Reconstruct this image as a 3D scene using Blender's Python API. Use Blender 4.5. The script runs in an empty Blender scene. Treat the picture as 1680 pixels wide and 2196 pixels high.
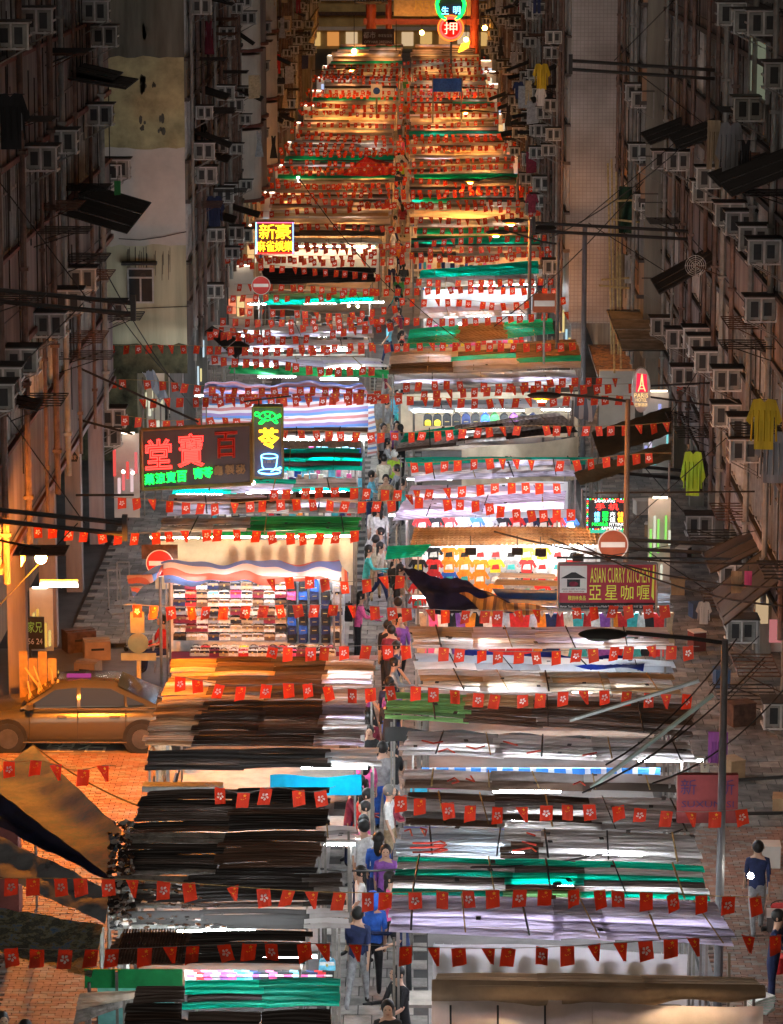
import bpy, bmesh, math, random
from mathutils import Vector, Matrix
R = random.Random(7)
S = bpy.context.scene
COL = S.collection

# ------------------------------------------------------------------ camera
H = 18.0                       # camera height above the street
F = 7028.0; W0 = 1680.0; H0 = 2196.0
TH = math.atan(1378.0 / F)     # tilt below the horizon
PS = math.atan(49.5 * math.cos(TH) / F)
cd = bpy.data.cameras.new('camera'); cam = bpy.data.objects.new('camera', cd); COL.objects.link(cam)
cam.location = (0, 0, H); cam.rotation_euler = (math.pi / 2 - TH, 0, PS)
cd.sensor_width = 36; cd.sensor_fit = 'AUTO'; cd.lens = F / H0 * 36
cd.clip_start = 1; cd.clip_end = 2000
S.camera = cam

# ------------------------------------------------------------------ night sky and exposure
wd = bpy.data.worlds.new('World'); S.world = wd; wd.use_nodes = True
nt = wd.node_tree; bg = nt.nodes['Background']
bg.inputs[0].default_value = (0.80, 0.66, 0.56, 1)      # glow of the city on a night sky
bg.inputs[1].default_value = 0.022
S.view_settings.view_transform = 'Standard'; S.view_settings.look = 'None'
S.view_settings.exposure = 1.55; S.view_settings.gamma = 1
S.view_settings.use_curve_mapping = False
S.render.engine = 'CYCLES'
cy = S.cycles
cy.use_denoising = True; cy.max_bounces = 6; cy.diffuse_bounces = 3; cy.glossy_bounces = 2
cy.transmission_bounces = 4; cy.transparent_max_bounces = 8; cy.sample_clamp_indirect = 4; cy.sample_clamp_direct = 0
cy.caustics_reflective = False; cy.caustics_refractive = False
cy.use_light_tree = True

sd = bpy.data.lights.new('city_glow', 'SUN'); so = bpy.data.objects.new('city_glow', sd); COL.objects.link(so)
sd.energy = 0.14; sd.angle = math.radians(25); sd.color = (1.0, .86, .74)          # lit city and moon behind the viewpoint
so.rotation_euler = Vector((.12, 1.0, -.34)).to_track_quat('-Z', 'Y').to_euler()
# ------------------------------------------------------------------ measuring helpers (site survey -> metres)
RM = cam.rotation_euler.to_matrix()
def ray(u, v):
    return RM @ Vector(((u - W0 / 2) / F, -(v - H0 / 2) / F, -1))
def G(u, v, z=0.0):
    d = ray(u, v); t = (z - H) / d.z
    return Vector((d.x * t, d.y * t, z))
def PY(u, v, Y):
    d = ray(u, v); t = Y / d.y
    return Vector((d.x * t, Y, H + d.z * t))
def PX(u, v, X):
    d = ray(u, v); t = X / d.x
    return Vector((X, d.y * t, H + d.z * t))

# ------------------------------------------------------------------ materials
MATS = {}
def rgb(c): return (c[0], c[1], c[2], 1)
def mat(name, col, rough=0.7, metal=0.0, dirt=0.25, scale=3.0, trans=0.0, spec=0.3, col2=None, streak=False, bump=0.0, coord='Object', alpha=None):
    if name in MATS: return MATS[name]
    m = bpy.data.materials.new(name); m.use_nodes = True; n = m.node_tree; N = n.nodes; L = n.links
    b = N['Principled BSDF']; out = N['Material Output']
    b.inputs['Roughness'].default_value = rough; b.inputs['Metallic'].default_value = metal
    b.inputs['Specular IOR Level'].default_value = spec
    tc = N.new('ShaderNodeNewGeometry'); mp = N.new('ShaderNodeMapping')
    L.new(tc.outputs['Position'], mp.inputs[0])
    mp.inputs['Scale'].default_value = (scale, scale, scale * (0.12 if streak else 1))
    nz = N.new('ShaderNodeTexNoise'); nz.inputs['Scale'].default_value = 1.0; nz.inputs['Detail'].default_value = 5; nz.inputs['Roughness'].default_value = .65
    L.new(mp.outputs[0], nz.inputs['Vector'])
    rp = N.new('ShaderNodeValToRGB'); rp.color_ramp.elements[0].position = .32; rp.color_ramp.elements[1].position = .68
    c2 = col2 or tuple(x * (1 - dirt * 1.6) if dirt < .6 else x * .1 for x in col)
    rp.color_ramp.elements[0].color = rgb([max(x, 0) for x in c2]); rp.color_ramp.elements[1].color = rgb(col)
    L.new(nz.outputs[0], rp.inputs[0]); colout = rp.outputs[0]
    L.new(colout, b.inputs['Base Color'])
    if bump:
        bp = N.new('ShaderNodeBump'); bp.inputs['Strength'].default_value = bump; bp.inputs['Distance'].default_value = .02
        L.new(nz.outputs[0], bp.inputs['Height']); L.new(bp.outputs[0], b.inputs['Normal'])
    last = b.outputs[0]
    if trans:
        t = N.new('ShaderNodeBsdfTranslucent'); mx = N.new('ShaderNodeMixShader'); mx.inputs[0].default_value = trans
        L.new(colout, t.inputs[0]); L.new(b.outputs[0], mx.inputs[1]); L.new(t.outputs[0], mx.inputs[2]); last = mx.outputs[0]
    if last is not b.outputs[0]: L.new(last, out.inputs[0])
    MATS[name] = m; return m
def glow(name, col, s):
    if name in MATS: return MATS[name]
    m = bpy.data.materials.new(name); m.use_nodes = True; n = m.node_tree; N = n.nodes; N.clear()
    e = N.new('ShaderNodeEmission'); o = N.new('ShaderNodeOutputMaterial'); e.inputs[0].default_value = rgb(col); e.inputs[1].default_value = s
    n.links.new(e.outputs[0], o.inputs[0]); MATS[name] = m; return m
def stripes(name, cols, period=.5, axis='X', trans=.4, rough=.7):
    """woven plastic tarp with printed stripes"""
    if name in MATS: return MATS[name]
    m = bpy.data.materials.new(name); m.use_nodes = True; n = m.node_tree; N = n.nodes; L = n.links
    b = N['Principled BSDF']; b.inputs['Roughness'].default_value = rough
    g = N.new('ShaderNodeNewGeometry'); sx = N.new('ShaderNodeSeparateXYZ'); L.new(g.outputs['Position'], sx.inputs[0])
    nz = N.new('ShaderNodeTexNoise'); nz.inputs['Scale'].default_value = .8; L.new(g.outputs['Position'], nz.inputs['Vector'])
    a1 = N.new('ShaderNodeMath'); a1.operation = 'MULTIPLY_ADD'; a1.inputs[1].default_value = .25; L.new(nz.outputs[0], a1.inputs[0]); L.new(sx.outputs[axis], a1.inputs[2])
    d = N.new('ShaderNodeMath'); d.operation = 'DIVIDE'; d.inputs[1].default_value = period; L.new(a1.outputs[0], d.inputs[0])
    fr = N.new('ShaderNodeMath'); fr.operation = 'FRACT'; L.new(d.outputs[0], fr.inputs[0])
    rp = N.new('ShaderNodeValToRGB'); rp.color_ramp.interpolation = 'CONSTANT'
    els = rp.color_ramp.elements
    while len(els) < len(cols): els.new(.5)
    for i, c in enumerate(cols): els[i].position = i / len(cols); els[i].color = rgb(c)
    L.new(fr.outputs[0], rp.inputs[0]); L.new(rp.outputs[0], b.inputs['Base Color'])
    t = N.new('ShaderNodeBsdfTranslucent'); mx = N.new('ShaderNodeMixShader'); mx.inputs[0].default_value = trans
    L.new(rp.outputs[0], t.inputs[0]); L.new(b.outputs[0], mx.inputs[1]); L.new(t.outputs[0], mx.inputs[2]); L.new(mx.outputs[0], N['Material Output'].inputs[0])
    MATS[name] = m; return m
def mottled(name, cols, scale=4.0, trans=0.0, rough=.8):
    """many colours in blotches: leaves on a tarp, printed cloth, mixed goods"""
    if name in MATS: return MATS[name]
    m = bpy.data.materials.new(name); m.use_nodes = True; n = m.node_tree; N = n.nodes; L = n.links
    b = N['Principled BSDF']; b.inputs['Roughness'].default_value = rough
    g = N.new('ShaderNodeNewGeometry'); nz = N.new('ShaderNodeTexNoise'); nz.inputs['Scale'].default_value = scale; nz.inputs['Detail'].default_value = 7; nz.inputs['Roughness'].default_value = .75
    L.new(g.outputs['Position'], nz.inputs['Vector'])
    rp = N.new('ShaderNodeValToRGB'); rp.color_ramp.interpolation = 'LINEAR'; els = rp.color_ramp.elements
    while len(els) < len(cols): els.new(.5)
    for i, c in enumerate(cols): els[i].position = .3 + .4 * i / (len(cols) - 1); els[i].color = rgb(c)
    L.new(nz.outputs[0], rp.inputs[0]); L.new(rp.outputs[0], b.inputs['Base Color'])
    if trans:
        t = N.new('ShaderNodeBsdfTranslucent'); mx = N.new('ShaderNodeMixShader'); mx.inputs[0].default_value = trans
        L.new(rp.outputs[0], t.inputs[0]); L.new(b.outputs[0], mx.inputs[1]); L.new(t.outputs[0], mx.inputs[2]); L.new(mx.outputs[0], N['Material Output'].inputs[0])
    MATS[name] = m; return m

# ------------------------------------------------------------------ mesh helpers
class MB:
    def __init__(s): s.v = []; s.f = []; s.m = []
    def quad(s, a, b, c, d, mi=0):
        i = len(s.v); s.v += [tuple(a), tuple(b), tuple(c), tuple(d)]; s.f.append((i, i + 1, i + 2, i + 3)); s.m.append(mi); return s
    def box(s, c, d, mi=0, rz=0, rx=0, ry=0):
        hx, hy, hz = d[0] / 2, d[1] / 2, d[2] / 2; i = len(s.v)
        M = Matrix.Rotation(rz, 3, 'Z') @ Matrix.Rotation(ry, 3, 'Y') @ Matrix.Rotation(rx, 3, 'X')
        for x, y, z in ((-1, -1, -1), (1, -1, -1), (1, 1, -1), (-1, 1, -1), (-1, -1, 1), (1, -1, 1), (1, 1, 1), (-1, 1, 1)):
            p = M @ Vector((x * hx, y * hy, z * hz)); s.v.append((p.x + c[0], p.y + c[1], p.z + c[2]))
        for f in ((0, 3, 2, 1), (4, 5, 6, 7), (0, 1, 5, 4), (1, 2, 6, 5), (2, 3, 7, 6), (3, 0, 4, 7)):
            s.f.append(tuple(i + k for k in f)); s.m.append(mi)
        return s
    def bb(s, x0, x1, y0, y1, z0, z1, mi=0): return s.box(((x0 + x1) / 2, (y0 + y1) / 2, (z0 + z1) / 2), (abs(x1 - x0), abs(y1 - y0), abs(z1 - z0)), mi)
    def tube(s, a, b, r, n=6, mi=0, r2=None):
        a = Vector(a); b = Vector(b); d = b - a
        if d.length < 1e-6: return s
        q = d.to_track_quat('Z', 'Y').to_matrix(); r2 = r if r2 is None else r2; i = len(s.v)
        for p, rr in ((a, r), (b, r2)):
            for k in range(n):
                t = 2 * math.pi * k / n; w = p + q @ Vector((rr * math.cos(t), rr * math.sin(t), 0)); s.v.append(tuple(w))
        for k in range(n):
            j = (k + 1) % n; s.f.append((i + k, i + j, i + n + j, i + n + k)); s.m.append(mi)
        s.f.append(tuple(i + k for k in reversed(range(n)))); s.m.append(mi); s.f.append(tuple(i + n + k for k in range(n))); s.m.append(mi)
        return s
    def path(s, pts, r, n=5, mi=0):
        for a, b in zip(pts, pts[1:]): s.tube(a, b, r, n, mi)
        return s
    def prism(s, outline, O, U, V, N, t, mi=0):
        """outline in (U,V) about O, thickness t along N"""
        O = Vector(O); U = Vector(U); V = Vector(V); N = Vector(N); n = len(outline); i = len(s.v)
        for k in (0, 1):
            for a, b in outline: s.v.append(tuple(O + U * a + V * b + N * (t * k)))
        s.f.append(tuple(i + k for k in range(n))); s.m.append(mi); s.f.append(tuple(i + n + k for k in reversed(range(n)))); s.m.append(mi)
        for k in range(n):
            j = (k + 1) % n; s.f.append((i + k, i + n + k, i + n + j, i + j)); s.m.append(mi)
        return s
    def grid(s, fn, nu, nv, mi=0):
        i = len(s.v)
        for b in range(nv + 1):
            for a in range(nu + 1): s.v.append(tuple(fn(a / nu, b / nv)))
        for b in range(nv):
            for a in range(nu):
                k = i + b * (nu + 1) + a; s.f.append((k, k + 1, k + nu + 2, k + nu + 1)); s.m.append(mi)
        return s
    def ball(s, c, r, mi=0, nu=10, nv=6, sc=(1, 1, 1)):
        i = len(s.v)
        for b in range(nv + 1):
            p = math.pi * b / nv
            for a in range(nu):
                t = 2 * math.pi * a / nu
                s.v.append((c[0] + r * sc[0] * math.sin(p) * math.cos(t), c[1] + r * sc[1] * math.sin(p) * math.sin(t), c[2] + r * sc[2] * math.cos(p)))
        for b in range(nv):
            for a in range(nu):
                j = (a + 1) % nu; s.f.append((i + b * nu + a, i + (b + 1) * nu + a, i + (b + 1) * nu + j, i + b * nu + j)); s.m.append(mi)
        return s
    def disc(s, c, r, U, V, N, t, n=20, mi=0, ry=None):
        return s.prism([(r * math.cos(2 * math.pi * k / n), (ry or r) * math.sin(2 * math.pi * k / n)) for k in range(n)], c, U, V, N, t, mi)
    def mesh(s, name, mats, smooth=False):
        me = bpy.data.meshes.new(name); me.from_pydata(s.v, [], s.f)
        for m in (mats if isinstance(mats, (list, tuple)) else [mats]): me.materials.append(m)
        me.polygons.foreach_set('material_index', s.m)
        if smooth: me.polygons.foreach_set('use_smooth', [True] * len(me.polygons))
        me.update(); return me
    def build(s, name, mats, parent=None, smooth=False, loc=None):
        return put(name, s.mesh(name, mats, smooth), parent, loc)
def wmat(o):
    m = Matrix.LocRotScale(o.location, o.rotation_euler, o.scale)
    return m if o.parent is None else wmat(o.parent) @ o.matrix_parent_inverse @ m
def put(name, me, parent=None, loc=None, rot=None, scale=None):
    """without loc the mesh is in world metres; with loc it is in its parent's own space"""
    o = bpy.data.objects.new(name, me); COL.objects.link(o)
    if parent is not None:
        o.parent = parent
        if loc is None: o.matrix_parent_inverse = wmat(parent).inverted()
    if loc is not None: o.location = loc
    if rot is not None: o.rotation_euler = rot
    if scale is not None: o.scale = scale
    return o
def tag(o, label, cat=None, group=None, kind=None):
    if label: o['label'] = label
    if cat: o['category'] = cat
    if group: o['group'] = group
    if kind: o['kind'] = kind
    return o
def thing(name, label, cat, loc=(0, 0, 0), rz=0, group=None):
    o = bpy.data.objects.new(name, None); COL.objects.link(o); o.empty_display_size = .1
    o.location = loc; o.rotation_euler = (0, 0, rz); return tag(o, label, cat, group)
def copy_tree(o, parent=None):
    c = o.copy(); COL.objects.link(c)
    if parent is not None: c.parent = parent
    for ch in list(o.children): copy_tree(ch, c)
    return c
ORD = ['first', 'second', 'third', 'fourth', 'fifth', 'sixth', 'seventh', 'eighth', 'ninth', 'tenth', 'eleventh', 'twelfth', 'thirteenth', 'fourteenth', 'fifteenth', 'sixteenth', 'seventeenth', 'eighteenth', 'nineteenth', 'twentieth']
TENS = {2: 'twenty', 3: 'thirty', 4: 'forty', 5: 'fifty'}
def ordw(n):
    if n < 20: return ORD[n]
    t, r = divmod(n + 1, 10)
    return (TENS[t] + '-' + ORD[r - 1]) if r else {2: 'twentieth', 3: 'thirtieth', 4: 'fortieth', 5: 'fiftieth', 6: 'sixtieth'}[t]
def text_mesh(name, body, size, mats, neon=0.0, extrude=.006, spacing=1.0, shear=0, res=2, offset=0):
    f = bpy.data.curves.new(name, 'FONT'); f.body = body; f.size = size; f.align_x = 'CENTER'; f.align_y = 'CENTER'; f.resolution_u = res
    f.space_character = spacing; f.extrude = extrude; f.shear = shear; f.offset = offset
    if neon: f.fill_mode = 'NONE'; f.bevel_depth = neon; f.bevel_resolution = 0; f.extrude = 0
    o = bpy.data.objects.new(name, f)
    me = bpy.data.meshes.new_from_object(o)
    bpy.data.objects.remove(o); bpy.data.curves.remove(f)
    me.materials.clear()
    for m in (mats if isinstance(mats, (list, tuple)) else [mats]): me.materials.append(m)
    return me
def fit_text(name, body, O, U, V, w, h, m, parent, neon=0.0, extrude=.006, lift=.02, res=2, spacing=1.0):
    """text centred on O in the plane U,V, scaled to w x h metres"""
    me = text_mesh(name, body, 1.0, m, 0 if not neon else neon / max(h, .01), extrude, spacing, 0, res)
    xs = [v.co.x for v in me.vertices]; ys = [v.co.y for v in me.vertices]
    if not xs: return None
    cx, cy_ = (min(xs) + max(xs)) / 2, (min(ys) + max(ys)) / 2; sx = w / (max(xs) - min(xs)); sy = h / (max(ys) - min(ys))
    U = Vector(U).normalized(); V = Vector(V).normalized(); N = U.cross(V).normalized()
    for v in me.vertices:
        p = Vector(O) + U * ((v.co.x - cx) * sx) + V * ((v.co.y - cy_) * sy) + N * (lift + v.co.z * min(sx, sy)); v.co = p
    me.update(); return put(name, me, parent)
# ------------------------------------------------------------------ palette
M_asph = mat('asphalt', (.055, .05, .048), .75, dirt=.35, scale=1.2, bump=.3)
M_conc = mat('concrete_slab', (.24, .22, .215), .8, dirt=.3, scale=.9)
M_pave = mat('paver_clay', (.24, .125, .085), .75, dirt=.3, scale=2.5)
M_pave2 = mat('paver_grey', (.24, .19, .16), .75, dirt=.3, scale=2.5)
M_joint = mat('paver_joint', (.05, .035, .03), .9)
M_line = mat('road_paint', (.75, .68, .5), .6, dirt=.3, scale=6)
M_pink = mat('plaster_pink', (.30, .24, .225), .85, dirt=.42, scale=1.1, streak=True)
M_buff = mat('plaster_buff', (.23, .21, .17), .85, dirt=.42, scale=1.2, streak=True)
M_grey = mat('plaster_grey', (.20, .19, .18), .85, dirt=.45, scale=1.2, streak=True)
M_green = mat('plaster_green', (.2, .23, .18), .85, dirt=.42, scale=1.2, streak=True)
M_ochre = mat('plaster_ochre', (.50, .42, .22), .9, dirt=.34, scale=1.3, streak=False, bump=.2)
M_ochre2 = mat('plaster_pale_yellow', (.56, .53, .36), .9, dirt=.3, scale=1.1, streak=True)
M_cream = mat('plaster_bare_white', (.60, .54, .47), .9, dirt=.18, scale=.7, bump=.15)
M_soot = mat('plaster_sooty', (.17, .155, .12), .95, dirt=.5, scale=1.0, streak=True)
M_moss = mat('plaster_mossy', (.14, .13, .07), .95, dirt=.55, scale=1.6)
M_orangew = mat('plaster_orange', (.34, .2, .12), .85, dirt=.3, scale=1.0, streak=True)
M_trim = mat('trim_maroon', (.20, .07, .055), .7, dirt=.3)
M_trim2 = mat('trim_dark', (.08, .065, .06), .8)
M_dark = mat('dark_recess', (.018, .016, .015), .9)
M_alu = mat('window_frame_aluminium', (.24, .23, .22), .5, dirt=.25)
M_wht = mat('frame_white', (.48, .46, .43), .55, dirt=.22, scale=5)
M_glass = mat('window_glass', (.025, .03, .032), .12, spec=.6, dirt=.2)
M_curt = mat('curtain', (.42, .40, .36), .8, dirt=.3, scale=4, streak=True)
M_pipe = mat('drain_pipe_brown', (.16, .10, .08), .6, dirt=.4, scale=3)
M_pipe2 = mat('drain_pipe_grey', (.24, .23, .21), .6, dirt=.3, scale=3)
M_iron = mat('iron_dark', (.025, .022, .02), .6)
M_rust = mat('iron_rusty', (.11, .055, .035), .7, dirt=.4, scale=6)
M_ac = mat('ac_casing', (.25, .24, .215), .6, dirt=.28, scale=4)
M_acg = mat('ac_grille', (.03, .03, .03), .7)
M_tin = mat('awning_tin', (.05, .042, .038), .75, dirt=.4, scale=2)
M_tin2 = mat('awning_tin_pale', (.30, .28, .25), .7, dirt=.4, scale=2)

def tiles_mat():
    m = bpy.data.materials.new('wall_small_tile'); m.use_nodes = True; n = m.node_tree; N = n.nodes; L = n.links; b = N['Principled BSDF']
    g = N.new('ShaderNodeNewGeometry'); sp = N.new('ShaderNodeSeparateXYZ'); cb = N.new('ShaderNodeCombineXYZ'); L.new(g.outputs['Position'], sp.inputs[0])
    ad = N.new('ShaderNodeMath'); L.new(sp.outputs['X'], ad.inputs[0]); L.new(sp.outputs['Y'], ad.inputs[1]); L.new(ad.outputs[0], cb.inputs[0]); L.new(sp.outputs['Z'], cb.inputs[1])
    br = N.new('ShaderNodeTexBrick'); br.offset = 0; br.inputs['Scale'].default_value = 1; br.inputs['Brick Width'].default_value = .13; br.inputs['Row Height'].default_value = .13; br.inputs['Mortar Size'].default_value = .012
    br.inputs['Color1'].default_value = (.31, .29, .28, 1); br.inputs['Color2'].default_value = (.29, .27, .26, 1); br.inputs['Mortar'].default_value = (.22, .205, .195, 1)
    L.new(cb.outputs[0], br.inputs['Vector'])
    nz = N.new('ShaderNodeTexNoise'); nz.inputs['Scale'].default_value = .5; nz.inputs['Detail'].default_value = 6; L.new(g.outputs['Position'], nz.inputs['Vector'])
    rp = N.new('ShaderNodeValToRGB'); rp.color_ramp.elements[0].position = .3; rp.color_ramp.elements[0].color = (.45, .42, .4, 1); rp.color_ramp.elements[1].position = .65
    L.new(nz.outputs[0], rp.inputs[0]); mx = N.new('ShaderNodeMix'); mx.data_type = 'RGBA'; mx.blend_type = 'MULTIPLY'; mx.inputs[0].default_value = 1
    L.new(br.outputs[0], mx.inputs[6]); L.new(rp.outputs[0], mx.inputs[7]); L.new(mx.outputs[2], b.inputs['Base Color']); b.inputs['Roughness'].default_value = .5
    return m
M_tile = tiles_mat()

# ------------------------------------------------------------------ ground
m = MB(); m.quad((-600, -100, 0), (600, -100, 0), (600, 1200, 0), (-600, 1200, 0)); tag(m.build('road', M_asph), 'dark asphalt road running under the market', kind='structure')
m = MB(); m.bb(-4.75, 4.75, 40, 330, .0, .012); tag(m.build('market_aisle_pavement', M_conc), 'worn grey concrete surface of the market street', kind='structure')
def pavement(name, x0, x1, y0, y1, h, label, first=300):
    b = MB(); b.bb(x0, x1, y0, y1, 0, h - .02); base = tag(b.build(name, M_joint), label, kind='structure')
    k = MB(); kx = x1 if x1 < 0 else x0 - .15; k.bb(kx, kx + .15, y0, y1, 0, h + .005); k.build('kerb', M_conc, base)
    L_, B_ = .23, .115
    pm = [MB().bb(0, L_ - .014, 0, B_ - .014, 0, .03).mesh('paver', mm) for mm in (M_pave, M_pave, M_pave2)]
    rest = MB(); n = 0; j = 0; y = y0
    while y < y1:
        x = x0 - (L_ / 2 if j % 2 else 0)
        while x < x1 - L_:
            if x >= x0:
                s = 7028 / y; u = 889.5 + x * s
                if -60 < u < 1740:
                    z = h - .02 + R.uniform(-.003, .003)
                    if n < first and 0 < u < 1680 and (y > 51 if x < 0 else y > 47): put('paver', pm[n % 3], base, (x, y, z)); n += 1
                    else: rest.bb(x, x + L_ - .014, y, y + B_ - .014, z, z + .03, R.choice((0, 0, 1)))
            x += L_
        y += B_; j += 1
    if rest.f: tag(rest.build('paver_field', [M_pave, M_pave2], base), None, kind='stuff')
pavement('left_pavement', -9.6, -4.95, 44, 65.2, .12, 'red brick paved footway lit orange beside the stalls')
pavement('right_pavement', 4.95, 7.9, 44, 60, .12, 'red brick paved footway beside the front stalls', 150)
def slabs(name, x0, x1, y0, y1, z, sz, label, mats, piece='paving_slab', first=300, dirtseed=1):
    r = random.Random(dirtseed); m = MB(); m.bb(x0, x1, y0, y1, 0, z - .015); base = tag(m.build(name, M_joint2, None), label, kind='structure')
    pm = [MB().bb(0, sz - .018, 0, sz - .018, 0, .022).mesh(piece, mm) for mm in mats]; rest = MB(); n = 0; y = y0; j = 0
    while y < y1 - sz * .5:
        x = x0 - (sz / 2 if j % 2 else 0)
        while x < x1 - sz * .9:
            if x >= x0 - .01:
                zz = z - .015 + r.uniform(-.004, .004); s = 7028 / y; u = 889.5 + x * s; k = r.randrange(len(mats))
                if n < first and 0 < u < 1680: put(piece, pm[k], base, (x, y, zz)); n += 1
                else: rest.bb(x, x + sz - .018, y, y + sz - .018, zz, zz + .022, k)
            x += sz
        y += sz; j += 1
    if rest.f: tag(rest.build('slab_field', list(mats), base), None, kind='stuff')
M_joint2 = mat('slab_joint', (.045, .042, .04), .9); M_sl1 = mat('slab_grey', (.20, .185, .17), .7, dirt=.4, scale=3); M_sl2 = mat('slab_pale', (.27, .245, .22), .65, dirt=.4, scale=3); M_sl3 = mat('slab_dark', (.14, .13, .12), .6, dirt=.4, scale=3)
slabs('far_left_pavement', -8.2, -4.95, 75.2, 130, .1, .42, 'grey paved lane behind the left stalls', (M_sl1, M_sl2, M_sl3))
slabs('far_right_pavement', 4.95, 9.2, 60.2, 112, .1, .42, 'grey paved footway behind the right stalls', (M_sl1, M_sl2, M_sl3), dirtseed=2)
slabs('aisle_paving', -1.55, .25, 44, 120, .03, .45, 'worn slab paving between the two rows of stalls', (M_sl1, M_sl2, M_sl1), dirtseed=3)
m = MB(); m.bb(-16, -4.76, 65.3, 75, 0, .008); tag(m.build('side_street', mat('side_road', (.15, .12, .10), .6, dirt=.25, scale=1.5)), 'worn side street surface lit orange by the flood lamp', kind='structure')
# painted road letters beside the car
o = thing('road_marking', 'yellowish painted Chinese road lettering on the asphalt below the parked car', 'road marking', G(165, 1602, .02))
fit_text('lettering', '望右', G(165, 1602, .012), (1, 0, 0), (0, 1, 0), 1.35, .8, M_line, o, lift=.004, extrude=.001)

# ------------------------------------------------------------------ building kit
WINM = {}
def window_meshes(w, h, key):
    k = (round(w, 2), round(h, 2), key)
    if k in WINM: return WINM[k]
    f = MB(); t = .05; d = .09                      # opens in the plane x=0, y 0..w, z 0..h ; street side is -x
    f.bb(-d, .02, 0, w, 0, t); f.bb(-d, .02, 0, w, h - t, h); f.bb(-d, .02, 0, t, t, h - t); f.bb(-d, .02, w - t, w, t, h - t)
    n = 3 if w > 1.5 else 2
    for i in range(1, n): f.bb(-d * .8, .01, w * i / n - t / 2, w * i / n + t / 2, t, h - t)
    f.bb(-d * .7, .0, t, w - t, h * .68, h * .68 + t * .8)
    g = MB(); g.bb(-.02, .0, t, w - t, t, h - t)
    c = MB(); c.bb(-.035, -.023, t, w * (.4 if key % 2 else .62), t, h - t)
    WINM[k] = (f.mesh('window_frame', M_alu if key % 3 else M_wht), g.mesh('window_pane', M_glass), c.mesh('curtain', M_curt)); return WINM[k]
def building(name, label, side, X, Y0, Y1, depth, ztop, zbase, bands, wall, band, trim, seed, bay=2.0, recess=1.5, end=None, wins=True, gf=None, pipes=True, proud=.14):
    r = random.Random(seed); c = ((X + side * depth / 2), Y0, 0)
    b = thing(name, label, 'building', c)
    def bx(n, x0, x1, y0, y1, z0, z1, mm, par=b):
        q = MB(); q.bb(x0, x1, y0, y1, z0, z1); return q.build(n, mm, par)
    sx = lambda d: X + side * d
    body = bx('wall', sx(0), sx(depth), Y0, Y1, zbase, ztop, wall)
    bx('ground_floor_wall', sx(recess), sx(depth - .05), Y0 + .05, Y1 - .05, 0, zbase, gf or M_orangew)
    n = 0
    y = Y0 + .35
    while y < Y1:                                     # arcade posts
        bx('arcade_column', sx(.1), sx(.5), y - .2, y + .2, 0, zbase, wall); y += 6
    zs = []
    for i, (z0, z1) in enumerate(bands):
        if z0 >= ztop: continue
        bx('balcony_parapet', sx(-proud), sx(.02), Y0 + .003, Y1 - .003, z0, min(z1, ztop), band)
        q = MB(); q.bb(sx(-proud - .07), sx(.01), Y0 - .01, Y1 + .01, z0 - .12, z0 - .002); q.bb(sx(-proud - .05), sx(.01), Y0 - .01, Y1 + .01, z1 + .002, z1 + .08); q.build('ledge', trim, b)
        zn = bands[i + 1][0] if i + 1 < len(bands) else z1 + 1.8
        if wins and z1 + .3 < ztop:
            h = min(zn - .14, ztop) - z1 - .1; y = Y0 + .4
            while y + bay * .8 < Y1 and h > .6:
                w = bay * .8; fm, gm, cm = window_meshes(w, h, r.randrange(6))
                f = put('window', fm, b, None)
                f.matrix_parent_inverse = Matrix.Identity(4); f.location = (sx(-.005) - c[0], y - c[1], z1 + .09)
                if side < 0: f.scale = (-1, 1, 1)
                p = f.copy(); p.data = gm; p.name = 'pane'; COL.objects.link(p); p.parent = f; p.matrix_parent_inverse = Matrix.Identity(4); p.location = (0, 0, 0); p.scale = (1, 1, 1)
                if r.random() < .45:
                    q = p.copy(); q.data = cm; q.name = 'curtain'; COL.objects.link(q)
                y += bay
    q = MB(); y = Y0 + .2
    while y < Y1:
        zz = r.uniform(zbase, ztop - 2); q.tube((sx(-proud - .03), y, zz), (sx(-proud - .03), y + r.uniform(-.2, .2), min(ztop, zz + r.uniform(2, 8))), .014, 4); y += r.uniform(.3, 1.2)
    for z0, z1 in bands:
        if r.random() < .8: q.tube((sx(-proud - .05), Y0, z0 + r.uniform(.1, .9)), (sx(-proud - .05), Y1, z0 + r.uniform(.1, .9)), .016, 4)
    q.build('conduit', M_iron, b)
    if pipes:
        y = Y0 + r.uniform(.3, 1.5)
        while y < Y1 - .3:
            q = MB(); xx = sx(-proud - .1); rr = r.uniform(.045, .075)
            q.tube((xx, y, max(zbase - .4, .2)), (xx, y, ztop), rr, 7)
            z = zbase + .6
            while z < ztop: q.box((xx, y, z), (rr * 2.9, rr * 2.9, .07)); z += 2.4
            q.build('drain_pipe', r.choice((M_pipe, M_pipe, M_pipe2)), b); y += r.uniform(1.8, 4.5)
    return b, body

def lv(first, pitch, h, n): return [(first + i * pitch, first + i * pitch + h) for i in range(n)]
# near left tenement
B1, _ = building('tenement', 'pink plastered tenement nearest on the left with parapet bands and dark windows', -1, -8.3, 63, 88, 9, 19, 4.5, lv(4.5, 3.87, 1.95, 4), M_pink, M_pink, M_trim, 1, bay=1.7)
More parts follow.
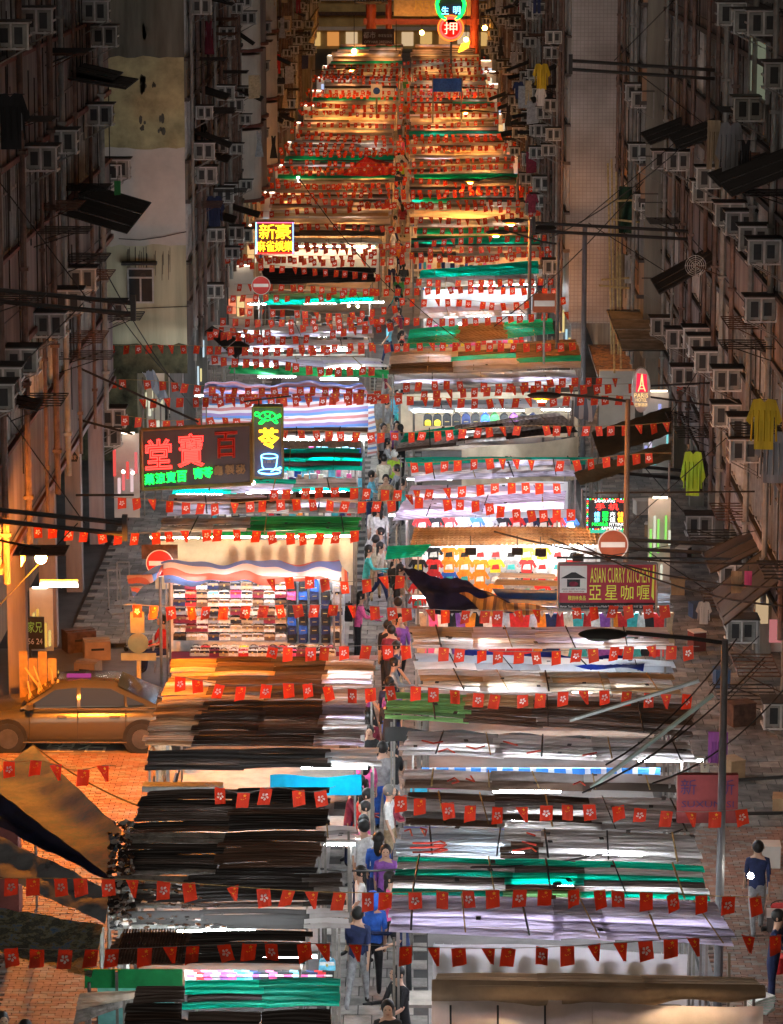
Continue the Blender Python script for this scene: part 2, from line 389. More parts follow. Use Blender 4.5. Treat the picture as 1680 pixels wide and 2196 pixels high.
# left gable building
YG = 100.0
B2, _ = building('tenement', 'tenement whose bare end wall is patched ochre, white and sooty, behind the red neon sign', -1, -7.05, YG, 132, 8, 20, 3.4, lv(5.0, 3.1, 1.1, 5), M_grey, M_buff, M_trim2, 2, bay=2.2, gf=M_moss)
def patch(v0, v1, u0, u1, mm, name='plaster_patch', y=YG, t=.03):
    a = PY(u0, v0, y); c = PY(u1, v1, y); r = random.Random(int(v0 * 7 + u0)); pts = []
    n = 14
    for i in range(n + 1): pts.append((a.x + (c.x - a.x) * i / n, a.z + r.uniform(-.05, .05)))
    for i in range(n + 1): pts.append((c.x + (a.x - c.x) * i / n, c.z))
    q = MB(); q.prism([(x, z) for x, z in pts], (0, y - t, 0), (1, 0, 0), (0, 0, 1), (0, 1, 0), t - .002, 0); return q
patch(-80, 125, 150, 396, M_soot).build('plaster_patch', M_soot, B2)
patch(121, 325, 150, 397, M_ochre, t=.036).build('plaster_patch', M_ochre, B2)
patch(318, 531, 150, 399, M_cream, t=.042).build('plaster_patch', M_cream, B2)
patch(526, 745, 150, 402, M_ochre2, t=.048).build('plaster_patch', M_ochre2, B2)
patch(738, 800, 150, 403, M_moss, t=.054).build('plaster_patch', M_moss, B2)
# stains, cracks and cable on the gable
q = MB(); rr = random.Random(5)
for (uu, vv, n, sp) in ((307, 180, 16, 9), (330, 175, 5, 6), (306, 262, 7, 10), (345, 268, 6, 12), (312, 60, 10, 14)):
    for k in range(n):
        p = PY(uu + rr.uniform(-sp, sp) * .5, vv + rr.uniform(-sp, sp) * 1.6, YG - .05); a = rr.uniform(.02, .07)
        q.disc(p, a, (1, 0, 0), (0, 0, 1), (0, -1, 0), .004, 7, 0, a * rr.uniform(1, 3))
for k in range(26):
    uu = rr.choice((275, 282, 290, 300, 312, 330, 352, 361, 366)) + rr.uniform(-4, 4); p = PY(uu, 528 + rr.uniform(0, 20), YG - .055); p2 = PY(uu + rr.uniform(-1, 1), 545 + rr.uniform(10, 60), YG - .055); q.tube(p, p2, .008, 4)
q.build('damp_stain', M_soot, B2)
q = MB(); pts = [PY(u, v, YG - .09) for u, v in ((255, 512), (300, 515), (350, 508), (385, 500), (400, 497))]; q.path(pts, .012)
pts = [PY(u, v, YG - .09) for u, v in ((250, 663), (330, 660), (405, 657))]; q.path(pts, .012); q.build('wall_cable', M_iron, B2)
# window in the gable
a = PY(273, 574, YG - .06); c = PY(331, 650, YG - .06); w = c.x - a.x; h = a.z - c.z
fr = MB(); t = .05
for (x0, x1, z0, z1) in ((0, w, 0, t), (0, w, h - t, h), (0, t, t, h - t), (w - t, w, t, h - t), (w / 2 - t / 2, w / 2 + t / 2, t, h * .7), (t, w - t, h * .7, h * .7 + t)):
    fr.bb(a.x + x0, a.x + x1, YG - .12, YG - .05, c.z + z0, c.z + z1)
wf = fr.build('window', M_wht, B2); g = MB(); g.bb(a.x + t, c.x - t, YG - .07, YG - .055, c.z + t, a.z - t); g.build('pane', M_glass, wf)
g = MB(); g.disc(PY(307, 592, YG - .1), .09, (1, 0, 0), (0, 0, 1), (0, 1, 0), .03, 14); g.build('ventilator', M_iron, wf)
q = MB(); q.bb(PY(263, 568, YG).x, PY(338, 568, YG).x, YG - .5, YG - .05, a.z + .12, a.z + .2); q.build('window_hood', M_iron, B2)

# farther left buildings
building('tenement', 'tenement with pink white bays and red curved ledges past the patched gable', -1, -7.3, 132.6, 168, 8, 24, 3.4, lv(4.6, 3.05, 1.5, 7), M_cream, M_pink, M_trim, 3, bay=2.4)
building('tenement', 'dim grey tenement, third past the patched gable on the left', -1, -7.6, 169, 215, 8, 26, 3.6, lv(5.0, 3.1, 1.3, 7), M_grey, M_grey, M_trim2, 4, bay=2.6)
building('tenement', 'far buff tenement on the left just before the street gate', -1, -8.4, 216, 285, 8, 22, 3.8, lv(5.0, 3.1, 1.3, 5), M_buff, M_buff, M_trim2, 5, bay=3, pipes=False)
# protruding bays on the far left with curved red ledges
for k, (y, w) in enumerate(((134, 2.6), (139, 2.8), (150, 3.0))):
    q = thing('bay_window', ['nearest', 'middle', 'farthest'][k] + ' rounded pink bay with red ledges on the left facade', 'bay window', (-7.3, y, 0), 0, 'rounded bays on the left facade')
    zz = 4.6
    while zz < 22:
        arc = [(0, 0)] + [(.9 * math.sin(t_ * math.pi / 12), w * (1 - math.cos(t_ * math.pi / 12)) * .5) for t_ in range(0, 13)]
        out = [(-.0, 0)] + [(x_, y_) for x_, y_ in arc[1:]] + [(0, w)]
        out = [p for i, p in enumerate(out) if i == 0 or (abs(p[0] - out[i - 1][0]) + abs(p[1] - out[i - 1][1])) > 1e-4]
        MB().prism(out, (-7.3 + .1, y, zz + .13), (1, 0, 0), (0, 1, 0), (0, 0, 1), 2.8).build('bay_wall', M_cream if k != 1 else M_pink, q)
        MB().prism([(a_ * 1.12, b_ * 1.03 - .02) for a_, b_ in out], (-7.3 + .1, y, zz), (1, 0, 0), (0, 1, 0), (0, 0, 1), .12).build('bay_ledge', M_trim, q)
        zz += 3.05
# near right tenement
B3, _ = building('tenement', 'tenement nearest on the right, buff plaster crowded with air conditioners', 1, 7.8, 50, 101, 9, 19.5, 2.8, [(2.8, 3.5), (5.45, 6.4), (7.75, 9.1), (10.9, 12.0), (13.9, 15.0), (16.9, 18.0)], M_buff, M_pink, M_trim2, 6, bay=1.9)
B4, _ = building('tenement', 'narrow tenement between the near right block and the grey tiled end wall', 1, 7.15, 101.5, 113.6, 9, 17.2, 3.0, lv(5.0, 3.0, 1.0, 4), M_buff, M_orangew, M_trim2, 7, bay=2.2)
YR = 114.0
B5, _ = building('tenement', 'tenement with a tall blank end wall of small grey tiles', 1, 5.42, YR, 165, 9, 22, 2.4, lv(5.0, 3.05, 1.2, 5), M_tile, M_grey, M_trim2, 8, bay=2.2)
building('tenement', 'dim tenement past the grey tiled end wall on the right', 1, 5.7, 165.6, 215, 9, 24, 3.4, lv(4.7, 3.05, 1.2, 6), M_grey, M_buff, M_trim2, 9, bay=2.6)
building('tenement', 'farthest tenement on the right beside the pawn shop neon', 1, 6.3, 215.6, 285, 9, 22, 3.8, lv(5.0, 3.1, 1.2, 5), M_buff, M_buff, M_trim2, 10, bay=3, pipes=False)
# red-brown stain band and darker foot of the tiled wall
q = MB(); q.bb(5.43, 7.1, YR - .02, YR - .002, 2.45, PY(1300, 690, YR).z); q.build('stained_render', M_soot, B5)
q = MB(); a = PY(1280, 845, 108)
q.bb(PY(1285, 900, 104).x, 7.1, 104, 104.3, 0, PY(1300, 795, 104).z); tag(q.build('yard_wall', M_cream), 'low white wall behind the hotel sign under the tiled end wall', 'wall')
# pale blue-green lit window high on the right
q = thing('lit_window', 'pale green lit window with patterned curtain high on the near right tenement', 'window', PX(1610, 220, 7.6))
a = PX(1611, 78, 7.6); c = PX(1646, 218, 7.6); MB().bb(7.6, 7.63, a.y, c.y, c.z, a.z).build('pane', glow('lit_curtain', (.50, .55, .38), .09), q)
f_ = MB(); 
for yy in (a.y, c.y): f_.bb(7.55, 7.64, yy - .05, yy + .05, c.z - .05, a.z + .05)
f_.bb(7.55, 7.64, a.y, c.y, a.z, a.z + .06); f_.bb(7.55, 7.64, a.y, c.y, c.z - .06, c.z); f_.build('frame', M_alu, q)
# building closing the view behind the gate
FB = thing('shop_building', 'yellow lit low building with signboards across the far end of the street', 'building', (0, 338, 0))
M_fy = mat('far_wall_yellow', (.52, .38, .16), .8, dirt=.3, scale=.5)
MB().bb(-12, 12, 338, 342, 0, 14).build('wall', M_fy, FB)
for i, z in enumerate((1.9, 3.4, 4.9, 6.6)): MB().bb(-12, 12, 337.2, 338, z, z + .35).build('ledge', M_rust if i % 2 else M_cream, FB)
for i in range(12):
    MB().bb(-10.8 + i * 1.9, -9.6 + i * 1.9, 337.8, 337.97, .3, 1.7).build('shop_window', glow('shopglow%d' % (i % 3), ((1, .6, .2), (1, .4, .1), (1, .7, .4))[i % 3], .22), FB)

# ------------------------------------------------------------------ air conditioners, racks, awnings
def make_ac():
    r = thing('air_conditioner', 'x', 'air conditioner', (0, 0, 0))          # x to the street, box centre at 0
    MB().bb(-.30, .30, -.24, .3, -.22, .22).build('casing', M_ac, r, loc=(0, 0, 0))
    f = MB()
    for x in (-.33, .33):
        for z in (-.25, .25): f.bb(x - .016, x + .016, -.30, .32, z - .022, z + .022)
        f.bb(x - .018, x + .018, -.305, -.27, -.25, .25)
    for z in (-.25, .25): f.bb(-.33, .33, -.305, -.27, z - .018, z + .018)
    f.bb(-.02, .02, -.305, -.26, -.25, .25); f.bb(.33, .35, -.3, .3, -.02, .02)
    f.build('frame', M_wht, r, loc=(0, 0, 0))
    g = MB(); g.bb(-.22, -.06, -.252, -.243, -.13, .15); g.bb(.06, .22, -.252, -.243, -.16, .17)
    for k in range(4): g.bb(.301, .315, -.2 + k * .12, -.12 + k * .12, -.18, .18)
    g.build('grille', M_acg, r, loc=(0, 0, 0))
    b = MB(); b.tube((-.36, -.31, -.6), (.3, -.31, -.24), .014, 4); b.tube((-.36, .28, -.6), (.3, .28, -.24), .014, 4); b.bb(-.40, -.36, -.32, .3, -.62, .24); b.build('bracket', M_pipe2, r, loc=(0, 0, 0))
    MB().bb(-.40, .38, -.36, .36, .275, .30).build('cover', M_tin, r, loc=(0, 0, 0))
    return r
AC0 = make_ac(); used = [False]
def place(proto, flag, loc, rz=0, sc=1.0, label=None, group=None, flip=False):
    o = proto if not flag[0] else copy_tree(proto); flag[0] = True
    o.location = loc; o.rotation_euler = (0, 0, rz); o.scale = ((-sc if flip else sc), sc, sc); o['label'] = label
    if group: o['group'] = group
    return o
LAC = [(232,8,41),(250,61,96),(241,227,268),(164,283,327),(121,315,368),(260,357,392),(277,344,383),(269,653,684),(205,576,624),(139,680,717),(176,627,668),(80,751,801),(44,792,843),(29,824,883),(268,880,915),(259,917,960),(112,20,70),(60,55,100)]
LAC.sort(key=lambda a: a[1])
for i, (ur, v0, v1) in enumerate(LAC):
    far = ur > 262
    X = -7.5 if ur < 262 else -6.9
    p = PX(ur, (v0 + v1) / 2, X)
    if ur in (268, 259, 269, 277, 260): p = PY(ur, (v0 + v1) / 2, 88.5 if v0 > 500 else 88.3); p.x -= .0
    place(AC0, used, (p.x - .33, p.y + .3, p.z), 0, 1.0, '%s air conditioner from the top on the pink tenement at the left edge' % ordw(i), 'air conditioners on the pink tenement')
RAC = [(1605,24,76),(1575,13,80),(1540,5,56),(1641,133,192),(1401,320,367),(1430,328,365),(1495,357,408),(1486,392,432),(1535,436,485),(1558,456,504),(1586,488,536),(1606,515,568),(1397,683,720),(1430,708,747),(1467,703,747),(1478,720,768),(1491,753,800),(1442,788,829),(1531,795,837),(1530,867,917),(1565,907,933),(1566,936,1000),(1473,1103,1154),(1545,1210,1262),(1640,1500,1575),(1560,1330,1380),(1600,640,690),(1575,210,260)]
RAC.sort(key=lambda a: a[1])
for i, (ul, v0, v1) in enumerate(RAC):
    p = PX(ul, (v0 + v1) / 2, 7.0)
    place(AC0, used, (p.x + .33, p.y + .3, p.z), 0, 1.0, '%s air conditioner from the top on the buff tenement at the right edge' % ordw(i), 'air conditioners on the buff tenement', flip=True)
RAC2 = [(1373,437,465),(1361,415,450),(1353,197,229),(1347,301,349),(1370,331,373),(1377,590,635),(1340,180,215)]
for i, (ul, v0, v1) in enumerate(sorted(RAC2, key=lambda a: a[1])):
    p = PX(ul, (v0 + v1) / 2, 6.5); p.y = min(max(p.y, 101.8), 112)
    s = 7028 / p.y; p = PY(ul, (v0 + v1) / 2, p.y)
    place(AC0, used, (p.x + .33, p.y, p.z), 0, .95, '%s air conditioner from the top on the narrow tenement beside the tiled wall' % ordw(i), 'air conditioners by the tiled wall', flip=True)
# far facades: measured along the planes with even floors, uneven positions
r_ = random.Random(21)
farac = []
for side, X, y0, y1 in ((-1, -7.05, 101, 131), (-1, -7.3, 141, 167), (-1, -7.6, 170, 214), (1, 5.42, 115, 164), (1, 5.7, 166, 214), (-1, -8.4, 217, 280), (1, 6.3, 217, 280)):
    z = 4.3
    while z < 17.5:
        y = y0 + r_.uniform(.5, 3)
        while y < y1:
            if r_.random() < .55: farac.append((side, X, y, z + r_.uniform(-.2, 1.2)))
            y += r_.uniform(2.2, 7) * (1 if y < 170 else 1.8)
        z += 1.55
farac = [a for a in farac if -280 + (18 - a[3]) * 7028 / a[2] > -20]
farac.sort(key=lambda a: (a[0], a[2]))
cnt = {-1: 0, 1: 0}
for side, X, y, z in farac:
    st_ = max(0, int((z - 4.3) / 3)); cnt[side, st_] = cnt.get((side, st_), -1) + 1
    o = place(AC0, used, (X - side * .5, y, z), 0, r_.uniform(.7, 1.0), '%s small air conditioner along storey %s of the distant %s facades' % (ordw(cnt[side, st_]), ('one', 'two', 'three', 'four', 'five', 'six')[st_], 'left' if side < 0 else 'right'), 'air conditioners on the distant %s facades' % ('left' if side < 0 else 'right'), flip=side > 0)

def rack_mesh(w, d, n, mm=M_iron):
    q = MB()
    for x in (0, w): q.tube((x, 0, 0), (x, d, 0), .016, 4)
    for k in range(n + 1): q.tube((0, d * k / n, 0), (w, d * k / n, 0), .014, 4)
    q.tube((0, 0, -.35), (w * .8, 0, 0), .012, 4); q.tube((0, d, -.35), (w * .8, d, 0), .012, 4)
    return q.mesh('drying_rack', mm)
RK = [rack_mesh(1.1, 1.6, 5), rack_mesh(.9, 2.0, 6, M_rust), rack_mesh(1.3, 1.3, 4)]
LRK = [(190, 112), (200, 118), (228, 408), (185, 450), (168, 500), (225, 560), (250, 600), (235, 735), (300, 686), (220, 770), (60, 650), (130, 870), (90, 260)]
for i, (ur, v) in enumerate(sorted(LRK, key=lambda a: a[1])):
    p = PX(ur, v, -7.2); o = put('drying_rack', RK[i % 3], None, (p.x - 1.1, p.y, p.z)); tag(o, '%s metal drying rack from the top on the pink tenement at the left edge' % ordw(i), 'drying rack', 'drying racks on the pink tenement')
RRK = [(1545, 240), (1560, 345), (1545, 705), (1572, 748), (1437, 905), (1455, 938), (1505, 915), (1600, 930), (1520, 1115), (1497, 1300), (1475, 1380), (1430, 1392), (1560, 1500), (1640, 1240), (1565, 1450), (1395, 480), (1500, 1160), (1620, 420)]
for i, (ul, v) in enumerate(sorted(RRK, key=lambda a: a[1])):
    p = PX(ul, v, 6.75); o = put('drying_rack', RK[i % 3], None, (p.x + 1.1, p.y, p.z)); o.scale = (-1, 1, 1); tag(o, '%s metal drying rack from the top on the buff tenement at the right edge' % ordw(i), 'drying rack', 'drying racks on the buff tenement')
k = 0
for side, X, y0, y1 in ((-1, -7.05, 101, 131), (-1, -7.3, 142, 167), (1, 5.42, 115, 164), (-1, -7.6, 170, 214), (1, 5.7, 166, 214)):
    for j in range(9):
        y = r_.uniform(y0, y1); z = r_.uniform(5, 15); o = put('drying_rack', RK[j % 3], None, (X, y, z)); o.scale = (-side, 1, 1); k += 1
        tag(o, '%s thin drying rack along the distant %s facades' % (ordw(k), 'left' if side < 0 else 'right'), 'drying rack', 'drying racks on the distant %s facades' % ('left' if side < 0 else 'right'))
def awning(pts, label, mm=M_tin, n=5, name='awning', t=.03):
    """sloping ribbed tin canopy through four world corners: wall far, street far, street near, wall near"""
    A, B, C_, D = [Vector(p) for p in pts]; up = (B - A).cross(D - A).normalized(); up = up if up.z > 0 else -up
    o = thing(name, label, 'awning', (A + B + C_ + D) / 4)
    for k in range(n):
        a = k / n + .01; b = (k + 1) / n - .01; q = MB(); lift = up * (.015 * (k % 2))
        c = [A.lerp(D, a), B.lerp(C_, a), B.lerp(C_, b), A.lerp(D, b)]; c = [x + lift for x in c]
        i = len(q.v); q.v += [tuple(x) for x in c] + [tuple(x - up * t) for x in c]
        for f in ((0, 1, 2, 3), (7, 6, 5, 4), (0, 4, 5, 1), (1, 5, 6, 2), (2, 6, 7, 3), (3, 7, 4, 0)): q.f.append(f); q.m.append(0)
        q.build('roof_panel', mm, o)
    q = MB(); q.tube(A, B, .02, 4); q.tube(D, C_, .02, 4); q.tube(B, C_, .025, 4); q.build('frame', M_iron, o); return o
def side_awning(side, X, out, y0, y1, z, drop, label, mm=M_tin, n=5):
    return awning([(X, y1, z), (X - side * out, y1, z - drop), (X - side * out, y0, z - drop), (X, y0, z)], label, mm, n)
def awn_px(side, ut, v, out, ln, label, mm=M_tin, drop=.25, X=None):
    """tip of the canopy's near street corner at survey mark (ut, v)"""
    X = X or (-8.3 if side < 0 else 7.8); p = PX(ut, v, X - side * out)
    return side_awning(side, X, out, p.y, p.y + ln, p.z + drop, drop, label, mm)
awn_px(-1, 240, 172, 1.1, 3, 'black tin window hood high on the pink tenement')
awn_px(-1, 270, 190, 1.5, 3.5, 'second black tin hood beside the ochre patch of wall')
awn_px(-1, 272, 500, 1.7, 7, 'large rusty dark canopy below the drying racks on the pink tenement', M_tin, .5)
awn_px(-1, 76, 880, 1.0, 1.2, 'brown boxed canopy low on the pink tenement', M_rust, .2)
awn_px(1, 1415, 630, 1.6, 3.0, 'black tilted tin canopy over the air conditioner cluster', M_tin, .9)
awn_px(1, 1395, 310, 1.3, 4.0, 'black canopy with scalloped edge beside the beige wall', M_tin, .5)
awn_px(1, 1460, 320, 1.3, 4.0, 'black canopy above the pink cloth on the right tenement', M_tin, .5)
awn_px(1, 1545, 400, 1.4, 3.0, 'black canopy under the red and grey laundry', M_tin, .5)
awn_px(1, 1570, 420, 1.8, 4.0, 'slatted black canopy by the right tenement windows', M_tin, .7)
awn_px(1, 1555, 1340, 1.3, 3.2, 'large black tin canopy behind the unlit street lamp', M_tin, 1.1)
awn_px(1, 1525, 1230, 1.2, 2.2, 'small black canopy above the white laundry basket', M_tin, .6)
awn_px(1, 1618, 1790, .9, 1.5, 'black canopy above the bright lamp at the lower right', M_tin, .2)
awn_px(1, 1625, 1850, .9, 1.5, 'lower black canopy beside the bright lamp at the right', M_tin, .2)
awning([PY(1400, 665, 103), PY(1302, 665, 103), PY(1336, 752, 97), PY(1428, 752, 97)], 'grey weathered tin canopy sticking out below the tiled wall', M_tin2, 4)
awning([PY(1360, 740, 112), PY(1262, 740, 112), PY(1290, 832, 106), PY(1380, 810, 106)], 'rubbish strewn dark canopy at the foot of the tiled wall', mottled('rubbish_roof', [(.03, .02, .015), (.05, .03, .02), (.2, .1, .04), (.03, .025, .02)], 5), 4)
q = []
a = [(-1, 3.0, 9), (1, 1.6, 9)]
for side, X, y0, y1, N_ in ((-1, -7.05, 101, 131, 11), (-1, -7.3, 142, 167, 6), (1, 5.42, 115, 164, 16), (-1, -7.6, 170, 214, 6), (1, 5.7, 166, 214, 8)):
    for j in range(N_):
        y = r_.uniform(y0, y1); o = side_awning(side, X, r_.uniform(.7, 1.3), y, y + r_.uniform(1.6, 3), r_.uniform(5, 15.5), r_.uniform(.2, .6), '%s small black tin hood on the %s wall, tenement starting %s' % (ordw(j), 'left' if side < 0 else 'right', {101: 'at the patched gable', 142: 'past the pink bays', 115: 'at the tiled wall', 170: 'halfway up the street', 166: 'beyond the tiled block'}[y0]), M_tin, 2)
        o['group'] = 'small hoods on the distant %s facades' % ('left' if side < 0 else 'right')

# ------------------------------------------------------------------ lit shops along the footways
def lit_shop(x0, x1, y, z1, cols, label, s=.5, z0=.1, deep=.4, n=6, seed=0):
    r = random.Random(seed); o = thing('shop_display', label, 'shop', ((x0 + x1) / 2, y, 0)); MB().bb(x0, x1, y + deep, y + deep + .05, z0, z1).build('back_panel', M_cream, o)
    for k in range(n):
        xx = x0 + (x1 - x0) * k / n; c = cols[k % len(cols)]; q = MB(); zz = z0 + (z1 - z0) * r.uniform(.1, .6); q.bb(xx + .02, xx + (x1 - x0) / n - .02, y, y + .1, zz, min(zz + r.uniform(.3, .9), z1)); q.build('lightbox', glow('lb_%s' % '_'.join(str(int(a * 99)) for a in c), c, s * .8), o)
    MB().tube((x0 + .1, y + .2, z1 + .05), (x1 - .1, y + .2, z1 + .05), .025, 6).build('fluorescent_tube', glow('tube_shop2', (1, .8, .6), 4), o)
for k, (u0, u1, v, Y_, h_, cl, lb) in enumerate(((243, 298, 1108, 90, 2.5, [(1, .12, .1), (1, .7, .7), (1, .2, .2)], 'red and white lit shop counter left of the herbal neon sign'), (300, 352, 900, 103, 2.4, [(.9, .85, .65), (.8, .75, .5)], 'pale lit shop board below the mossy wall'), (360, 400, 830, 108, 2.8, [(1, .6, .15), (1, .45, .1)], 'golden lit doorway under the pale yellow wall'), (404, 440, 790, 112, 2.4, [(1, .85, .4), (.7, .9, 1)], 'yellow and white lit shop entrance beside the dark slope canopy'), (1380, 1436, 1050, 97, 2.6, [(.5, .5, 1), (.9, .8, 1), (.3, .9, .9)], 'violet lit arcade shop behind the brown street lamp'), (1390, 1438, 1300, 80, 2.6, [(.4, 1, .2), (.9, .9, .7)], 'lime and white lit shop right of the curry sign'), (1205, 1245, 745, 120, 2.4, [(1, .75, .3), (.6, .9, 1)], 'warm lit shop at the far right footway'), (60, 110, 1330, 74, 1.6, [(1, .55, .1), (1, .7, .2)], 'orange lit cafe board at the left edge'))):
    a = PY(u0, v, Y_); c = PY(u1, v, Y_); lit_shop(a.x, c.x, Y_, h_, cl, lb, .35, seed=k)
for k in range(22):
    side = -1 if k % 2 else 1; y = 122 + k * 7.5; x = side * (6.9 if side < 0 else 5.9); lit_shop(x - .5, x + .5, y, 2.5, [[(1, .6, .25), (1, .85, .6)], [(1, .3, .15), (1, .7, .3)], [(.8, .9, 1), (.6, .7, 1)]][k % 3], '%s small lit shop bay up the distant %s footway' % (ordw(k // 2), 'left' if side < 0 else 'right'), .4, n=3, seed=k + 50)

for k, (y, cl, lb) in enumerate(((53.5, [(.9, .8, .6), (1, .3, .2)], 'small shop with mixed lit boxes nearest on the right footway'), (59, [(1, .5, .7), (.8, .8, 1)], 'pink lit shop bay behind the unlit street lamp'), (66, [(.4, .7, 1), (1, .9, .8)], 'pale blue lit shop bay below the right tenement'), (74, [(1, .7, .4), (.9, .3, .3)], 'warm lit shop bay below the LED sign'))):
    lit_shop(7.9, 9.2, y, 2.3, cl, lb, .22, n=4, seed=80 + k)
r_ = random.Random(12)
for k in range(12):
    y = 54 + k * 3.4 + r_.uniform(-.6, .6); w, dd, h = r_.uniform(.3, .55), r_.uniform(.3, .5), r_.uniform(.25, .5); o = thing('goods_crate', '%s crate or carton from the near end along the right footway' % ordw(k), 'crate', (r_.uniform(6.3, 7.5), y, .1), r_.uniform(-.4, .4))
    mm = r_.choice((M_rust, M_cream, M_trim2, mat('carton', (.34, .22, .12), .8, dirt=.25), mat('crate_blue', (.05, .08, .14), .6), mat('crate_red', (.16, .04, .03), .6))); MB().box((0, 0, h / 2), (w, dd, h)).build('body', mm, o, loc=(0, 0, 0)); MB().box((0, 0, h + .015), (w * 1.04, dd * 1.04, .03)).build('lid', r_.choice((mm, M_cream)), o, loc=(0, 0, 0))
# ------------------------------------------------------------------ stall roofs
SPEC = {}
def sheetmat(n, c, tr=.35, rough=.45, dirt=.25):
    SPEC[{'teal': 'green', 'pale_blue': 'pale'}.get(n, n)] = (n, c, tr, rough, dirt)
    m = bpy.data.materials.new('sheet_' + n); m.use_nodes = True; N = m.node_tree.nodes; L = m.node_tree.links; b = N['Principled BSDF']; b.inputs['Roughness'].default_value = rough; b.inputs['Specular IOR Level'].default_value = .35
    g = N.new('ShaderNodeNewGeometry')
    def noise(sc, det):
        mp = N.new('ShaderNodeMapping'); mp.inputs['Scale'].default_value = sc; L.new(g.outputs['Position'], mp.inputs[0]); z = N.new('ShaderNodeTexNoise'); z.inputs['Scale'].default_value = 1; z.inputs['Detail'].default_value = det; L.new(mp.outputs[0], z.inputs['Vector']); return z
    n1 = noise((.5, 3.6, 2), 2); n2 = noise((1.1, 1.1, 1.1), 6)
    r1 = N.new('ShaderNodeValToRGB'); r1.color_ramp.elements[0].position = .36; r1.color_ramp.elements[0].color = rgb([x * (1 - dirt * .7) for x in c]); r1.color_ramp.elements[1].position = .60; r1.color_ramp.elements[1].color = rgb(c); L.new(n1.outputs[0], r1.inputs[0])
    r2 = N.new('ShaderNodeValToRGB'); r2.color_ramp.elements[0].position = .34; r2.color_ramp.elements[0].color = (.42, .36, .30, 1); r2.color_ramp.elements[1].position = .58; L.new(n2.outputs[0], r2.inputs[0])
    mx = N.new('ShaderNodeMix'); mx.data_type = 'RGBA'; mx.blend_type = 'MULTIPLY'; mx.inputs[0].default_value = min(1, dirt * 2); L.new(r1.outputs[0], mx.inputs[6]); L.new(r2.outputs[0], mx.inputs[7]); L.new(mx.outputs[2], b.inputs['Base Color'])
    wv = N.new('ShaderNodeTexWave'); wv.bands_direction = 'Y'; wv.inputs['Scale'].default_value = 3.3; L.new(g.outputs['Position'], wv.inputs[0]); bp = N.new('ShaderNodeBump'); bp.inputs['Strength'].default_value = .6; bp.inputs['Distance'].default_value = .04; L.new(wv.outputs['Fac'], bp.inputs['Height']); L.new(bp.outputs[0], b.inputs['Normal'])
    if tr:
        t = N.new('ShaderNodeBsdfTranslucent'); m2 = N.new('ShaderNodeMixShader'); m2.inputs[0].default_value = tr; L.new(mx.outputs[2], t.inputs[0]); L.new(bp.outputs[0], t.inputs['Normal']); L.new(b.outputs[0], m2.inputs[1]); L.new(t.outputs[0], m2.inputs[2]); L.new(m2.outputs[0], N['Material Output'].inputs[0])
    return m
SH0 = {
 'white': sheetmat('white', (.74, .69, .68), .45), 'lilac': sheetmat('lilac', (.62, .58, .74), .5), 'grey': sheetmat('grey', (.42, .39, .385), .3, .6, .35),
 'green': sheetmat('teal', (.0, .52, .34), .5), 'kelly': sheetmat('kelly', (.015, .34, .09), .4), 'lime': sheetmat('lime', (.22, .50, .18), .4),
 'brown': sheetmat('brown', (.13, .075, .05), .05, .65, .4), 'wood': sheetmat('wood', (.52, .34, .18), .08, .7, .35), 'black': sheetmat('black', (.030, .025, .023), 0.0, .55, .4),
 'dirty': mottled('sheet_dirty', [(.02, .018, .015), (.2, .19, .17), (.36, .35, .32)], 3.0, .1), 'dark': sheetmat('dark', (.10, .078, .068), .05, .6, .4),
 'ice': sheetmat('ice', (.60, .66, .76), .45), 'beige': sheetmat('beige', (.62, .53, .41), .38), 'pale': sheetmat('pale_blue', (.42, .52, .62), .5)}
class Shades(dict):
    """each sheet colour in a clean, a worn and a grimy lot"""
    def __getitem__(s, k): return s.pick(k, 0)
    def pick(s, k, n):
        if (k, n) not in s:
            v = SH0[k]
            if n and v.name.startswith('sheet_') and k in SPEC: nm, col, tr, ro, di = SPEC[k]; f = (1, .62, 1.18)[n]; v = sheetmat(nm + ('', '_grimy', '_new')[n], tuple(min(.85, x * f) for x in col), tr * (1, .7, 1.1)[n], ro, di * (1, 1.4, .7)[n])
            dict.__setitem__(s, (k, n), v)
        return dict.__getitem__(s, (k, n))
SH = Shades()
M_tape = mat('black_tape', (.015, .014, .013), .6)
M_rope = mat('rope_tan', (.42, .27, .10), .8, dirt=.4, scale=20)
M_post = mat('stall_post', (.20, .18, .16), .5, dirt=.3, scale=4)
M_table = mat('stall_table', (.30, .26, .22), .7)
M_sheetW = mat('cover_white', (.56, .56, .57), .7, dirt=.10, scale=1.0, trans=.5)
M_sheetB = mat('cover_beige', (.62, .52, .38), .8, dirt=.22, scale=1.2, trans=.4)
M_tubeW = glow('tube_white', (.86, .94, 1.0), 72.0)
M_tubeY = glow('tube_warm', (1.0, .74, .44), 52.0)
M_tubeP = glow('tube_lilac', (.84, .78, 1.0), 66.0)
M_farW = glow('tube_far_white', (1.0, .86, .74), 50.0); M_farY = glow('tube_far_warm', (1.0, .40, .10), 95.0); M_dim = glow('tube_dim', (.86, .92, 1.0), 13.0); M_dimY = glow('tube_dim_warm', (1.0, .72, .42), 30.0)
M_bulb = glow('bulb', (1, .93, .82), 90.0)
M_red = mat('sprayed_red', (.55, .05, .03), .6, dirt=.3, scale=9)
CORR = 5
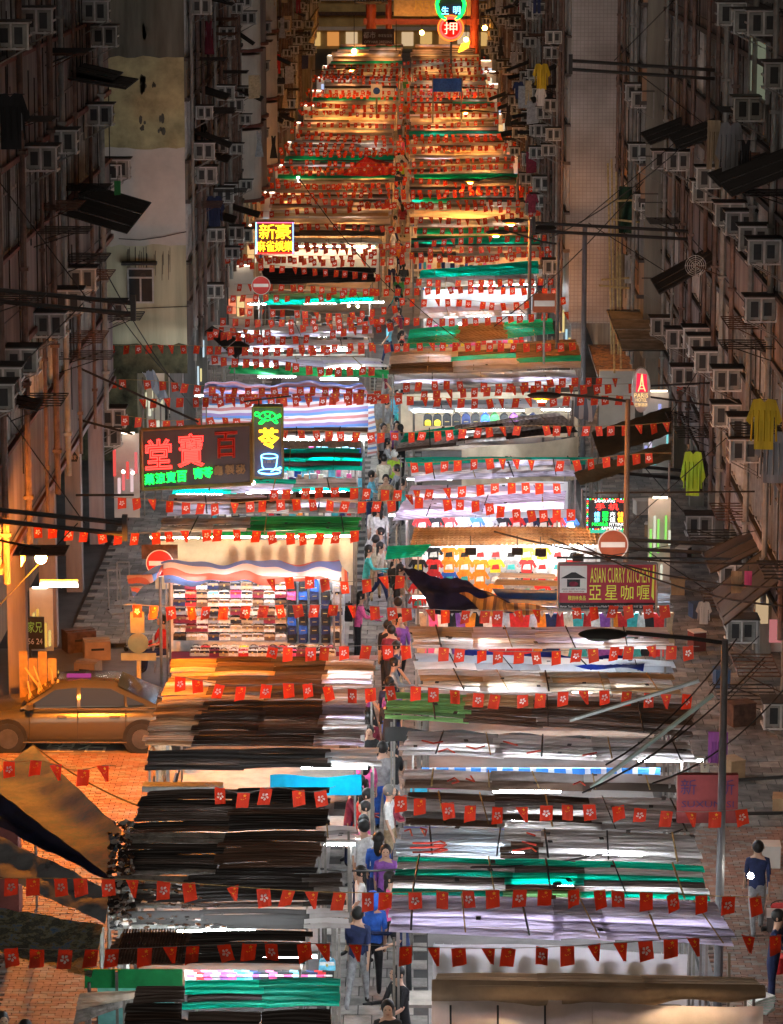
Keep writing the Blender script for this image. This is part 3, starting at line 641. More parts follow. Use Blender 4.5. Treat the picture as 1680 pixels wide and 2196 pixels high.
def sheet_mesh(c00, c10, c11, c01, mm, r, bow=.03, ribs=CORR, across=False, jit=.06):
    """one corrugated panel; c00 back-left, c10 back-right, c11 front-right, c01 front-left; ribs run left-right unless across"""
    q = MB(); a = ribs * 2; ph = r.uniform(0, 6); e0 = r.uniform(-jit, jit); e1 = r.uniform(-jit, jit)
    ln = max((c10 - c00).length, .1); dx = (c10 - c00).normalized()
    hump = .075 * (c01 - c00).length
    def fn(s, t):
        x = s; p = c00.lerp(c10, x).lerp(c01.lerp(c11, x), t); p = p + dx * (e0 * (1 - x) + e1 * x)
        k = (s if across else t); p.z += .010 * math.cos(math.pi * a * k) + (0 if across else hump * math.sin(math.pi * t)) + bow * math.sin(math.pi * s) * .5 + .012 * math.sin(3 * s + ph)
        return p
    if across: q.grid(fn, min(a * 3, 120), 1)
    else: q.grid(fn, 4, a)
    return q.mesh('roof_sheet', mm)
def roof(st, quad, rows, cols, pal, r, zb=2.85, zf=2.6, colx=None, across=False, detail=2, lift=.03, ribs=CORR):
    """quad: survey marks of back-left, back-right, front-right, front-left corners. pal: rows x cols of names or a list per row"""
    A = G(*quad[0], zb); B = G(*quad[1], zb); C_ = G(*quad[2], zf); D = G(*quad[3], zf)
    xs = colx or [i / cols for i in range(cols + 1)]
    for j in range(rows):
        t0 = j / rows - .16 / rows; t1 = (j + 1) / rows + .16 / rows
        for i in range(cols):
            p = pal(j, i, r) if callable(pal) else pal[j % len(pal)]
            if isinstance(p, (list, tuple)): p = p[i % len(p)]
            if p is None: continue
            s0, s1 = xs[i] - (.012 if i else 0), xs[i + 1] + (.012 if i < cols - 1 else 0)
            f = lambda s, t: A.lerp(B, s).lerp(D.lerp(C_, s), t)
            c00, c10, c11, c01 = f(s0, t0), f(s1, t0), f(s1, t1), f(s0, t1)
            up = .006 * (j % 2) + .008 * i + r.uniform(0, .008)
            for c, k in ((c00, .5), (c10, .5), (c11, 1), (c01, 1)): c.z += up + (0 if k == .5 else .024)
            me = sheet_mesh(c00, c10, c11, c01, SH.pick(p, r.choice((0, 0, 1, 2, 2))), r, ribs=ribs, across=across)
            put('roof_sheet', me, st)
    return A, B, C_, D
def straps(st, P, n, r, tapes=4):
    A, B, C_, D = P
    for k in range(n):
        s = (k + .5 + r.uniform(-.2, .2)) / n; a = A.lerp(B, s); b = D.lerp(C_, s + r.uniform(-.01, .03)); up = Vector((0, 0, .075))
        MB().tube(a + up, b + up, .012 if k % 2 else .016, 4).build('strap', M_rope if r.random() < .35 else M_tape, st)
    for k in range(tapes):
        s = r.random(); t = r.random() * .8; p = A.lerp(B, s).lerp(D.lerp(C_, s), t)
        MB().box((p.x, p.y, p.z + .07), (.07, (D - A).length * .16, .012), 0, r.uniform(-.2, .2)).build('tape', M_tape, st)
def posts(st, P, inset=.12):
    A, B, C_, D = P; q = []
    for p, dx in ((A, 1), (B, -1), (C_, -1), (D, 1)):
        MB().bb(p.x + dx * inset - .02, p.x + dx * inset + .02, p.y - .02, p.y + .02, 0.0, p.z - .06).build('post', M_post, st)
def tubes(st, P, n, mm, r, dz=.2, ln=1.15, t=.3):
    A, B, C_, D = P
    for k in range(n):
        s = (k + .5) / n + r.uniform(-.06, .06); p = A.lerp(B, s).lerp(D.lerp(C_, s), t); l = min(ln, (B - A).length * .8)
        o = MB().bb(p.x - l / 2 - .03, p.x + l / 2 + .03, p.y - .04, p.y + .04, p.z - dz + .035, p.z - dz + .07).build('lamp_holder', M_wht, st)
        MB().tube((p.x - l / 2, p.y, p.z - dz), (p.x + l / 2, p.y, p.z - dz), .02, 6).build('fluorescent_tube', mm, o)
def table(st, P, h=.75):
    A, B, C_, D = P; x0 = min(A.x, D.x) + .3; x1 = max(B.x, C_.x) - .3; y0 = D.y + .3; y1 = A.y - .2
    if y1 - y0 > .3: MB().bb(x0, x1, y0, y1, h - .05, h).build('counter', M_table, st)
def hang_sheet(st, a, b, ztop, zbot, mm, r, name='cover_sheet', amp=.05, n=26, tilt=0, seams=True):
    """hanging cloth from a to b (world xy)"""
    a = Vector(a); b = Vector(b); d = (b - a); nrm = Vector((d.y, -d.x, 0)).normalized(); ph = r.uniform(0, 9); q = MB()
    def fn(s, t):
        p = a.lerp(b, s); w = amp * (t * .8 + .2) * (math.sin(s * n * .9 + ph) + .6 * math.sin(s * n * 2.3 + 2 * ph)) + tilt * t
        p = p + nrm * w; p.z = ztop + (zbot - ztop) * t + .03 * math.sin(s * 7 + ph) * (1 - t); return p
    q.grid(fn, n * 2, 4); o = q.build(name, mm, st, True)
    return o
STG = 'market stalls along both sides of the aisle'
def stall(label, quad, rows, cols, pal, seed, zb=2.85, zf=2.6, colx=None, lamp=2, lampm=None, strap=3, tapes=4, across=False, tb=True, ribs=CORR, dz=.2, lift=.03, name='market_stall'):
    r = random.Random(seed); c = (G(*quad[0], 2.7) + G(*quad[2], 2.7)) / 2; c.z = 0
    st = thing(name, label, 'market stall', c, 0, STG)
    P = roof(st, quad, rows, cols, pal, r, zb, zf, colx, across, lift=lift, ribs=ribs); 
    if strap: straps(st, P, strap, r, tapes)
    posts(st, P)
    if lamp: tubes(st, P, lamp, lampm or M_tubeW, r, dz)
    if tb: table(st, P)
    return st, P, r
def front_sheet(st, P, mm, r, ztop=2.52, zbot=.5, s0=0, s1=1, dy=0.03, amp=.05, name='cover_sheet'):
    A, B, C_, D = P; a = D.lerp(C_, s0); b = D.lerp(C_, s1); a = Vector((a.x, a.y - dy, 0)); b = Vector((b.x, b.y - dy, 0))
    return hang_sheet(st, a, b, ztop, zbot, mm, r, name, amp)

# --- goods --------------------------------------------------------------------
CLO = {'black': (.02, .02, .022), 'navy': (.02, .03, .09), 'grey': (.3, .3, .31), 'white': (.78, .77, .74), 'red': (.6, .03, .03), 'orange': (.8, .25, .02), 'yellow': (.8, .55, .03), 'pink': (.8, .12, .35),
       'blue': (.03, .12, .5), 'teal': (.05, .4, .4), 'purple': (.25, .08, .35), 'brown': (.16, .09, .05), 'tan': (.45, .33, .2), 'green': (.05, .3, .08), 'lime': (.45, .75, .05), 'maroon': (.2, .02, .04), 'cream': (.65, .58, .45), 'sky': (.15, .55, .75)}
def cm(c): return mat('cloth_' + c, CLO[c], .8, dirt=.30, scale=11, trans=0, bump=.5)
M_strapm = mat('bag_trim', (.12, .07, .035), .5)
M_gold = mat('brass_clasp', (.7, .5, .15), .3, metal=.8)
def handbag_mesh(w, h, d=.14):
    """body with domed top, flap, clasp and looped handle: materials 0 body 1 trim 2 clasp"""
    q = MB(); out = [(-w / 2, 0), (w / 2, 0), (w / 2 * .96, h * .62), (w * .36, h * .8), (-w * .36, h * .8), (-w / 2 * .96, h * .62)]
    q.prism(out, (0, -d / 2, 0), (1, 0, 0), (0, 0, 1), (0, 1, 0), d, 0)
    q.prism([(-w * .46, h * .45), (w * .46, h * .45), (w * .42, h * .72), (-w * .42, h * .72)], (0, -d / 2 - .012, 0), (1, 0, 0), (0, 0, 1), (0, 1, 0), .011, 1)
    q.box((0, -d / 2 - .018, h * .47), (.035, .012, .04), 2)
    pts = [(-w * .26, 0, h * .78), (-w * .2, 0, h * .95), (0, 0, h * 1.02), (w * .2, 0, h * .95), (w * .26, 0, h * .78)]; q.path([Vector(p) for p in pts], .009, 4, 1)
    return q
def backpack_mesh(w, h, d=.17):
    q = MB(); n = 8; out = [(-w / 2, 0), (w / 2, 0)] + [(w / 2 * math.cos(math.pi * k / n), h * .62 + h * .36 * math.sin(math.pi * k / n)) for k in range(n + 1)]
    q.prism(out, (0, -d / 2, 0), (1, 0, 0), (0, 0, 1), (0, 1, 0), d, 0)
    q.prism([(a * .7, b * .48 + .02) for a, b in out], (0, -d / 2 - .05, 0), (1, 0, 0), (0, 0, 1), (0, 1, 0), .049, 1)
    q.box((0, -d / 2 - .056, h * .38), (w * .5, .01, .014), 2)
    q.path([Vector(p) for p in ((-.04, 0, h * .97), (-.03, 0, h * 1.06), (.03, 0, h * 1.06), (.04, 0, h * .97))], .01, 4, 1)
    return q
def tee_outline(w=.5, h=.6, sleeve=.16, long=False):
    sh = w / 2; sl = .42 if long else sleeve
    return [(-sh * .72, 0), (sh * .72, 0), (sh * .74, h * .66), (sh * (1.0 if long else 1.05), h * .66 - sl * .8), (sh * 1.38, h * .70 - sl * .6), (sh * .86, h * .98), (sh * .28, h), (0, h * .93), (-sh * .28, h), (-sh * .86, h * .98), (-sh * 1.38, h * .70 - sl * .6), (-sh * (1.0 if long else 1.05), h * .66 - sl * .8), (-sh * .74, h * .66)]
def dress_outline(w=.42, h=.95): return [(-w / 2, 0), (w / 2, 0), (w * .22, h * .6), (w * .3, h), (w * .12, h), (0, h * .9), (-w * .12, h), (-w * .3, h), (-w * .22, h * .6)]
def garment_mesh(out, t=.02, pr=None):
    q = MB(); q.prism(out, (0, 0, 0), (1, 0, 0), (0, 0, 1), (0, 1, 0), t, 0)
    if pr:
        w, z, h = pr; q.prism([(-w / 2, z), (w / 2, z), (w * .42, z + h), (-w * .35, z + h * .85)], (0, -.004, 0), (1, 0, 0), (0, 0, 1), (0, 1, 0), .003, 1)
    q.tube((0, t / 2, out[len(out) // 2][1]), (0, t / 2, out[len(out) // 2][1] + .08), .006, 4, 2)
    return q
def art(name, me_fn, mats_key):
    return me_fn
GOODM = {}
def good(kind, c1, c2, size=1.0):
    k = (kind, c1, c2, size)
    if k not in GOODM:
        if kind == 'handbag': GOODM[k] = handbag_mesh(.25 * size, .185 * size).mesh('handbag', [cm(c1), cm(c2) if c2 else M_strapm, M_gold])
        if kind == 'backpack': GOODM[k] = backpack_mesh(.27 * size, .38 * size).mesh('backpack', [cm(c1), cm(c2 or c1), M_gold])
        if kind == 't_shirt': GOODM[k] = garment_mesh(tee_outline(.44 * size, .40 * size, .12), .025, (.24 * size, .10 * size, .16 * size)).mesh('t_shirt', [cm(c1), cm(c2 or c1), M_iron])
        if kind == 'shirt': GOODM[k] = garment_mesh(tee_outline(.5 * size, .7 * size, long=True), .05).mesh('shirt', [cm(c1), cm(c1), M_iron])
        if kind == 'hung_jacket': GOODM[k] = garment_mesh([(-.15 * size, 0), (.15 * size, 0), (.17 * size, .45 * size), (.13 * size, .62 * size), (.05 * size, .70 * size), (0, .68 * size), (-.05 * size, .70 * size), (-.13 * size, .62 * size), (-.17 * size, .45 * size)], .05).mesh('jacket', [cm(c1), cm(c1), M_iron])
        if kind == 'dress': GOODM[k] = garment_mesh(dress_outline(.42 * size, .95 * size), .05).mesh('dress', [cm(c1), cm(c1), M_iron])
        if kind == 'pouch':
            q = MB(); q.prism([(-.07, 0), (.07, 0), (.085, .2), (-.085, .22)], (0, 0, 0), (1, 0, 0), (0, 0, 1), (0, 1, 0), .06, 0); q.box((0, -.004, .15), (.12, .008, .03), 1); GOODM[k] = q.mesh('pouch', [cm(c1), cm(c2 or 'white')])
        if kind == 'cap':
            q = MB(); q.ball((0, 0, .0), .11, 0, 10, 5, (1, 1, .8)); q.prism([(-.09, -.2), (.09, -.2), (.1, -.05), (-.1, -.05)], (0, 0, .0), (1, 0, 0), (0, 1, 0), (0, 0, 1), .012, 1); GOODM[k] = q.mesh('cap', [cm(c1), cm(c2 or c1)])
    return GOODM[k]
def put_good(kind, c1, c2, loc, where, group, rz=0, size=1.0, ry=0):
    o = put(kind, good(kind, c1, c2, size), None, loc, (0, ry, rz)); k = {'t_shirt': 'T-shirt', 'hung_jacket': 'jacket'}.get(kind, kind)
    d = (c1 if (not c2 or c2 == c1) else '%s and %s' % (c1, c2))
    tag(o, '%s %s %s' % (d, k, where), k, group); o.name = {'hung_jacket': 'jacket'}.get(kind, kind); return o
def goods_block(st, x0, x1, y, z0, z1, r, cols=None, n=None, name='merchandise'):
    """uncountable small goods hung in rows under a far roof: one part marked stuff"""
    q = MB(); names = cols or ['black', 'navy', 'grey', 'white', 'red', 'orange', 'pink', 'blue', 'teal', 'brown', 'tan', 'white', 'cream']
    w = .17; x = x0 + .1
    while x < x1 - .1:
        z = z0
        while z < z1 - .1:
            if r.random() < .93:
                ww = w * r.uniform(.6, 1.1); hh = .26 * r.uniform(.6, 1.1); q.box((x, y + r.uniform(-.05, .05), z + hh / 2), (ww, .08, hh), r.randrange(len(names)), 0, r.uniform(-.1, .1))
            z += .28
        x += w * 1.1
    if q.f: tag(q.build(name, [cm(c) for c in names], st), None, kind='stuff')
def merch_front(st, P, r, cols=None, z0=1.0, z1=2.35, back=.55, **k):
    A, B, C_, D = P; goods_block(st, D.x + .1, C_.x - .1, D.y + (A.y - D.y) * back, z0, z1, r, cols)

W_ = 'white'
def mix(*names, wts=None):
    def f(j, i, r): return r.choices(names, wts)[0]
    return f
# ------------------------------------------------------------------ right-hand stalls, near to far
st, P, r = stall('front stall under a folded brown tarp with pale cloth walls', [(932, 2092), (1618, 2104), (1636, 2128), (926, 2116)], 1, 3, ['beige'], 11, 2.75, 2.7, strap=0, lamp=2, lampm=M_dimY, tb=False)
M_brownT = mat('tarp_brown', (.27, .19, .12), .8, dirt=.3, scale=1.5, trans=.08)
q = MB(); A, B = G(926, 2100, 2.78), G(1640, 2112, 2.78)
def fold(s, t):
    p = A.lerp(B, s); p.y -= .06 + .16 * math.sin(t * math.pi) ; p.z = 2.80 - .34 * t * (1 + .35 * math.sin(s * 5) + .12 * math.sin(s * 23)) ; return p
q.grid(fold, 40, 5); q.build('folded_tarp', M_brownT, st, True)
front_sheet(st, P, mat('cover_pinkish', (.60, .50, .44), .8, dirt=.2, scale=1.2, trans=.45), r, 2.55, .1, 0, 1, .12, .04)
D_, C2 = P[3], P[2]
for k in range(7):
    x = D_.x + (C2.x - D_.x) * (k + .4) / 7; MB().tube((x, D_.y - .2, 2.5), (x + .03, D_.y - .2, .1), .014, 4).build('seam_rod', M_tape, st)
st, P, r = stall('stall with lilac translucent roof and white sheet showing jacket shadows', [(838, 1922), (1535, 1942), (1582, 2034), (828, 2002)], 5, 3, lambda j, i, r: 'lilac' if i != 1 or j % 2 else 'lilac', 12, lamp=4, lampm=glow('tube_lilac_dim', (.84, .78, 1.0), 26), strap=6, colx=[0, .5, .64, 1], dz=.2)
front_sheet(st, P, mat('cover_near_white', (.36, .36, .37), .7, dirt=.1, scale=1, trans=.42), r, 2.5, .35, .135, .86, .0, .025)
RS1 = P
for k in range(9):
    s = .17 + .67 * k / 8.6; p = P[3].lerp(P[2], s); put_good('hung_jacket', ['grey', 'brown', 'navy', 'grey', 'tan', 'black'][k % 6], None, (p.x, p.y + .07, 1.80), 'hanging %s behind the white sheet under the lilac roof' % ('at the aisle end', 'beside the aisle end', 'left of the middle', 'near the middle', 'in the middle', 'right of the middle', 'toward the lamp post', 'close to the lamp post', 'nearest the lamp post')[k], 'jackets behind the white sheet', 0, .8)
q = MB()
for k in range(28):
    s = .14 + .7 * k / 27; p = P[3].lerp(P[2], s); q.tube((p.x, p.y + .12, 2.45), (p.x, p.y + .12, 1.0), .005, 3)
for k in range(9): q.tube((P[3].x + .7, P[3].y + .12, 1.1 + k * .15), (P[3].x + 4.2, P[2].y + .12, 1.1 + k * .15), .005, 3)
q.build('wire_grid', M_wht, st)
GW = ['green', 'white', 'green', 'dark', 'white', 'green', 'green']
st, P, r = stall('stall roofed in bright green and white translucent strips at the lower right', [(852, 1840), (1500, 1862), (1522, 1938), (836, 1922)], 6, 3, lambda j, i, r: ['green', 'white', 'green', 'dark', 'white', 'green'][j] if i != 1 else ['green', 'dark', 'green', 'green', 'brown', 'lime'][j], 13, colx=[0, .37, .60, 1], lamp=3, strap=5, tapes=7, dz=.2)
st, P, r = stall('stall with red sprayed writing on its white roof, above the bright green one', [(862, 1778), (1490, 1796), (1508, 1860), (850, 1838)], 5, 3, lambda j, i, r: ('ice' if i == 0 else 'brown' if i == 1 and j > 1 else 'white' if i < 2 or j % 2 else 'grey'), 14, colx=[0, .36, .48, 1], lamp=2, strap=5, tapes=6)
def scrawl(st, pts_list, z=2.93, rad=.016):
    q = MB()
    for pts in pts_list: q.path([G(u, v, z) for u, v in pts], rad, 4)
    q.build('sprayed_writing', M_red, st)
scrawl(st, [[(868, 1782), (880, 1778), (884, 1792)], [(902, 1776), (915, 1780), (912, 1792), (905, 1780)], [(885, 1808), (925, 1808), (945, 1804), (955, 1808)], [(880, 1818), (950, 1816), (958, 1812), (930, 1812)], [(885, 1828), (945, 1826), (960, 1822), (945, 1820), (930, 1826)], [(1130, 1786), (1148, 1792)], [(1120, 1805), (1150, 1812)], [(1100, 1824), (1140, 1818), (1150, 1826)]])
st, P, r = stall('grey and white striped stall roof second above the green roof on the right', [(868, 1703), (1480, 1722), (1500, 1792), (864, 1770)], 5, 3, lambda j, i, r: ['white', 'grey', 'white', 'grey', 'white'][j] if r.random() < .7 else 'brown', 15, lamp=1, strap=5, tapes=8)
MB().quad(G(866, 1772, 2.7), G(1400, 1788, 2.7), G(1400, 1794, 2.62), G(866, 1777, 2.62)).build('blue_tarp_edge', mat('tarp_blue', (.02, .05, .35), .5, dirt=.3, trans=.2), st)
st, P, r = stall('dirty brown roofed stall with scribbles and an orange light patch', [(872, 1655), (1452, 1672), (1458, 1704), (860, 1694)], 2, 3, ['grey', 'brown'], 16, lamp=1, strap=5, tapes=3)
scrawl(st, [[(960, 1675), (975, 1668), (985, 1676), (970, 1680)], [(1000, 1670), (1018, 1676), (1010, 1664)], [(1230, 1682), (1245, 1676), (1255, 1684)]])
st, P, r = stall('stall with pink and blue goods glowing under its white scribbled roof', [(872, 1572), (1478, 1596), (1494, 1640), (856, 1622)], 5, 3, mix('white', 'white', 'grey'), 17, lamp=4, strap=5, tapes=8)
scrawl(st, [[(905, 1588), (930, 1594), (950, 1590)], [(1000, 1600), (1020, 1606), (1040, 1600)], [(1080, 1590), (1110, 1598)], [(940, 1612), (960, 1606), (975, 1614)], [(1130, 1615), (1160, 1610)], [(1250, 1620), (1280, 1614)]])
A, B, C_, D = P
MB().bb(D.x + .4, C_.x - .6, D.y - .12, D.y - .08, 2.28, 2.42).build('blue_valance', stripes('valance_blue', [(.05, .25, .7), (.7, .75, .8), (.05, .3, .75)], .3, 'X', .3), st)
MB().bb(D.x + .45, C_.x - .8, D.y - .06, D.y - .03, 2.02, 2.27).build('pink_valance', mat('valance_pink', (.9, .08, .45), .6, trans=.5), st)
MB().bb(D.x + .2, D.x + .5, D.y - .2, D.y - .05, 1.6, 2.35).build('blue_display', mat('sky_panel', (.05, .55, .75), .5, trans=.3), st)
st, P, r = stall('stall piled with lime green panels at the aisle end and brown boards behind', [(832, 1488), (1470, 1503), (1492, 1585), (826, 1542)], 7, 3, lambda j, i, r: 'lime' if i == 0 else ('wood' if j < 3 else 'brown') if i == 1 else r.choice(('brown', 'dark', 'grey')), 18, colx=[0, .27, .5, 1], lamp=0, strap=3, tapes=3, lift=.06)
q = MB(); a = G(826, 1560, 2.45); b = G(1455, 1590, 2.45)
q.grid(lambda s, t: a.lerp(b, s) + Vector((0, -.1 * t, -.25 * t + .03 * math.sin(s * 30))), 30, 2); q.build('black_tarp', M_tape, st)
st, P, r = stall('stall with white and sandy plank roof above the lime green panels', [(900, 1440), (1440, 1452), (1460, 1496), (905, 1484)], 4, 4, mix('white', 'beige', 'white', 'wood'), 19, lamp=2, strap=5, tapes=6)
st, P, r = stall('stall with short white plank roof and a royal blue tarp tucked behind it', [(888, 1406), (1440, 1424), (1450, 1448), (896, 1438)], 2, 4, mix('white', 'ice'), 20, lamp=1, strap=4, tapes=4)
q = MB(); a = G(985, 1396, 2.9); b = G(1385, 1412, 2.9); c = G(1380, 1440, 2.75); d = G(985, 1408, 2.75)
q.grid(lambda s, t: a.lerp(b, s).lerp(d.lerp(c, s), t) + Vector((0, 0, .05 * math.sin(s * 17 + t * 5))), 24, 3); q.build('blue_tarp', mat('tarp_royal', (.01, .04, .42), .4, dirt=.35), st, True)
st, P, r = stall('stall with pinkish white plank roof in front of the hanging dresses', [(880, 1347), (1432, 1352), (1442, 1398), (884, 1394)], 4, 4, mix('white', 'beige', 'white', 'lilac'), 21, lamp=2, strap=4, tapes=7)
# dresses under the next roof
st, P, r = stall('clothes stall under crumpled navy tarp and flat blue boards', [(905, 1245), (1440, 1252), (1440, 1302), (905, 1300)], 2, 4, lambda j, i, r: [None, None, None, 'pale'][i], 22, lamp=4, strap=0, tb=False, dz=.2)
q = MB(); ca = [G(860, 1220, 2.95), G(1010, 1252, 3.0), G(1155, 1310, 2.6), G(935, 1316, 2.45)]
q.grid(lambda s, t: ca[0].lerp(ca[1], s).lerp(ca[3].lerp(ca[2], s), t) + Vector((0, 0, .05 * math.sin(s * 9 + 4 * t) + .03 * math.sin(t * 13 + s * 3) + .015 * math.sin(s * 41 + t * 20))), 26, 14)
q.build('navy_tarp', mat('tarp_navy', (.012, .016, .06), .35, dirt=.4, scale=3), st, True)
q = MB(); ca2 = [G(985, 1272, 2.85), G(1100, 1290, 2.85), G(1195, 1312, 2.7), G(1040, 1318, 2.7)]
q.grid(lambda s, t: ca2[0].lerp(ca2[1], s).lerp(ca2[3].lerp(ca2[2], s), t) + Vector((0, 0, .05 * math.sin(s * 12 + 4 * t))), 18, 8); q.build('checked_tarp', stripes('tarp_check', [(.5, .28, .08), (.15, .08, .05), (.4, .22, .1)], .22, 'X', .1), st, True)
cb = [G(1055, 1262, 2.75), G(1200, 1266, 2.75), G(1200, 1300, 2.6), G(1080, 1298, 2.6)]
q = MB(); q.grid(lambda s, t: cb[0].lerp(cb[1], s).lerp(cb[3].lerp(cb[2], s), t), 4, 2); q.build('blue_roof_board', mat('tarp_blue2', (.02, .16, .62), .5, dirt=.3), st)
for k, (u0, v0, u1, v1) in enumerate(((1075, 1228, 1190, 1238), (1066, 1242, 1200, 1254))):
    a, b, c, d = G(u0, v0, 2.95), G(u1, v0 + 3, 2.95), G(u1 + 4, v1 + 4, 2.9), G(u0 - 8, v1, 2.9); MB().quad(a, b, c, d).build('loose_board', SH['beige'], st)
dc = ['tan', 'pink', 'white', 'black', 'purple', 'orange', 'black', 'white', 'red', 'white', 'red', 'red', 'white', 'orange', 'navy', 'red', 'cream', 'teal', 'red', 'white', 'purple', 'orange', 'red', 'teal', 'white', 'black', 'red', 'tan']
for k, c in enumerate(dc):
    u = 912 + k * 19.3; p = G(u, 1302, 2.45); put_good('dress', c, None, (p.x, p.y - .05 * (k % 3), 1.38), 'hanging %s on the rail below the blue boards' % ('near the aisle', 'beneath the navy tarp', 'in the middle', 'below the blue board', 'left of the curry sign', 'under the curry sign', 'by the far end')[k * 7 // len(dc)], 'dresses on the rail below the blue boards')
MB().tube(G(900, 1302, 2.42), G(1445, 1302, 2.42), .02, 6).build('clothes_rail', M_post, st)
# T-shirt wall stall
st, P, r = stall('T-shirt stall with a rattan coloured ribbed awning', [(892, 1136), (1283, 1138), (1290, 1168), (886, 1170)], 1, 1, ['wood'], 23, lamp=4, strap=0, across=True, ribs=42, tb=False, dz=.22)
A, B, C_, D = P
q = MB(); a, b, c, d = G(832, 1172, 2.75), G(925, 1168, 2.75), G(905, 1192, 2.6), G(826, 1200, 2.6); q.grid(lambda s, t: a.lerp(b, s).lerp(d.lerp(c, s), t) + Vector((0, 0, .012 * math.cos(t * 40))), 2, 14); q.build('green_side_sheet', SH['green'], st)
MB().bb(D.x + .05, C_.x, D.y + .55, D.y + .58, .6, 2.5).build('display_board', M_wht, st)
tc = random.Random(77)
for row in range(5):
    for col in range(12):
        p = G(892 + col * 33.5, 1170, 2.6); c1 = tc.choice(['orange', 'red', 'white', 'black', 'white', 'blue', 'yellow', 'grey', 'orange', 'red'] if col < 6 else ['white', 'grey', 'black', 'white', 'yellow', 'lime', 'red', 'grey'])
        c2 = tc.choice([c for c in ('white', 'red', 'yellow', 'teal', 'black') if c != c1])
        put_good('t_shirt', c1, c2, (p.x + .05, p.y + .38 - .02 * (row % 2), 2.17 - row * .29), 'in the %s row of the bright T-shirt wall' % ['top', 'second', 'middle', 'fourth', 'bottom'][row], 'T-shirts on the bright wall', 0, .78, tc.uniform(-.04, .04))
# floodlights and row of shirts behind
for k, (u, v) in enumerate(((1010, 1182), (1110, 1182), (1160, 1184), (1240, 1196))):
    p = PY(u, v, P[3].y - .5); o = MB(); o.box((0, 0, 0), (.26, .05, .2), 0, 0, .5); o.tube((0, .02, .08), (0, .3, .3), .012, 4); MB().box((0, .035, -.01), (.22, .01, .16), 0, 0, .5).build('lit_face', glow('flood_face', (1, .97, .92), 75), o.build('floodlight', M_iron, None, loc=p), loc=(0, 0, 0)); o = [x for x in COL.objects if x.name.startswith('floodlight')][-1]; tag(o, '%s small black floodlight from the aisle over the T-shirt wall' % ORD[k], 'floodlight', 'floodlights over the T-shirt wall')
st, P, r = stall('stall with tilted lilac roof over a row of folded T-shirts', [(862, 1078), (1212, 1058), (1206, 1092), (840, 1118)], 2, 2, ['lilac', 'lilac'], 24, lamp=4, lampm=M_tubeP, strap=3, tapes=3)
cc = ['red', 'black', 'red', 'white', 'blue', 'grey', 'black', 'red', 'navy', 'black', 'red', 'blue']
for k, c in enumerate(cc):
    p = G(905 + k * 29, 1112, 2.4); put_good('t_shirt', c, 'white', (p.x, p.y + .2, 2.06), 'hanging in the row above the rattan coloured awning', 'T-shirts above the rattan awning', 0, .8)
o = MB().ball((0, 0, 0), .05).build('bulb', M_bulb, None, loc=G(1227, 1131, 2.2)); tag(o, 'bare white bulb shining above the rattan coloured awning', 'light bulb')
st, P, r = stall('stall with narrow lilac roof glowing above the tilted one', [(878, 1046), (1205, 1046), (1212, 1064), (866, 1078)], 2, 2, ['lilac', 'white'], 25, lamp=2, lampm=M_tubeP, strap=2)
st, P, r = stall('stall with lilac roof and white sheet showing shirt shadows farther up', [(882, 1002), (1222, 988), (1232, 1024), (884, 1034)], 3, 2, ['lilac', 'white', 'lilac'], 26, lamp=3, lampm=M_dim, strap=4, tapes=3, dz=.22)
front_sheet(st, P, M_sheetW, r, 2.5, 1.2, .12, .96, 0, .03)
for k in range(8):
    s = .2 + .72 * k / 8; p = P[3].lerp(P[2], s); put_good('hung_jacket', ['grey', 'white', 'tan', 'grey'][k % 4], None, (p.x, p.y + .06, 1.74), 'behind the white sheet in the stall before the thin green roof', 'shirts behind the farther white sheet', 0, .9)
st, P, r = stall('thin bright green roofed stall over a beige cloth on the right', [(872, 984), (1268, 984), (1276, 1000), (876, 1002)], 2, 3, ['green', 'green'], 27, lamp=1, strap=3)
st, P, r = stall('stall with long slanting roof, teal at the aisle end, dark boards behind', [(868, 930), (1200, 888), (1242, 930), (850, 972)], 6, 3, lambda j, i, r: 'green' if i == 0 and j < 3 else r.choice(('dark', 'white', 'brown', 'grey', 'black')), 28, colx=[0, .33, .6, 1], lamp=1, strap=4, tapes=8)
front_sheet(st, P, M_sheetB, r, 2.5, 1.3, .35, 1, 0, .04)
st, P, r = stall('backpack stall under blue striped cloth on the right', [(878, 862), (1228, 858), (1235, 876), (880, 882)], 2, 2, ['pale', 'ice'], 29, lamp=4, strap=2, dz=.2)
bc = ['yellow', 'yellow', 'black', 'black', 'navy', 'black', 'blue', 'green', 'black', 'purple', 'black', 'navy']
for k, c in enumerate(bc):
    p = G(918 + k * 20.5, 884, 2.45); put_good('backpack', c if k > 1 else 'black', 'yellow' if k < 2 else None, (p.x, p.y + .1, 2.04), 'hanging in the row under the blue striped cloth', 'backpacks under the blue striped cloth', 0, .95)
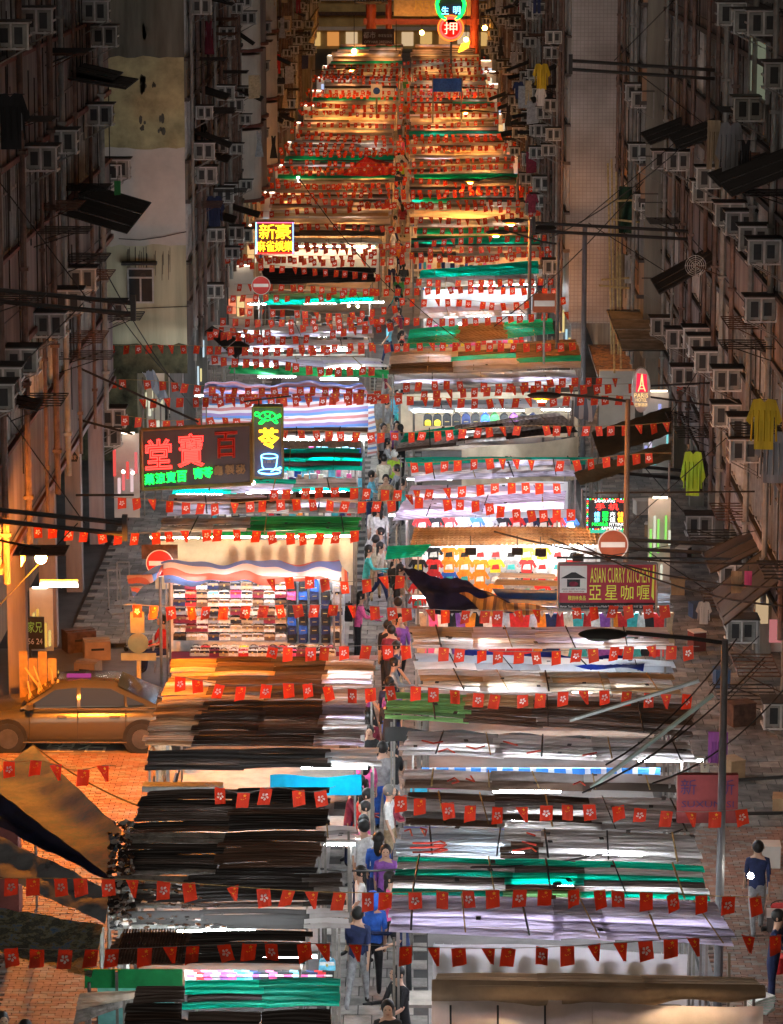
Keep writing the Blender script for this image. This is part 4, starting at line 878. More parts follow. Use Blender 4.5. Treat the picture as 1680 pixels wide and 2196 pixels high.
for k, (q4, lab, rows, pl, lm, fr) in enumerate((
  ([(848, 806), (1232, 798), (1240, 832), (850, 838)], 'white roofed stall above the backpacks with a beige cloth front', 3, ['white', 'lilac', 'white'], 3, M_sheetB),
  ([(842, 756), (1236, 732), (1250, 790), (834, 804)], 'stall with brown, grey and teal mixed roof boards on the right', 5, mix('brown', 'grey', 'green', 'white', 'brown'), 2, None),
  ([(882, 708), (1182, 686), (1192, 718), (868, 750)], 'bright teal roofed stall tilting up to the right', 4, lambda j, i, r: 'green' if i != 1 else 'brown', 2, None),
  ([(905, 662), (1130, 655), (1152, 676), (900, 684)], 'small grey-lilac roofed stall with glowing pink and yellow goods', 2, ['lilac', 'grey'], 3, 'm'),
  ([(905, 598), (1145, 592), (1150, 612), (900, 618)], 'stall with a plain white cloth front and white roof near the second no entry sign', 2, ['white', 'beige'], 3, M_sheetW),
  ([(905, 582), (1155, 563), (1158, 588), (897, 602)], 'narrow teal roofed stall glowing green on the right', 2, ['green', 'green'], 2, None))):
    st, P, r = stall(lab, q4, rows, 3, pl, 40 + k, lamp=lm, strap=3, tapes=4)
    if fr == 'm': merch_front(st, P, r, ['pink', 'yellow', 'white', 'red'])
    elif fr: front_sheet(st, P, fr, r, 2.5, 1.1, .02, 1, 0, .04)

# ------------------------------------------------------------------ left-hand stalls, near to far
BK = lambda j, i, r: r.choice(('black', 'dark', 'dark', 'brown'))
st, P, r = stall('stall with dark green corrugated roof at the bottom left of the aisle', [(402, 2106), (722, 2106), (722, 2164), (398, 2168)], 4, 2, lambda j, i, r: 'green' if j != 2 or i else 'dark', 51, lamp=0, strap=0, lift=.05)
st, P, r = stall('black boarded stall roof beside the dark green corrugated one', [(285, 2120), (398, 2118), (396, 2230), (258, 2232)], 6, 1, BK, 52, lamp=0, strap=0, tb=False)
st, P, r = stall('beige sagging roof board at the lower left corner stall', [(166, 2138), (285, 2128), (300, 2156), (152, 2200)], 2, 1, ['beige', 'dirty'], 53, lamp=0, strap=0, tb=False)
st, P, r = stall('stall roof below the green corrugated one at the bottom edge', [(398, 2176), (715, 2172), (715, 2250), (390, 2250)], 4, 2, mix('black', 'grey', 'dark'), 54, lamp=2, strap=0)
st, P, r = stall('pouch stall under a black roof with rusty ribs and a green front board', [(256, 2006), (664, 2002), (662, 2070), (232, 2074)], 6, 2, lambda j, i, r: 'brown' if i == 0 else 'black', 55, colx=[0, .38, 1], lamp=3, strap=0, tb=False, zf=2.7)
D, C_ = P[3], P[2]
q = MB(); 
for k in range(22):
    s = .03 + .35 * k / 22; q.tube(P[0].lerp(P[1], s * .95) + Vector((0, 0, .09)), D.lerp(C_, s) + Vector((0, 0, .06)), .014, 4)
q.build('rusty_rib', M_rust, st)
a = G(182, 2080, 2.62); c = G(392, 2080, 2.62); MB().bb(a.x, c.x, a.y - .03, a.y, 2.36, 2.64).build('green_front_board', mat('board_green', (.01, .30, .08), .5, dirt=.25), st)
a = G(205, 2128, 2.3); MB().bb(a.x, a.x + 1.1, a.y + .3, a.y + .34, 1.2, 2.3).build('pale_blue_box', mat('box_aqua', (.2, .5, .5), .6), st)
pc = ['white', 'red', 'pink', 'grey', 'purple', 'pink', 'teal', 'sky', 'navy', 'black', 'pink', 'black', 'black', 'sky', 'black', 'navy', 'red', 'black']
for k, c in enumerate(pc):
    p = G(408 + k * 17.4, 2086, 2.35); put_good('pouch', c, 'white' if k % 2 else 'pink', (p.x, p.y + .1, 2.12), 'clipped in the row above the dark green corrugated roof', 'pouches in the row above the dark green roof', 0, 1.25)
o = put_good('handbag', 'sky', 'white', G(702, 2078, 2.0), 'hanging at the aisle end of the pouch stall', None, 0, 1.0)
st, P, r = stall('black boarded stall roof with a pale aisle end above the pouch stall', [(240, 1958), (745, 1955), (745, 1996), (236, 1998)], 4, 3, lambda j, i, r: ('dirty' if r.random() < .5 else 'black') if i == 0 else 'black' if i == 1 else 'grey', 56, colx=[0, .38, .83, 1], lamp=1, strap=0)
st, P, r = stall('stall roof of black and filthy boards sprinkled with rubbish', [(246, 1884), (730, 1878), (736, 1946), (238, 1952)], 7, 3, lambda j, i, r: ('dirty' if r.random() < .6 else 'black') if i == 0 else r.choice(('black', 'black', 'dark')) if i == 1 else r.choice(('grey', 'dark')), 57, colx=[0, .33, .85, 1], lamp=0, strap=0, lift=.05)
st, P, r = stall('long black corrugated stall roof in the dark part of the left row, lower half', [(270, 1792), (700, 1788), (675, 1876), (250, 1884)], 8, 2, lambda j, i, r: r.choice(('black', 'dark', 'brown' if i else 'dirty')), 58, lamp=0, strap=0, lift=.05)
st, P, r = stall('black corrugated stall roof below the cyan tarp', [(315, 1700), (707, 1692), (700, 1786), (275, 1790)], 8, 2, lambda j, i, r: r.choice(('black', 'dark', 'brown', 'dark')), 59, lamp=1, strap=0, lift=.05)
st, P, r = stall('little white plank roof jutting over the aisle beside the woman in red', [(682, 1777), (764, 1775), (768, 1804), (682, 1808)], 3, 1, ['white', 'grey', 'white'], 60, lamp=1, strap=2, tapes=2)
st, P, r = stall('stall with a cyan tarp apron and dark planks', [(322, 1612), (815, 1610), (812, 1650), (316, 1656)], 4, 3, lambda j, i, r: r.choice(('dark', 'black')) if i < 2 else r.choice(('ice', 'white')), 61, colx=[0, .4, .78, 1], lamp=2, strap=0)
a = G(580, 1668, 2.5); c = G(776, 1668, 2.5); hang_sheet(st, (a.x, a.y - .05, 0), (c.x, c.y - .05, 0), 2.55, 2.2, mat('tarp_cyan', (.0, .28, .50), .6, dirt=.2, trans=.3), r, 'cyan_apron', .015)
a = G(308, 1680, 2.55); c = G(480, 1680, 2.55); MB().bb(a.x, c.x, a.y - .3, a.y, 2.48, 2.58).build('white_beam', M_tin2, st)
a = G(380, 1693, 2.3); c = G(441, 1693, 2.3); tb_ = MB().tube(a, c, .018, 6).build('fluorescent_tube', M_tubeW, st)
LW = lambda j, i, r: r.choice(('wood', 'wood', 'beige')) if i == 0 else r.choice(('brown', 'brown', 'wood', 'dark')) if i == 1 else r.choice(('brown', 'brown', 'dark')) if i == 2 else r.choice(('lilac', 'white', 'white'))
st, P, r = stall('long brown plank roof with pale ends, nearer half, orange lit on its left', [(343, 1508), (790, 1506), (776, 1606), (306, 1602)], 9, 4, LW, 62, colx=[0, .22, .5, .8, 1], lamp=3, strap=0, tapes=3, lift=.05)
st, P, r = stall('long brown plank roof with pale ends in front of the bag stall', [(374, 1416), (810, 1412), (794, 1504), (346, 1506)], 9, 4, LW, 63, colx=[0, .22, .5, .77, 1], lamp=3, strap=0, tapes=3, lift=.05)
# bag stall
st, P, r = stall('bag stall with red and blue striped tarp and rows of handbags', [(345, 1206), (728, 1204), (742, 1232), (352, 1236)], 1, 2, [None], 64, lamp=0, strap=0, tb=False)
for k in range(4):
    p = P[3].lerp(P[2], (k + .5) / 4); MB().tube((p.x - .42, p.y + .1, 2.5), (p.x + .42, p.y + .1, 2.5), .02, 6).build('fluorescent_tube', glow('tube_bags', (.82, .92, 1), 46), st)
M_rbw = stripes('tarp_red_blue', [(.55, .16, .12), (.62, .6, .58), (.12, .2, .5), (.4, .12, .12), (.5, .3, .28), (.1, .2, .5)], .75, 'Y', .10)
A, B, C_, D = P; q = MB()
q.grid(lambda s, t: A.lerp(B, s).lerp(D.lerp(C_, s), t * 1.2) + Vector((0, 0, .05 * math.sin(s * 14 + t * 3) + .03 * math.sin(s * 31) - .1 * t * t)), 40, 6); q.build('striped_tarp', M_rbw, st, True)
fl = [G(352, 1212, 2.85), G(272, 1238, 2.6), G(286, 1278, 2.35), G(345, 1232, 2.6)]
q = MB(); q.grid(lambda s, t: fl[0].lerp(fl[1], s).lerp(fl[3].lerp(fl[2], s), t) + Vector((0, 0, .04 * math.sin(s * 8 + t * 9))), 12, 8); q.build('tarp_flap', M_rbw, st, True)
fl2 = [G(722, 1206, 2.8), G(748, 1228, 2.7), G(745, 1262, 2.3), G(728, 1256, 2.35)]
q = MB(); q.grid(lambda s, t: fl2[0].lerp(fl2[1], s).lerp(fl2[3].lerp(fl2[2], s), t) + Vector((0, 0, .02 * math.sin(t * 9))), 6, 8); q.build('tarp_flap', M_rbw, st, True)
yb = D.y + .9
MB().bb(D.x + .05, C_.x - .05, yb + .1, yb + .13, .55, 2.36).build('display_board', mat('display_white', (.72, .72, .72), .6), st)
br = random.Random(3)
ztop = 2.13
cols16 = 15
for row in range(7):
    for col in range(cols16):
        x = D.x + .28 + (C_.x - D.x - .5) * col / (cols16 - 1); z = ztop - row * .197
        if col >= 10 and not (col == 14 and row % 2):
            c1 = br.choice(['black', 'navy', 'black', 'grey', 'black', 'blue', 'navy']); c2 = None
            if (row, col) in ((2, 9), (1, 10)): c1 = 'pink'
            put_good('backpack', c1, c2, (x, yb - .02, z - .05), 'in the %s row of the bag display' % ['top', 'second', 'third', 'middle', 'fifth', 'sixth', 'bottom'][row], 'backpacks on the bag stall display', br.uniform(-.1, .1), .72)
        else:
            c1 = br.choice(['brown', 'grey', 'tan', 'black', 'white', 'maroon', 'cream', 'navy', 'grey', 'white', 'cream']) if col != 1 else br.choice(['red', 'maroon', 'tan']); c2 = br.choice([None, 'brown', 'tan', 'black', 'white'])
            if (row, col) == (1, 5): c1 = 'pink'; c2 = 'red'
            if (row, col) == (1, 3): c1, c2 = 'white', 'sky'
            put_good('handbag', c1, c2 if c2 != c1 else None, (x, yb - .02, z), 'in the %s row of the bag display' % ['top', 'second', 'third', 'middle', 'fifth', 'sixth', 'bottom'][row], 'handbags on the bag stall display', br.uniform(-.08, .08), 1.06 if col else 1.2)
MB().bb(D.x + .1, C_.x - .1, yb - .95, yb - .2, .6, .72).build('counter', mat('cloth_dkred', (.22, .02, .03), .8), st)
for row in range(2):
    for col in range(15):
        x = D.x + .65 + (C_.x - D.x - 1.0) * col / 14; c1 = br.choice(['cream', 'grey', 'black', 'white', 'brown', 'maroon', 'tan', 'yellow', 'pink', 'red']); c2 = br.choice(['white', 'black', 'brown'])
        put_good('handbag', c1, c2 if c1 != c2 else None, (x, yb - .3 - .33 * row, .73), 'standing in the %s row on the bag stall counter' % ('back', 'front')[row], 'small bags on the bag stall counter', br.uniform(-.15, .15), .95)
for k, c in enumerate(('grey', 'cream', 'tan', 'black', 'white')):
    p = G(428 + k * 38, 1418, .5); put_good('handbag', c, 'white', (p.x, yb - 1.02, .42), 'hanging by tall handles on the counter front', 'tote bags on the counter front', 0, 1.35)
# beige sheet with shadows
st, P, r = stall('stall with green and grey roof and beige sheet above the bag stall', [(352, 1114), (775, 1112), (770, 1148), (332, 1156)], 5, 3, lambda j, i, r: 'kelly' if i == 2 else 'kelly' if i == 1 and j > 3 else 'grey', 65, colx=[0, .25, .45, 1], lamp=4, lampm=M_tubeY, strap=3, tapes=3, dz=.3)
front_sheet(st, P, M_sheetB, r, 2.55, 1.4, 0, .98, 0, .02)
for k in range(7):
    s = .38 + .58 * k / 7; p = P[3].lerp(P[2], s); put_good('hung_jacket', ['brown', 'black', 'tan', 'black'][k % 4], None, (p.x, p.y + .06, 1.86), 'behind the beige sheet above the bag stall', 'shirts behind the beige sheet', 0, .8)
for k, (q4, lab, rows, pl, lm, lmm, fr) in enumerate((
  ([(365, 1064), (765, 1060), (765, 1104), (356, 1108)], 'weathered brown-grey stall roof behind the green one on the left', 4, mix('grey', 'brown', 'lilac', 'grey'), 2, None, None),
  ([(378, 1034), (768, 1030), (768, 1056), (370, 1062)], 'stall roof with pink goods below it near the neon herbal sign', 3, mix('green', 'lilac', 'grey'), 3, M_tubeP, None),
  ([(440, 968), (776, 966), (772, 1012), (438, 1014)], 'teal and brown striped stall roof under the neon teacup', 5, ['green', 'brown', 'green', 'dark', 'green'], 3, None, 'm'),
  ([(450, 922), (790, 920), (786, 942), (448, 944)], 'stall roof over a blue lit display beside the neon signs', 2, ['brown', 'white'], 4, M_tubeW, 'b'),
  ([(455, 700), (802, 702), (802, 726), (468, 722)], 'lilac grey stall roof below the lit trinket stall', 3, mix('lilac', 'grey', 'white'), 2, None, None),
  ([(475, 732), (792, 732), (792, 750), (470, 756)], 'narrow lilac stall roof with a purple edge by the aisle', 2, mix('lilac', 'white'), 2, None, None),
  ([(450, 762), (812, 772), (830, 790), (445, 784)], 'white plank stall roof sloping to the aisle above a green one', 3, mix('white', 'lilac'), 2, None, None),
  ([(495, 786), (830, 798), (832, 814), (490, 802)], 'thin kelly green stall roof above the striped tarp stall', 2, ['kelly', 'kelly'], 2, None, None),
  ([(548, 634), (800, 630), (802, 650), (572, 656)], 'trinket stall with pale green awning and warm bulbs', 2, ['lime', 'green'], 6, M_tubeW, 't'),
  ([(562, 577), (806, 577), (802, 608), (570, 611)], 'black roofed stall behind the pale green awning', 4, ['black'], 0, None, None),
  ([(560, 512), (818, 514), (820, 528), (556, 530)], 'stall with white cloth front beside the yellow neon sign', 2, ['beige', 'white'], 4, M_tubeY, 's'))):
    st, P, r = stall(lab, q4, rows, 3, pl, 70 + k, lamp=lm, lampm=lmm, strap=3 if lm else 0, tapes=3)
    if fr == 'm': merch_front(st, P, r)
    if fr == 't': merch_front(st, P, r, ['white', 'brown', 'grey', 'cream', 'black', 'tan'], .9, 2.3, .2)
    if fr == 'b': merch_front(st, P, r, ['sky', 'sky', 'blue', 'pink', 'white'], 1.3, 2.35, .1)
    if fr == 's': front_sheet(st, P, M_sheetW, r, 2.5, 1.3, .02, .98, 0, .03)
for k, (u, v) in enumerate(((748, 656), (768, 657))):
    o = MB().ball((0, 0, 0), .045).build('bulb', glow('bulb_orange', (1, .6, .2), 120), None, loc=G(u, v, 2.3)); tag(o, 'orange bulb at the trinket stall, %s the aisle' % ('farther from', 'nearer to')[k], 'light bulb')
# red-blue-white striped tarp stall
st, P, r = stall('large stall wrapped in red, blue and white striped tarpaulin', [(440, 822), (776, 820), (790, 850), (434, 866)], 1, 1, [None], 85, lamp=5, strap=0, dz=.2)
M_rbw2 = stripes('tarp_red_blue_x', [(.5, .2, .2), (.6, .58, .6), (.12, .25, .6), (.3, .2, .4), (.6, .58, .6)], .42, 'Z', .4)
M_rbw3 = stripes('tarp_roof_stripes', [(.5, .2, .22), (.42, .36, .5), (.15, .2, .5), (.4, .25, .35)], .6, 'Y', .45)
A, B, C_, D = P; q = MB(); q.grid(lambda s, t: A.lerp(B, s).lerp(D.lerp(C_, s), t) + Vector((0, 0, .06 * math.sin(s * 12 + 3 * t) + .03 * math.sin(s * 40))), 40, 8); q.build('striped_tarp', M_rbw3, st, True)
front_sheet(st, P, M_rbw2, r, 2.62, 1.5, 0, 1, .02, .04)
q = MB(); a = G(786, 845, 2.6); q.grid(lambda s, t: Vector((a.x + .28 * s - .05 * math.sin(t * 6), a.y - .02 + .25 * s, 2.6 - 1.9 * t)), 5, 12); q.build('corner_drape', stripes('tarp_drape', [(.55, .25, .22), (.7, .68, .68), (.15, .3, .65), (.7, .68, .68)], .3, 'Z', .35), st, True)
MB().bb(D.x + .1, C_.x - .1, D.y - .5, D.y - .45, .9, 1.6).build('brown_cloth', cm('brown'), st)

# ------------------------------------------------------------------ far stalls in even rows
fr_ = random.Random(99)
PALS = [['grey', 'white', 'grey'], ['lilac', 'white', 'lilac'], ['green', 'green', 'dark'], ['brown', 'grey', 'wood'], ['white', 'beige', 'white'], ['pale', 'white', 'ice'], ['grey', 'lilac', 'brown'], ['kelly', 'green', 'white'], ['grey', 'grey', 'white'], ['beige', 'wood', 'white'], ['lilac', 'grey', 'white'], ['white', 'white', 'grey']]
NAMEP = ['grey and white', 'lilac and white', 'green', 'brown', 'cream', 'pale blue', 'lilac-brown', 'green and white', 'plain grey', 'sandy', 'lilac grey', 'plain white']
def far_row(side, vmax):
    Y = G(860, vmax, 2.7).y; k = 0; last = -1
    while Y < 292:
        if 222 < Y < 236: Y += 4; continue
        near = Y < 190
        if side < 0: x0, x1 = -6.7 + fr_.uniform(-.3, .3), -1.15 + fr_.uniform(-.25, .15)
        else: x0, x1 = -.15 + fr_.uniform(-.2, .3), 5.0 + fr_.uniform(-.3, .4)
        dep = fr_.uniform(1.7, 2.3); pi = fr_.randrange(len(PALS))
        if pi == last: pi = (pi + 1) % len(PALS)
        last = pi; pal = PALS[pi]
        r = random.Random(int(Y * 10) + side)
        st = thing('market_stall', '%s stall up the distant %s row, roofed in %s strips' % (ordw(k), 'left' if side < 0 else 'right', NAMEP[pi]), 'market stall', ((x0 + x1) / 2, Y, 0), 0, STG)
        tl = r.uniform(-.25, .25); A = Vector((x0, Y + dep, 2.85)); B = Vector((x1, Y + dep + tl, 2.85)); C_ = Vector((x1, Y + tl, 2.6)); D = Vector((x0, Y, 2.6)); P = (A, B, C_, D)
        rows = 4 if near else 3; cols = 3 if near else 2
        for j in range(rows):
            for i in range(cols):
                f = lambda s, t: A.lerp(B, s).lerp(D.lerp(C_, s), t); t0 = j / rows - .02; t1 = (j + 1) / rows + .02; s0 = i / cols; s1 = (i + 1) / cols + .01
                c = [f(s0, t0), f(s1, t0), f(s1, t1), f(s0, t1)]
                for n_, p in enumerate(c): p.z += .03 * (j % 2) + (.04 if n_ < 2 else 0) + .01 * i
                pp = pal[j % 3] if r.random() < .8 else r.choice(('brown', 'grey', 'white', 'dark')); q = MB(); q.quad(*[c[0], c[3], c[2], c[1]])
                put('roof_sheet', q.mesh('roof_sheet', SH[pp]), st)
        for p, dx in ((A, .1), (B, -.1), (C_, -.1), (D, .1)): MB().bb(p.x + dx - .025, p.x + dx + .025, p.y - .02, p.y + .02, 0, 2.55).build('post', M_post, st)
        mmL = r.choice((M_tubeW, M_tubeY, M_tubeY, M_tubeY) if Y > 125 else (M_tubeW, M_tubeW, M_tubeY, M_tubeY)); tubes(st, P, 2, {M_tubeW: M_farW, M_tubeY: M_farY, M_tubeP: M_farW}[mmL], r, .16, 1.3, .3)
        ft = r.random()
        if ft < .42: goods_block(st, D.x + .1, C_.x - .1, Y + .3, 1.0, 2.4, r)
        elif ft < .8: hang_sheet(st, (D.x, D.y, 0), (C_.x, C_.y, 0), 2.5, 1.3, r.choice((M_sheetW, M_sheetB, M_sheetB)), r, 'cover_sheet', .03, 14)
        else: goods_block(st, D.x + .1, C_.x - .1, Y + .25, 1.0, 2.4, r, r.choice((['orange', 'yellow', 'red', 'cream'], ['sky', 'blue', 'white'], ['pink', 'red', 'white'], ['cream', 'white', 'tan'])))
        k += 1; Y += dep + fr_.uniform(.6, 2.2) * (1.2 if Y > 160 else .8)
far_row(-1, 502); far_row(1, 548)
# red parasol roof and bright star lamp in the distance
o = thing('market_parasol', 'red pointed parasol roof in the distant left row', 'parasol', PY(783, 376, 168)); c = PY(783, 338, 168)
q = MB(); base = [PY(u, v, Y) for u, v, Y in ((715, 382, 167), (842, 350, 167), (850, 372, 165), (722, 388, 165))]; c = PY(785, 336, 166); i = len(q.v); q.v += [tuple(p) for p in base] + [tuple(c)]
for a, b in ((0, 1), (1, 2), (2, 3), (3, 0)): q.f.append((i + a, i + b, i + 4)); q.m.append(0)
q.build('canopy', cm('red'), o); MB().tube(c, (c.x, c.y, 0), .03).build('pole', M_post, o)
for k, (u, v, z, s_) in enumerate(((640, 381, 3.0, .075), (893, 440, 2.6, .07), (987, 695, 2.7, .06), (543, 1035, 3.0, .07), (860, 48, 4.0, .10), (265, 1012, 3.2, .05), (285, 1014, 3.2, .05), (1610, 1878, 2.6, .07))):
    o = MB().ball((0, 0, 0), s_ * .7).build('bulb', M_bulb, None, loc=G(u, v, z)); tag(o, ['white bulb blazing beside the far green awnings', 'bare white bulb over the aisle in the distance', 'bare white bulb beside the teal roof', 'white spotlight below the neon herbal sign', 'white bulb shining under the street gate', 'white bulb left of the neon herbal sign, outer one', 'white bulb left of the neon herbal sign, inner one', 'bare white bulb shining over the footway at the lower right'][k], 'light bulb')
# ------------------------------------------------------------------ side-street canopies, lower left
def canopy(quad, zs, mm, label, under=None, nu=26, nv=8, wav=.06, sag=.15, name='street_canopy', seed=1, sheets=None):
    r = random.Random(seed); c = [G(u, v, z) for (u, v), z in zip(quad, zs)]; ctr = sum(c, Vector()) / 4
    o = thing(name, label, 'canopy', (ctr.x, ctr.y, 0)); q = MB(); p1, p2 = r.uniform(0, 6), r.uniform(0, 6)
    def fn(s, t):
        p = c[0].lerp(c[1], s).lerp(c[3].lerp(c[2], s), t)
        p.z += wav * (math.sin(s * 13 + p1 + t * 4) * .5 + math.sin(t * 9 + p2 + s * 3) * .5 + .4 * math.sin(s * 37 + t * 11)) - sag * math.sin(math.pi * s) * math.sin(math.pi * t); return p
    q.grid(fn, nu, nv); q.build('cloth', mm, o, True)
    for k in range(4):
        p = c[k].lerp(ctr, .04); MB().tube((p.x, p.y, p.z - .1), (p.x, p.y, 0), .025, 5).build('post', M_post, o)
    return o, c
canopy([(70, 1598), (262, 1782), (238, 1880), (-30, 1680)], (3.0, 2.9, 2.7, 2.8), mottled('tarp_bluegrey', [(.008, .012, .025), (.01, .11, .22), (.05, .11, .19), (.09, .14, .21), (.02, .07, .15)], 1.6, .12), 'blue-grey dirty tarpaulin canopy sloping across the orange side street', wav=.016, sag=.10, nu=40, nv=14)
canopy([(-30, 1678), (238, 1862), (240, 1892), (-40, 1752)], (2.62, 2.6, 2.5, 2.35), mat('tarp_navy2', (.015, .018, .06), .4, dirt=.4), 'navy tarp hanging under the blue-grey canopy', wav=.03, sag=.1, seed=4)
canopy([(-40, 1775), (238, 1912), (226, 1978), (-40, 1860)], (2.9, 2.8, 2.65, 2.75), mottled('roof_grey_torn', [(.012, .012, .013), (.13, .14, .15), (.18, .19, .2), (.2, .21, .22), (.21, .22, .23)], 2.2), 'grey board canopy with black torn patches at the lower left', wav=.03, sag=.03, seed=2)
canopy([(-40, 1938), (222, 1984), (196, 2096), (-40, 2035)], (2.9, 2.8, 2.6, 2.7), mottled('tarp_leafy', [(.02, .02, .02), (.12, .13, .10), (.04, .045, .04), (.22, .21, .12), (.07, .15, .28), (.03, .03, .03)], 5), 'mossy leaf-strewn canopy with blue streaks at the lower left', wav=.02, sag=.12, seed=3)
# heaps of rubbish where the canopies meet the stalls
q = MB(); r = random.Random(9)
for k in range(240):
    u = r.uniform(236, 285); v = r.uniform(1760, 1990); p = G(u, v, 2.85); s = r.uniform(.02, .11); q.box(p, (s, s * r.uniform(.4, 1), s * .5), r.randrange(5), r.uniform(0, 3), r.uniform(-.6, .6), r.uniform(-.6, .6))
for k in range(90):
    u = r.uniform(300, 480); v = r.uniform(1890, 1990); p = G(u, v, 2.86); s = r.uniform(.015, .06); q.box(p, (s * 1.6, s, s * .4), r.randrange(5), r.uniform(0, 3))
tag(q.build('rubbish', [M_dark, SH['dirty'], M_rust, M_wht, M_tape]), 'loose rubbish and rags heaped where the canopies meet the stalls', kind='stuff')
# right-hand side canopies
canopy([(1268, 925), (1440, 872), (1440, 930), (1288, 985)], (3.3, 3.6, 3.3, 3.0), mottled('canopy_olive', [(.03, .022, .012), (.07, .055, .03), (.10, .08, .045)], 1.2, .05), 'wide dark olive canopy beside the lit street lamp on the right', wav=.03, sag=.05, seed=5)
canopy([(1230, 1012), (1440, 948), (1440, 985), (1245, 1042)], (3.2, 3.5, 3.3, 3.0), mottled('canopy_olive2', [(.05, .04, .02), (.14, .11, .06), (.2, .16, .09)], 1.2, .15), 'pale brown tilted canopy above the mobile phone sign', wav=.03, sag=.05, seed=6)
canopy([(1228, 850), (1285, 862), (1270, 905), (1222, 890)], (3.6, 3.6, 3.0, 3.0), stripes('awning_stripe', [(.12, .14, .18), (.45, .45, .45)], .22, 'X', .2), 'small striped cloth awning by the hotel sign', wav=.03, sag=.05, seed=7)
awning([PY(440, 712, 104), PY(455, 700, 104), PY(535, 742, 100), PY(505, 768, 100)], 'black sloping canopy over a doorway between the stalls and the pale yellow wall', M_tin, 3)
canopy([(305, 800), (330, 795), (362, 850), (345, 862)], (4.2, 4.0, 2.9, 3.0), stripes('awning_dark_stripe', [(.04, .05, .08), (.14, .15, .18)], .2, 'X', .1), 'folded dark striped cloth hanging below the mossy wall foot', wav=.05, sag=.05, seed=8)

# ------------------------------------------------------------------ neon signs
N_red = glow('neon_red', (1, .016, .012), 4.2); N_redd = mat('neon_unlit_red', (.35, .03, .02), .4); N_green = glow('neon_green', (.004, 1, .04), 3); N_yel = glow('neon_yellow', (1, .42, .01), 3)
N_blue = glow('neon_blue', (.12, .5, 1), 3.2); N_or = glow('neon_orange', (1, .2, .02), 3); N_wh = glow('neon_white', (1, 1, .95), 1); M_sgn = mat('sign_box_dark', (.012, .018, .045), .5, dirt=.2); M_sgnb = mat('sign_box_navy', (.04, .055, .10), .5, dirt=.2); M_sgf = mat('sign_frame', (.16, .13, .06), .5, dirt=.3)
M_unl = mat('neon_unlit', (.22, .16, .1), .5)
def sign_plane(u0, u1, v0, v1, Y, skew=0.0):
    a = PY(u0, v1, Y); b = PY(u1, v1, Y); t = PY(u0, v0, Y); w = b.x - a.x; h = t.z - a.z; O = Vector(((a.x + b.x) / 2, Y, (a.z + t.z) / 2)); return O, w, h
UX, UZ = Vector((1, 0, 0)), Vector((0, 0, 1))
# large herbal sign
Y = 78.0; O, w, h = sign_plane(305, 541, 915, 1043, Y); rot = .05
sg = thing('neon_sign', 'large dark neon sign with red characters and a green line of writing', 'neon sign', O)
U = Vector((math.cos(.06), 0, math.sin(.055))).normalized(); V = Vector((0, 0, 1))
def SP(a, b, c=0): return O + U * (a * w) + V * (b * h) + Vector((0, -c, 0))
q = MB(); q.prism([(-w / 2, -h / 2), (w / 2, -h / 2), (w / 2, h / 2), (-w / 2, h / 2)], O, U, V, (0, 1, 0), .25); q.build('panel', M_sgn, sg)
q = MB()
for a, b in (((-.5, -.5), (.5, -.5)), ((.5, -.5), (.5, .5)), ((.5, .5), (-.5, .5)), ((-.5, .5), (-.5, -.5))): q.tube(SP(*a, .02), SP(*b, .02), .045, 4)
q.build('frame', M_sgf, sg)
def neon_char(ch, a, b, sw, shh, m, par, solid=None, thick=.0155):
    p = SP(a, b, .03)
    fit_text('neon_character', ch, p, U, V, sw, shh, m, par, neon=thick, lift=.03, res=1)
    if solid: fit_text('letter_face', ch, p, U, V, sw * .94, shh * .94, solid, par, lift=.008, res=1)
M_haloR = glow('letter_halo_red', (1, .003, .003), .10); M_haloG = glow('letter_halo_green', (.004, 1, .03), .06)  # letter faces glow faintly in place of the neon's halo
neon_char('堂', -.345, .08, .64, .74, N_red, sg, M_haloR); neon_char('寶', -.05, .12, .64, .82, N_red, sg, M_haloR); neon_char('百', .27, .18, .56, .66, N_redd, sg, M_haloR)
for k, c in enumerate('藥涼寶百'): neon_char(c, -.43 + k * .098, -.33 + k * .008, .24, .27, N_green, sg, M_haloG, .010)
for k, c in enumerate('膏苓'): neon_char(c, .015 + k * .085, -.27, .24, .27, N_green, sg, M_haloG, .010)
for k, c in enumerate('龜製秘'): neon_char(c, .20 + k * .1, -.24, .24, .25, M_unl, sg, None, .010)
q = MB()
for a, b in (((-6.8, 3.1), (-8.25, 3.0)), ((-6.8, 4.6), (-8.25, 4.9)), ((-5.2, 4.9), (-8.25, 6.2))): q.tube((a[0], Y + .1, a[1]), (b[0], Y + .6, b[1]), .03, 5)
q.build('support_arm', M_iron, sg)
# vertical box with turtle and cup
Y = 77.6; O, w, h = sign_plane(544, 607, 872, 1024, Y); sg2 = thing('neon_sign', 'upright neon box with a green turtle, a yellow character and a blue teacup', 'neon sign', O); U = UX.copy(); V = UZ.copy()
MB().bb(O.x - w / 2, O.x + w / 2, Y, Y + .4, O.z - h / 2, O.z + h / 2).build('panel', M_sgnb, sg2)
q = MB()
for a, b in (((-.5, -.5), (.5, -.5)), ((.5, -.5), (.5, .5)), ((.5, .5), (-.5, .5)), ((-.5, .5), (-.5, -.5))): q.tube(SP(*a, .02), SP(*b, .02), .03, 4)
q.build('frame', M_sgf, sg2)
q = MB(); q.tube(SP(-.8, .58, .1), SP(.8, .66, .1), .02, 4); q.tube(SP(-.3, .5, 0), SP(-.3, .6, 0), .015, 4); q.build('rail', M_iron, sg2)
def neon_path(pts, m, par, name='neon_tube', rad=.013, closed=False):
    P_ = [SP(a, b, .07) for a, b in pts]; P_ = P_ + [P_[0]] if closed else P_; q = MB(); q.path(P_, rad, 5); return q.build(name, m, par)
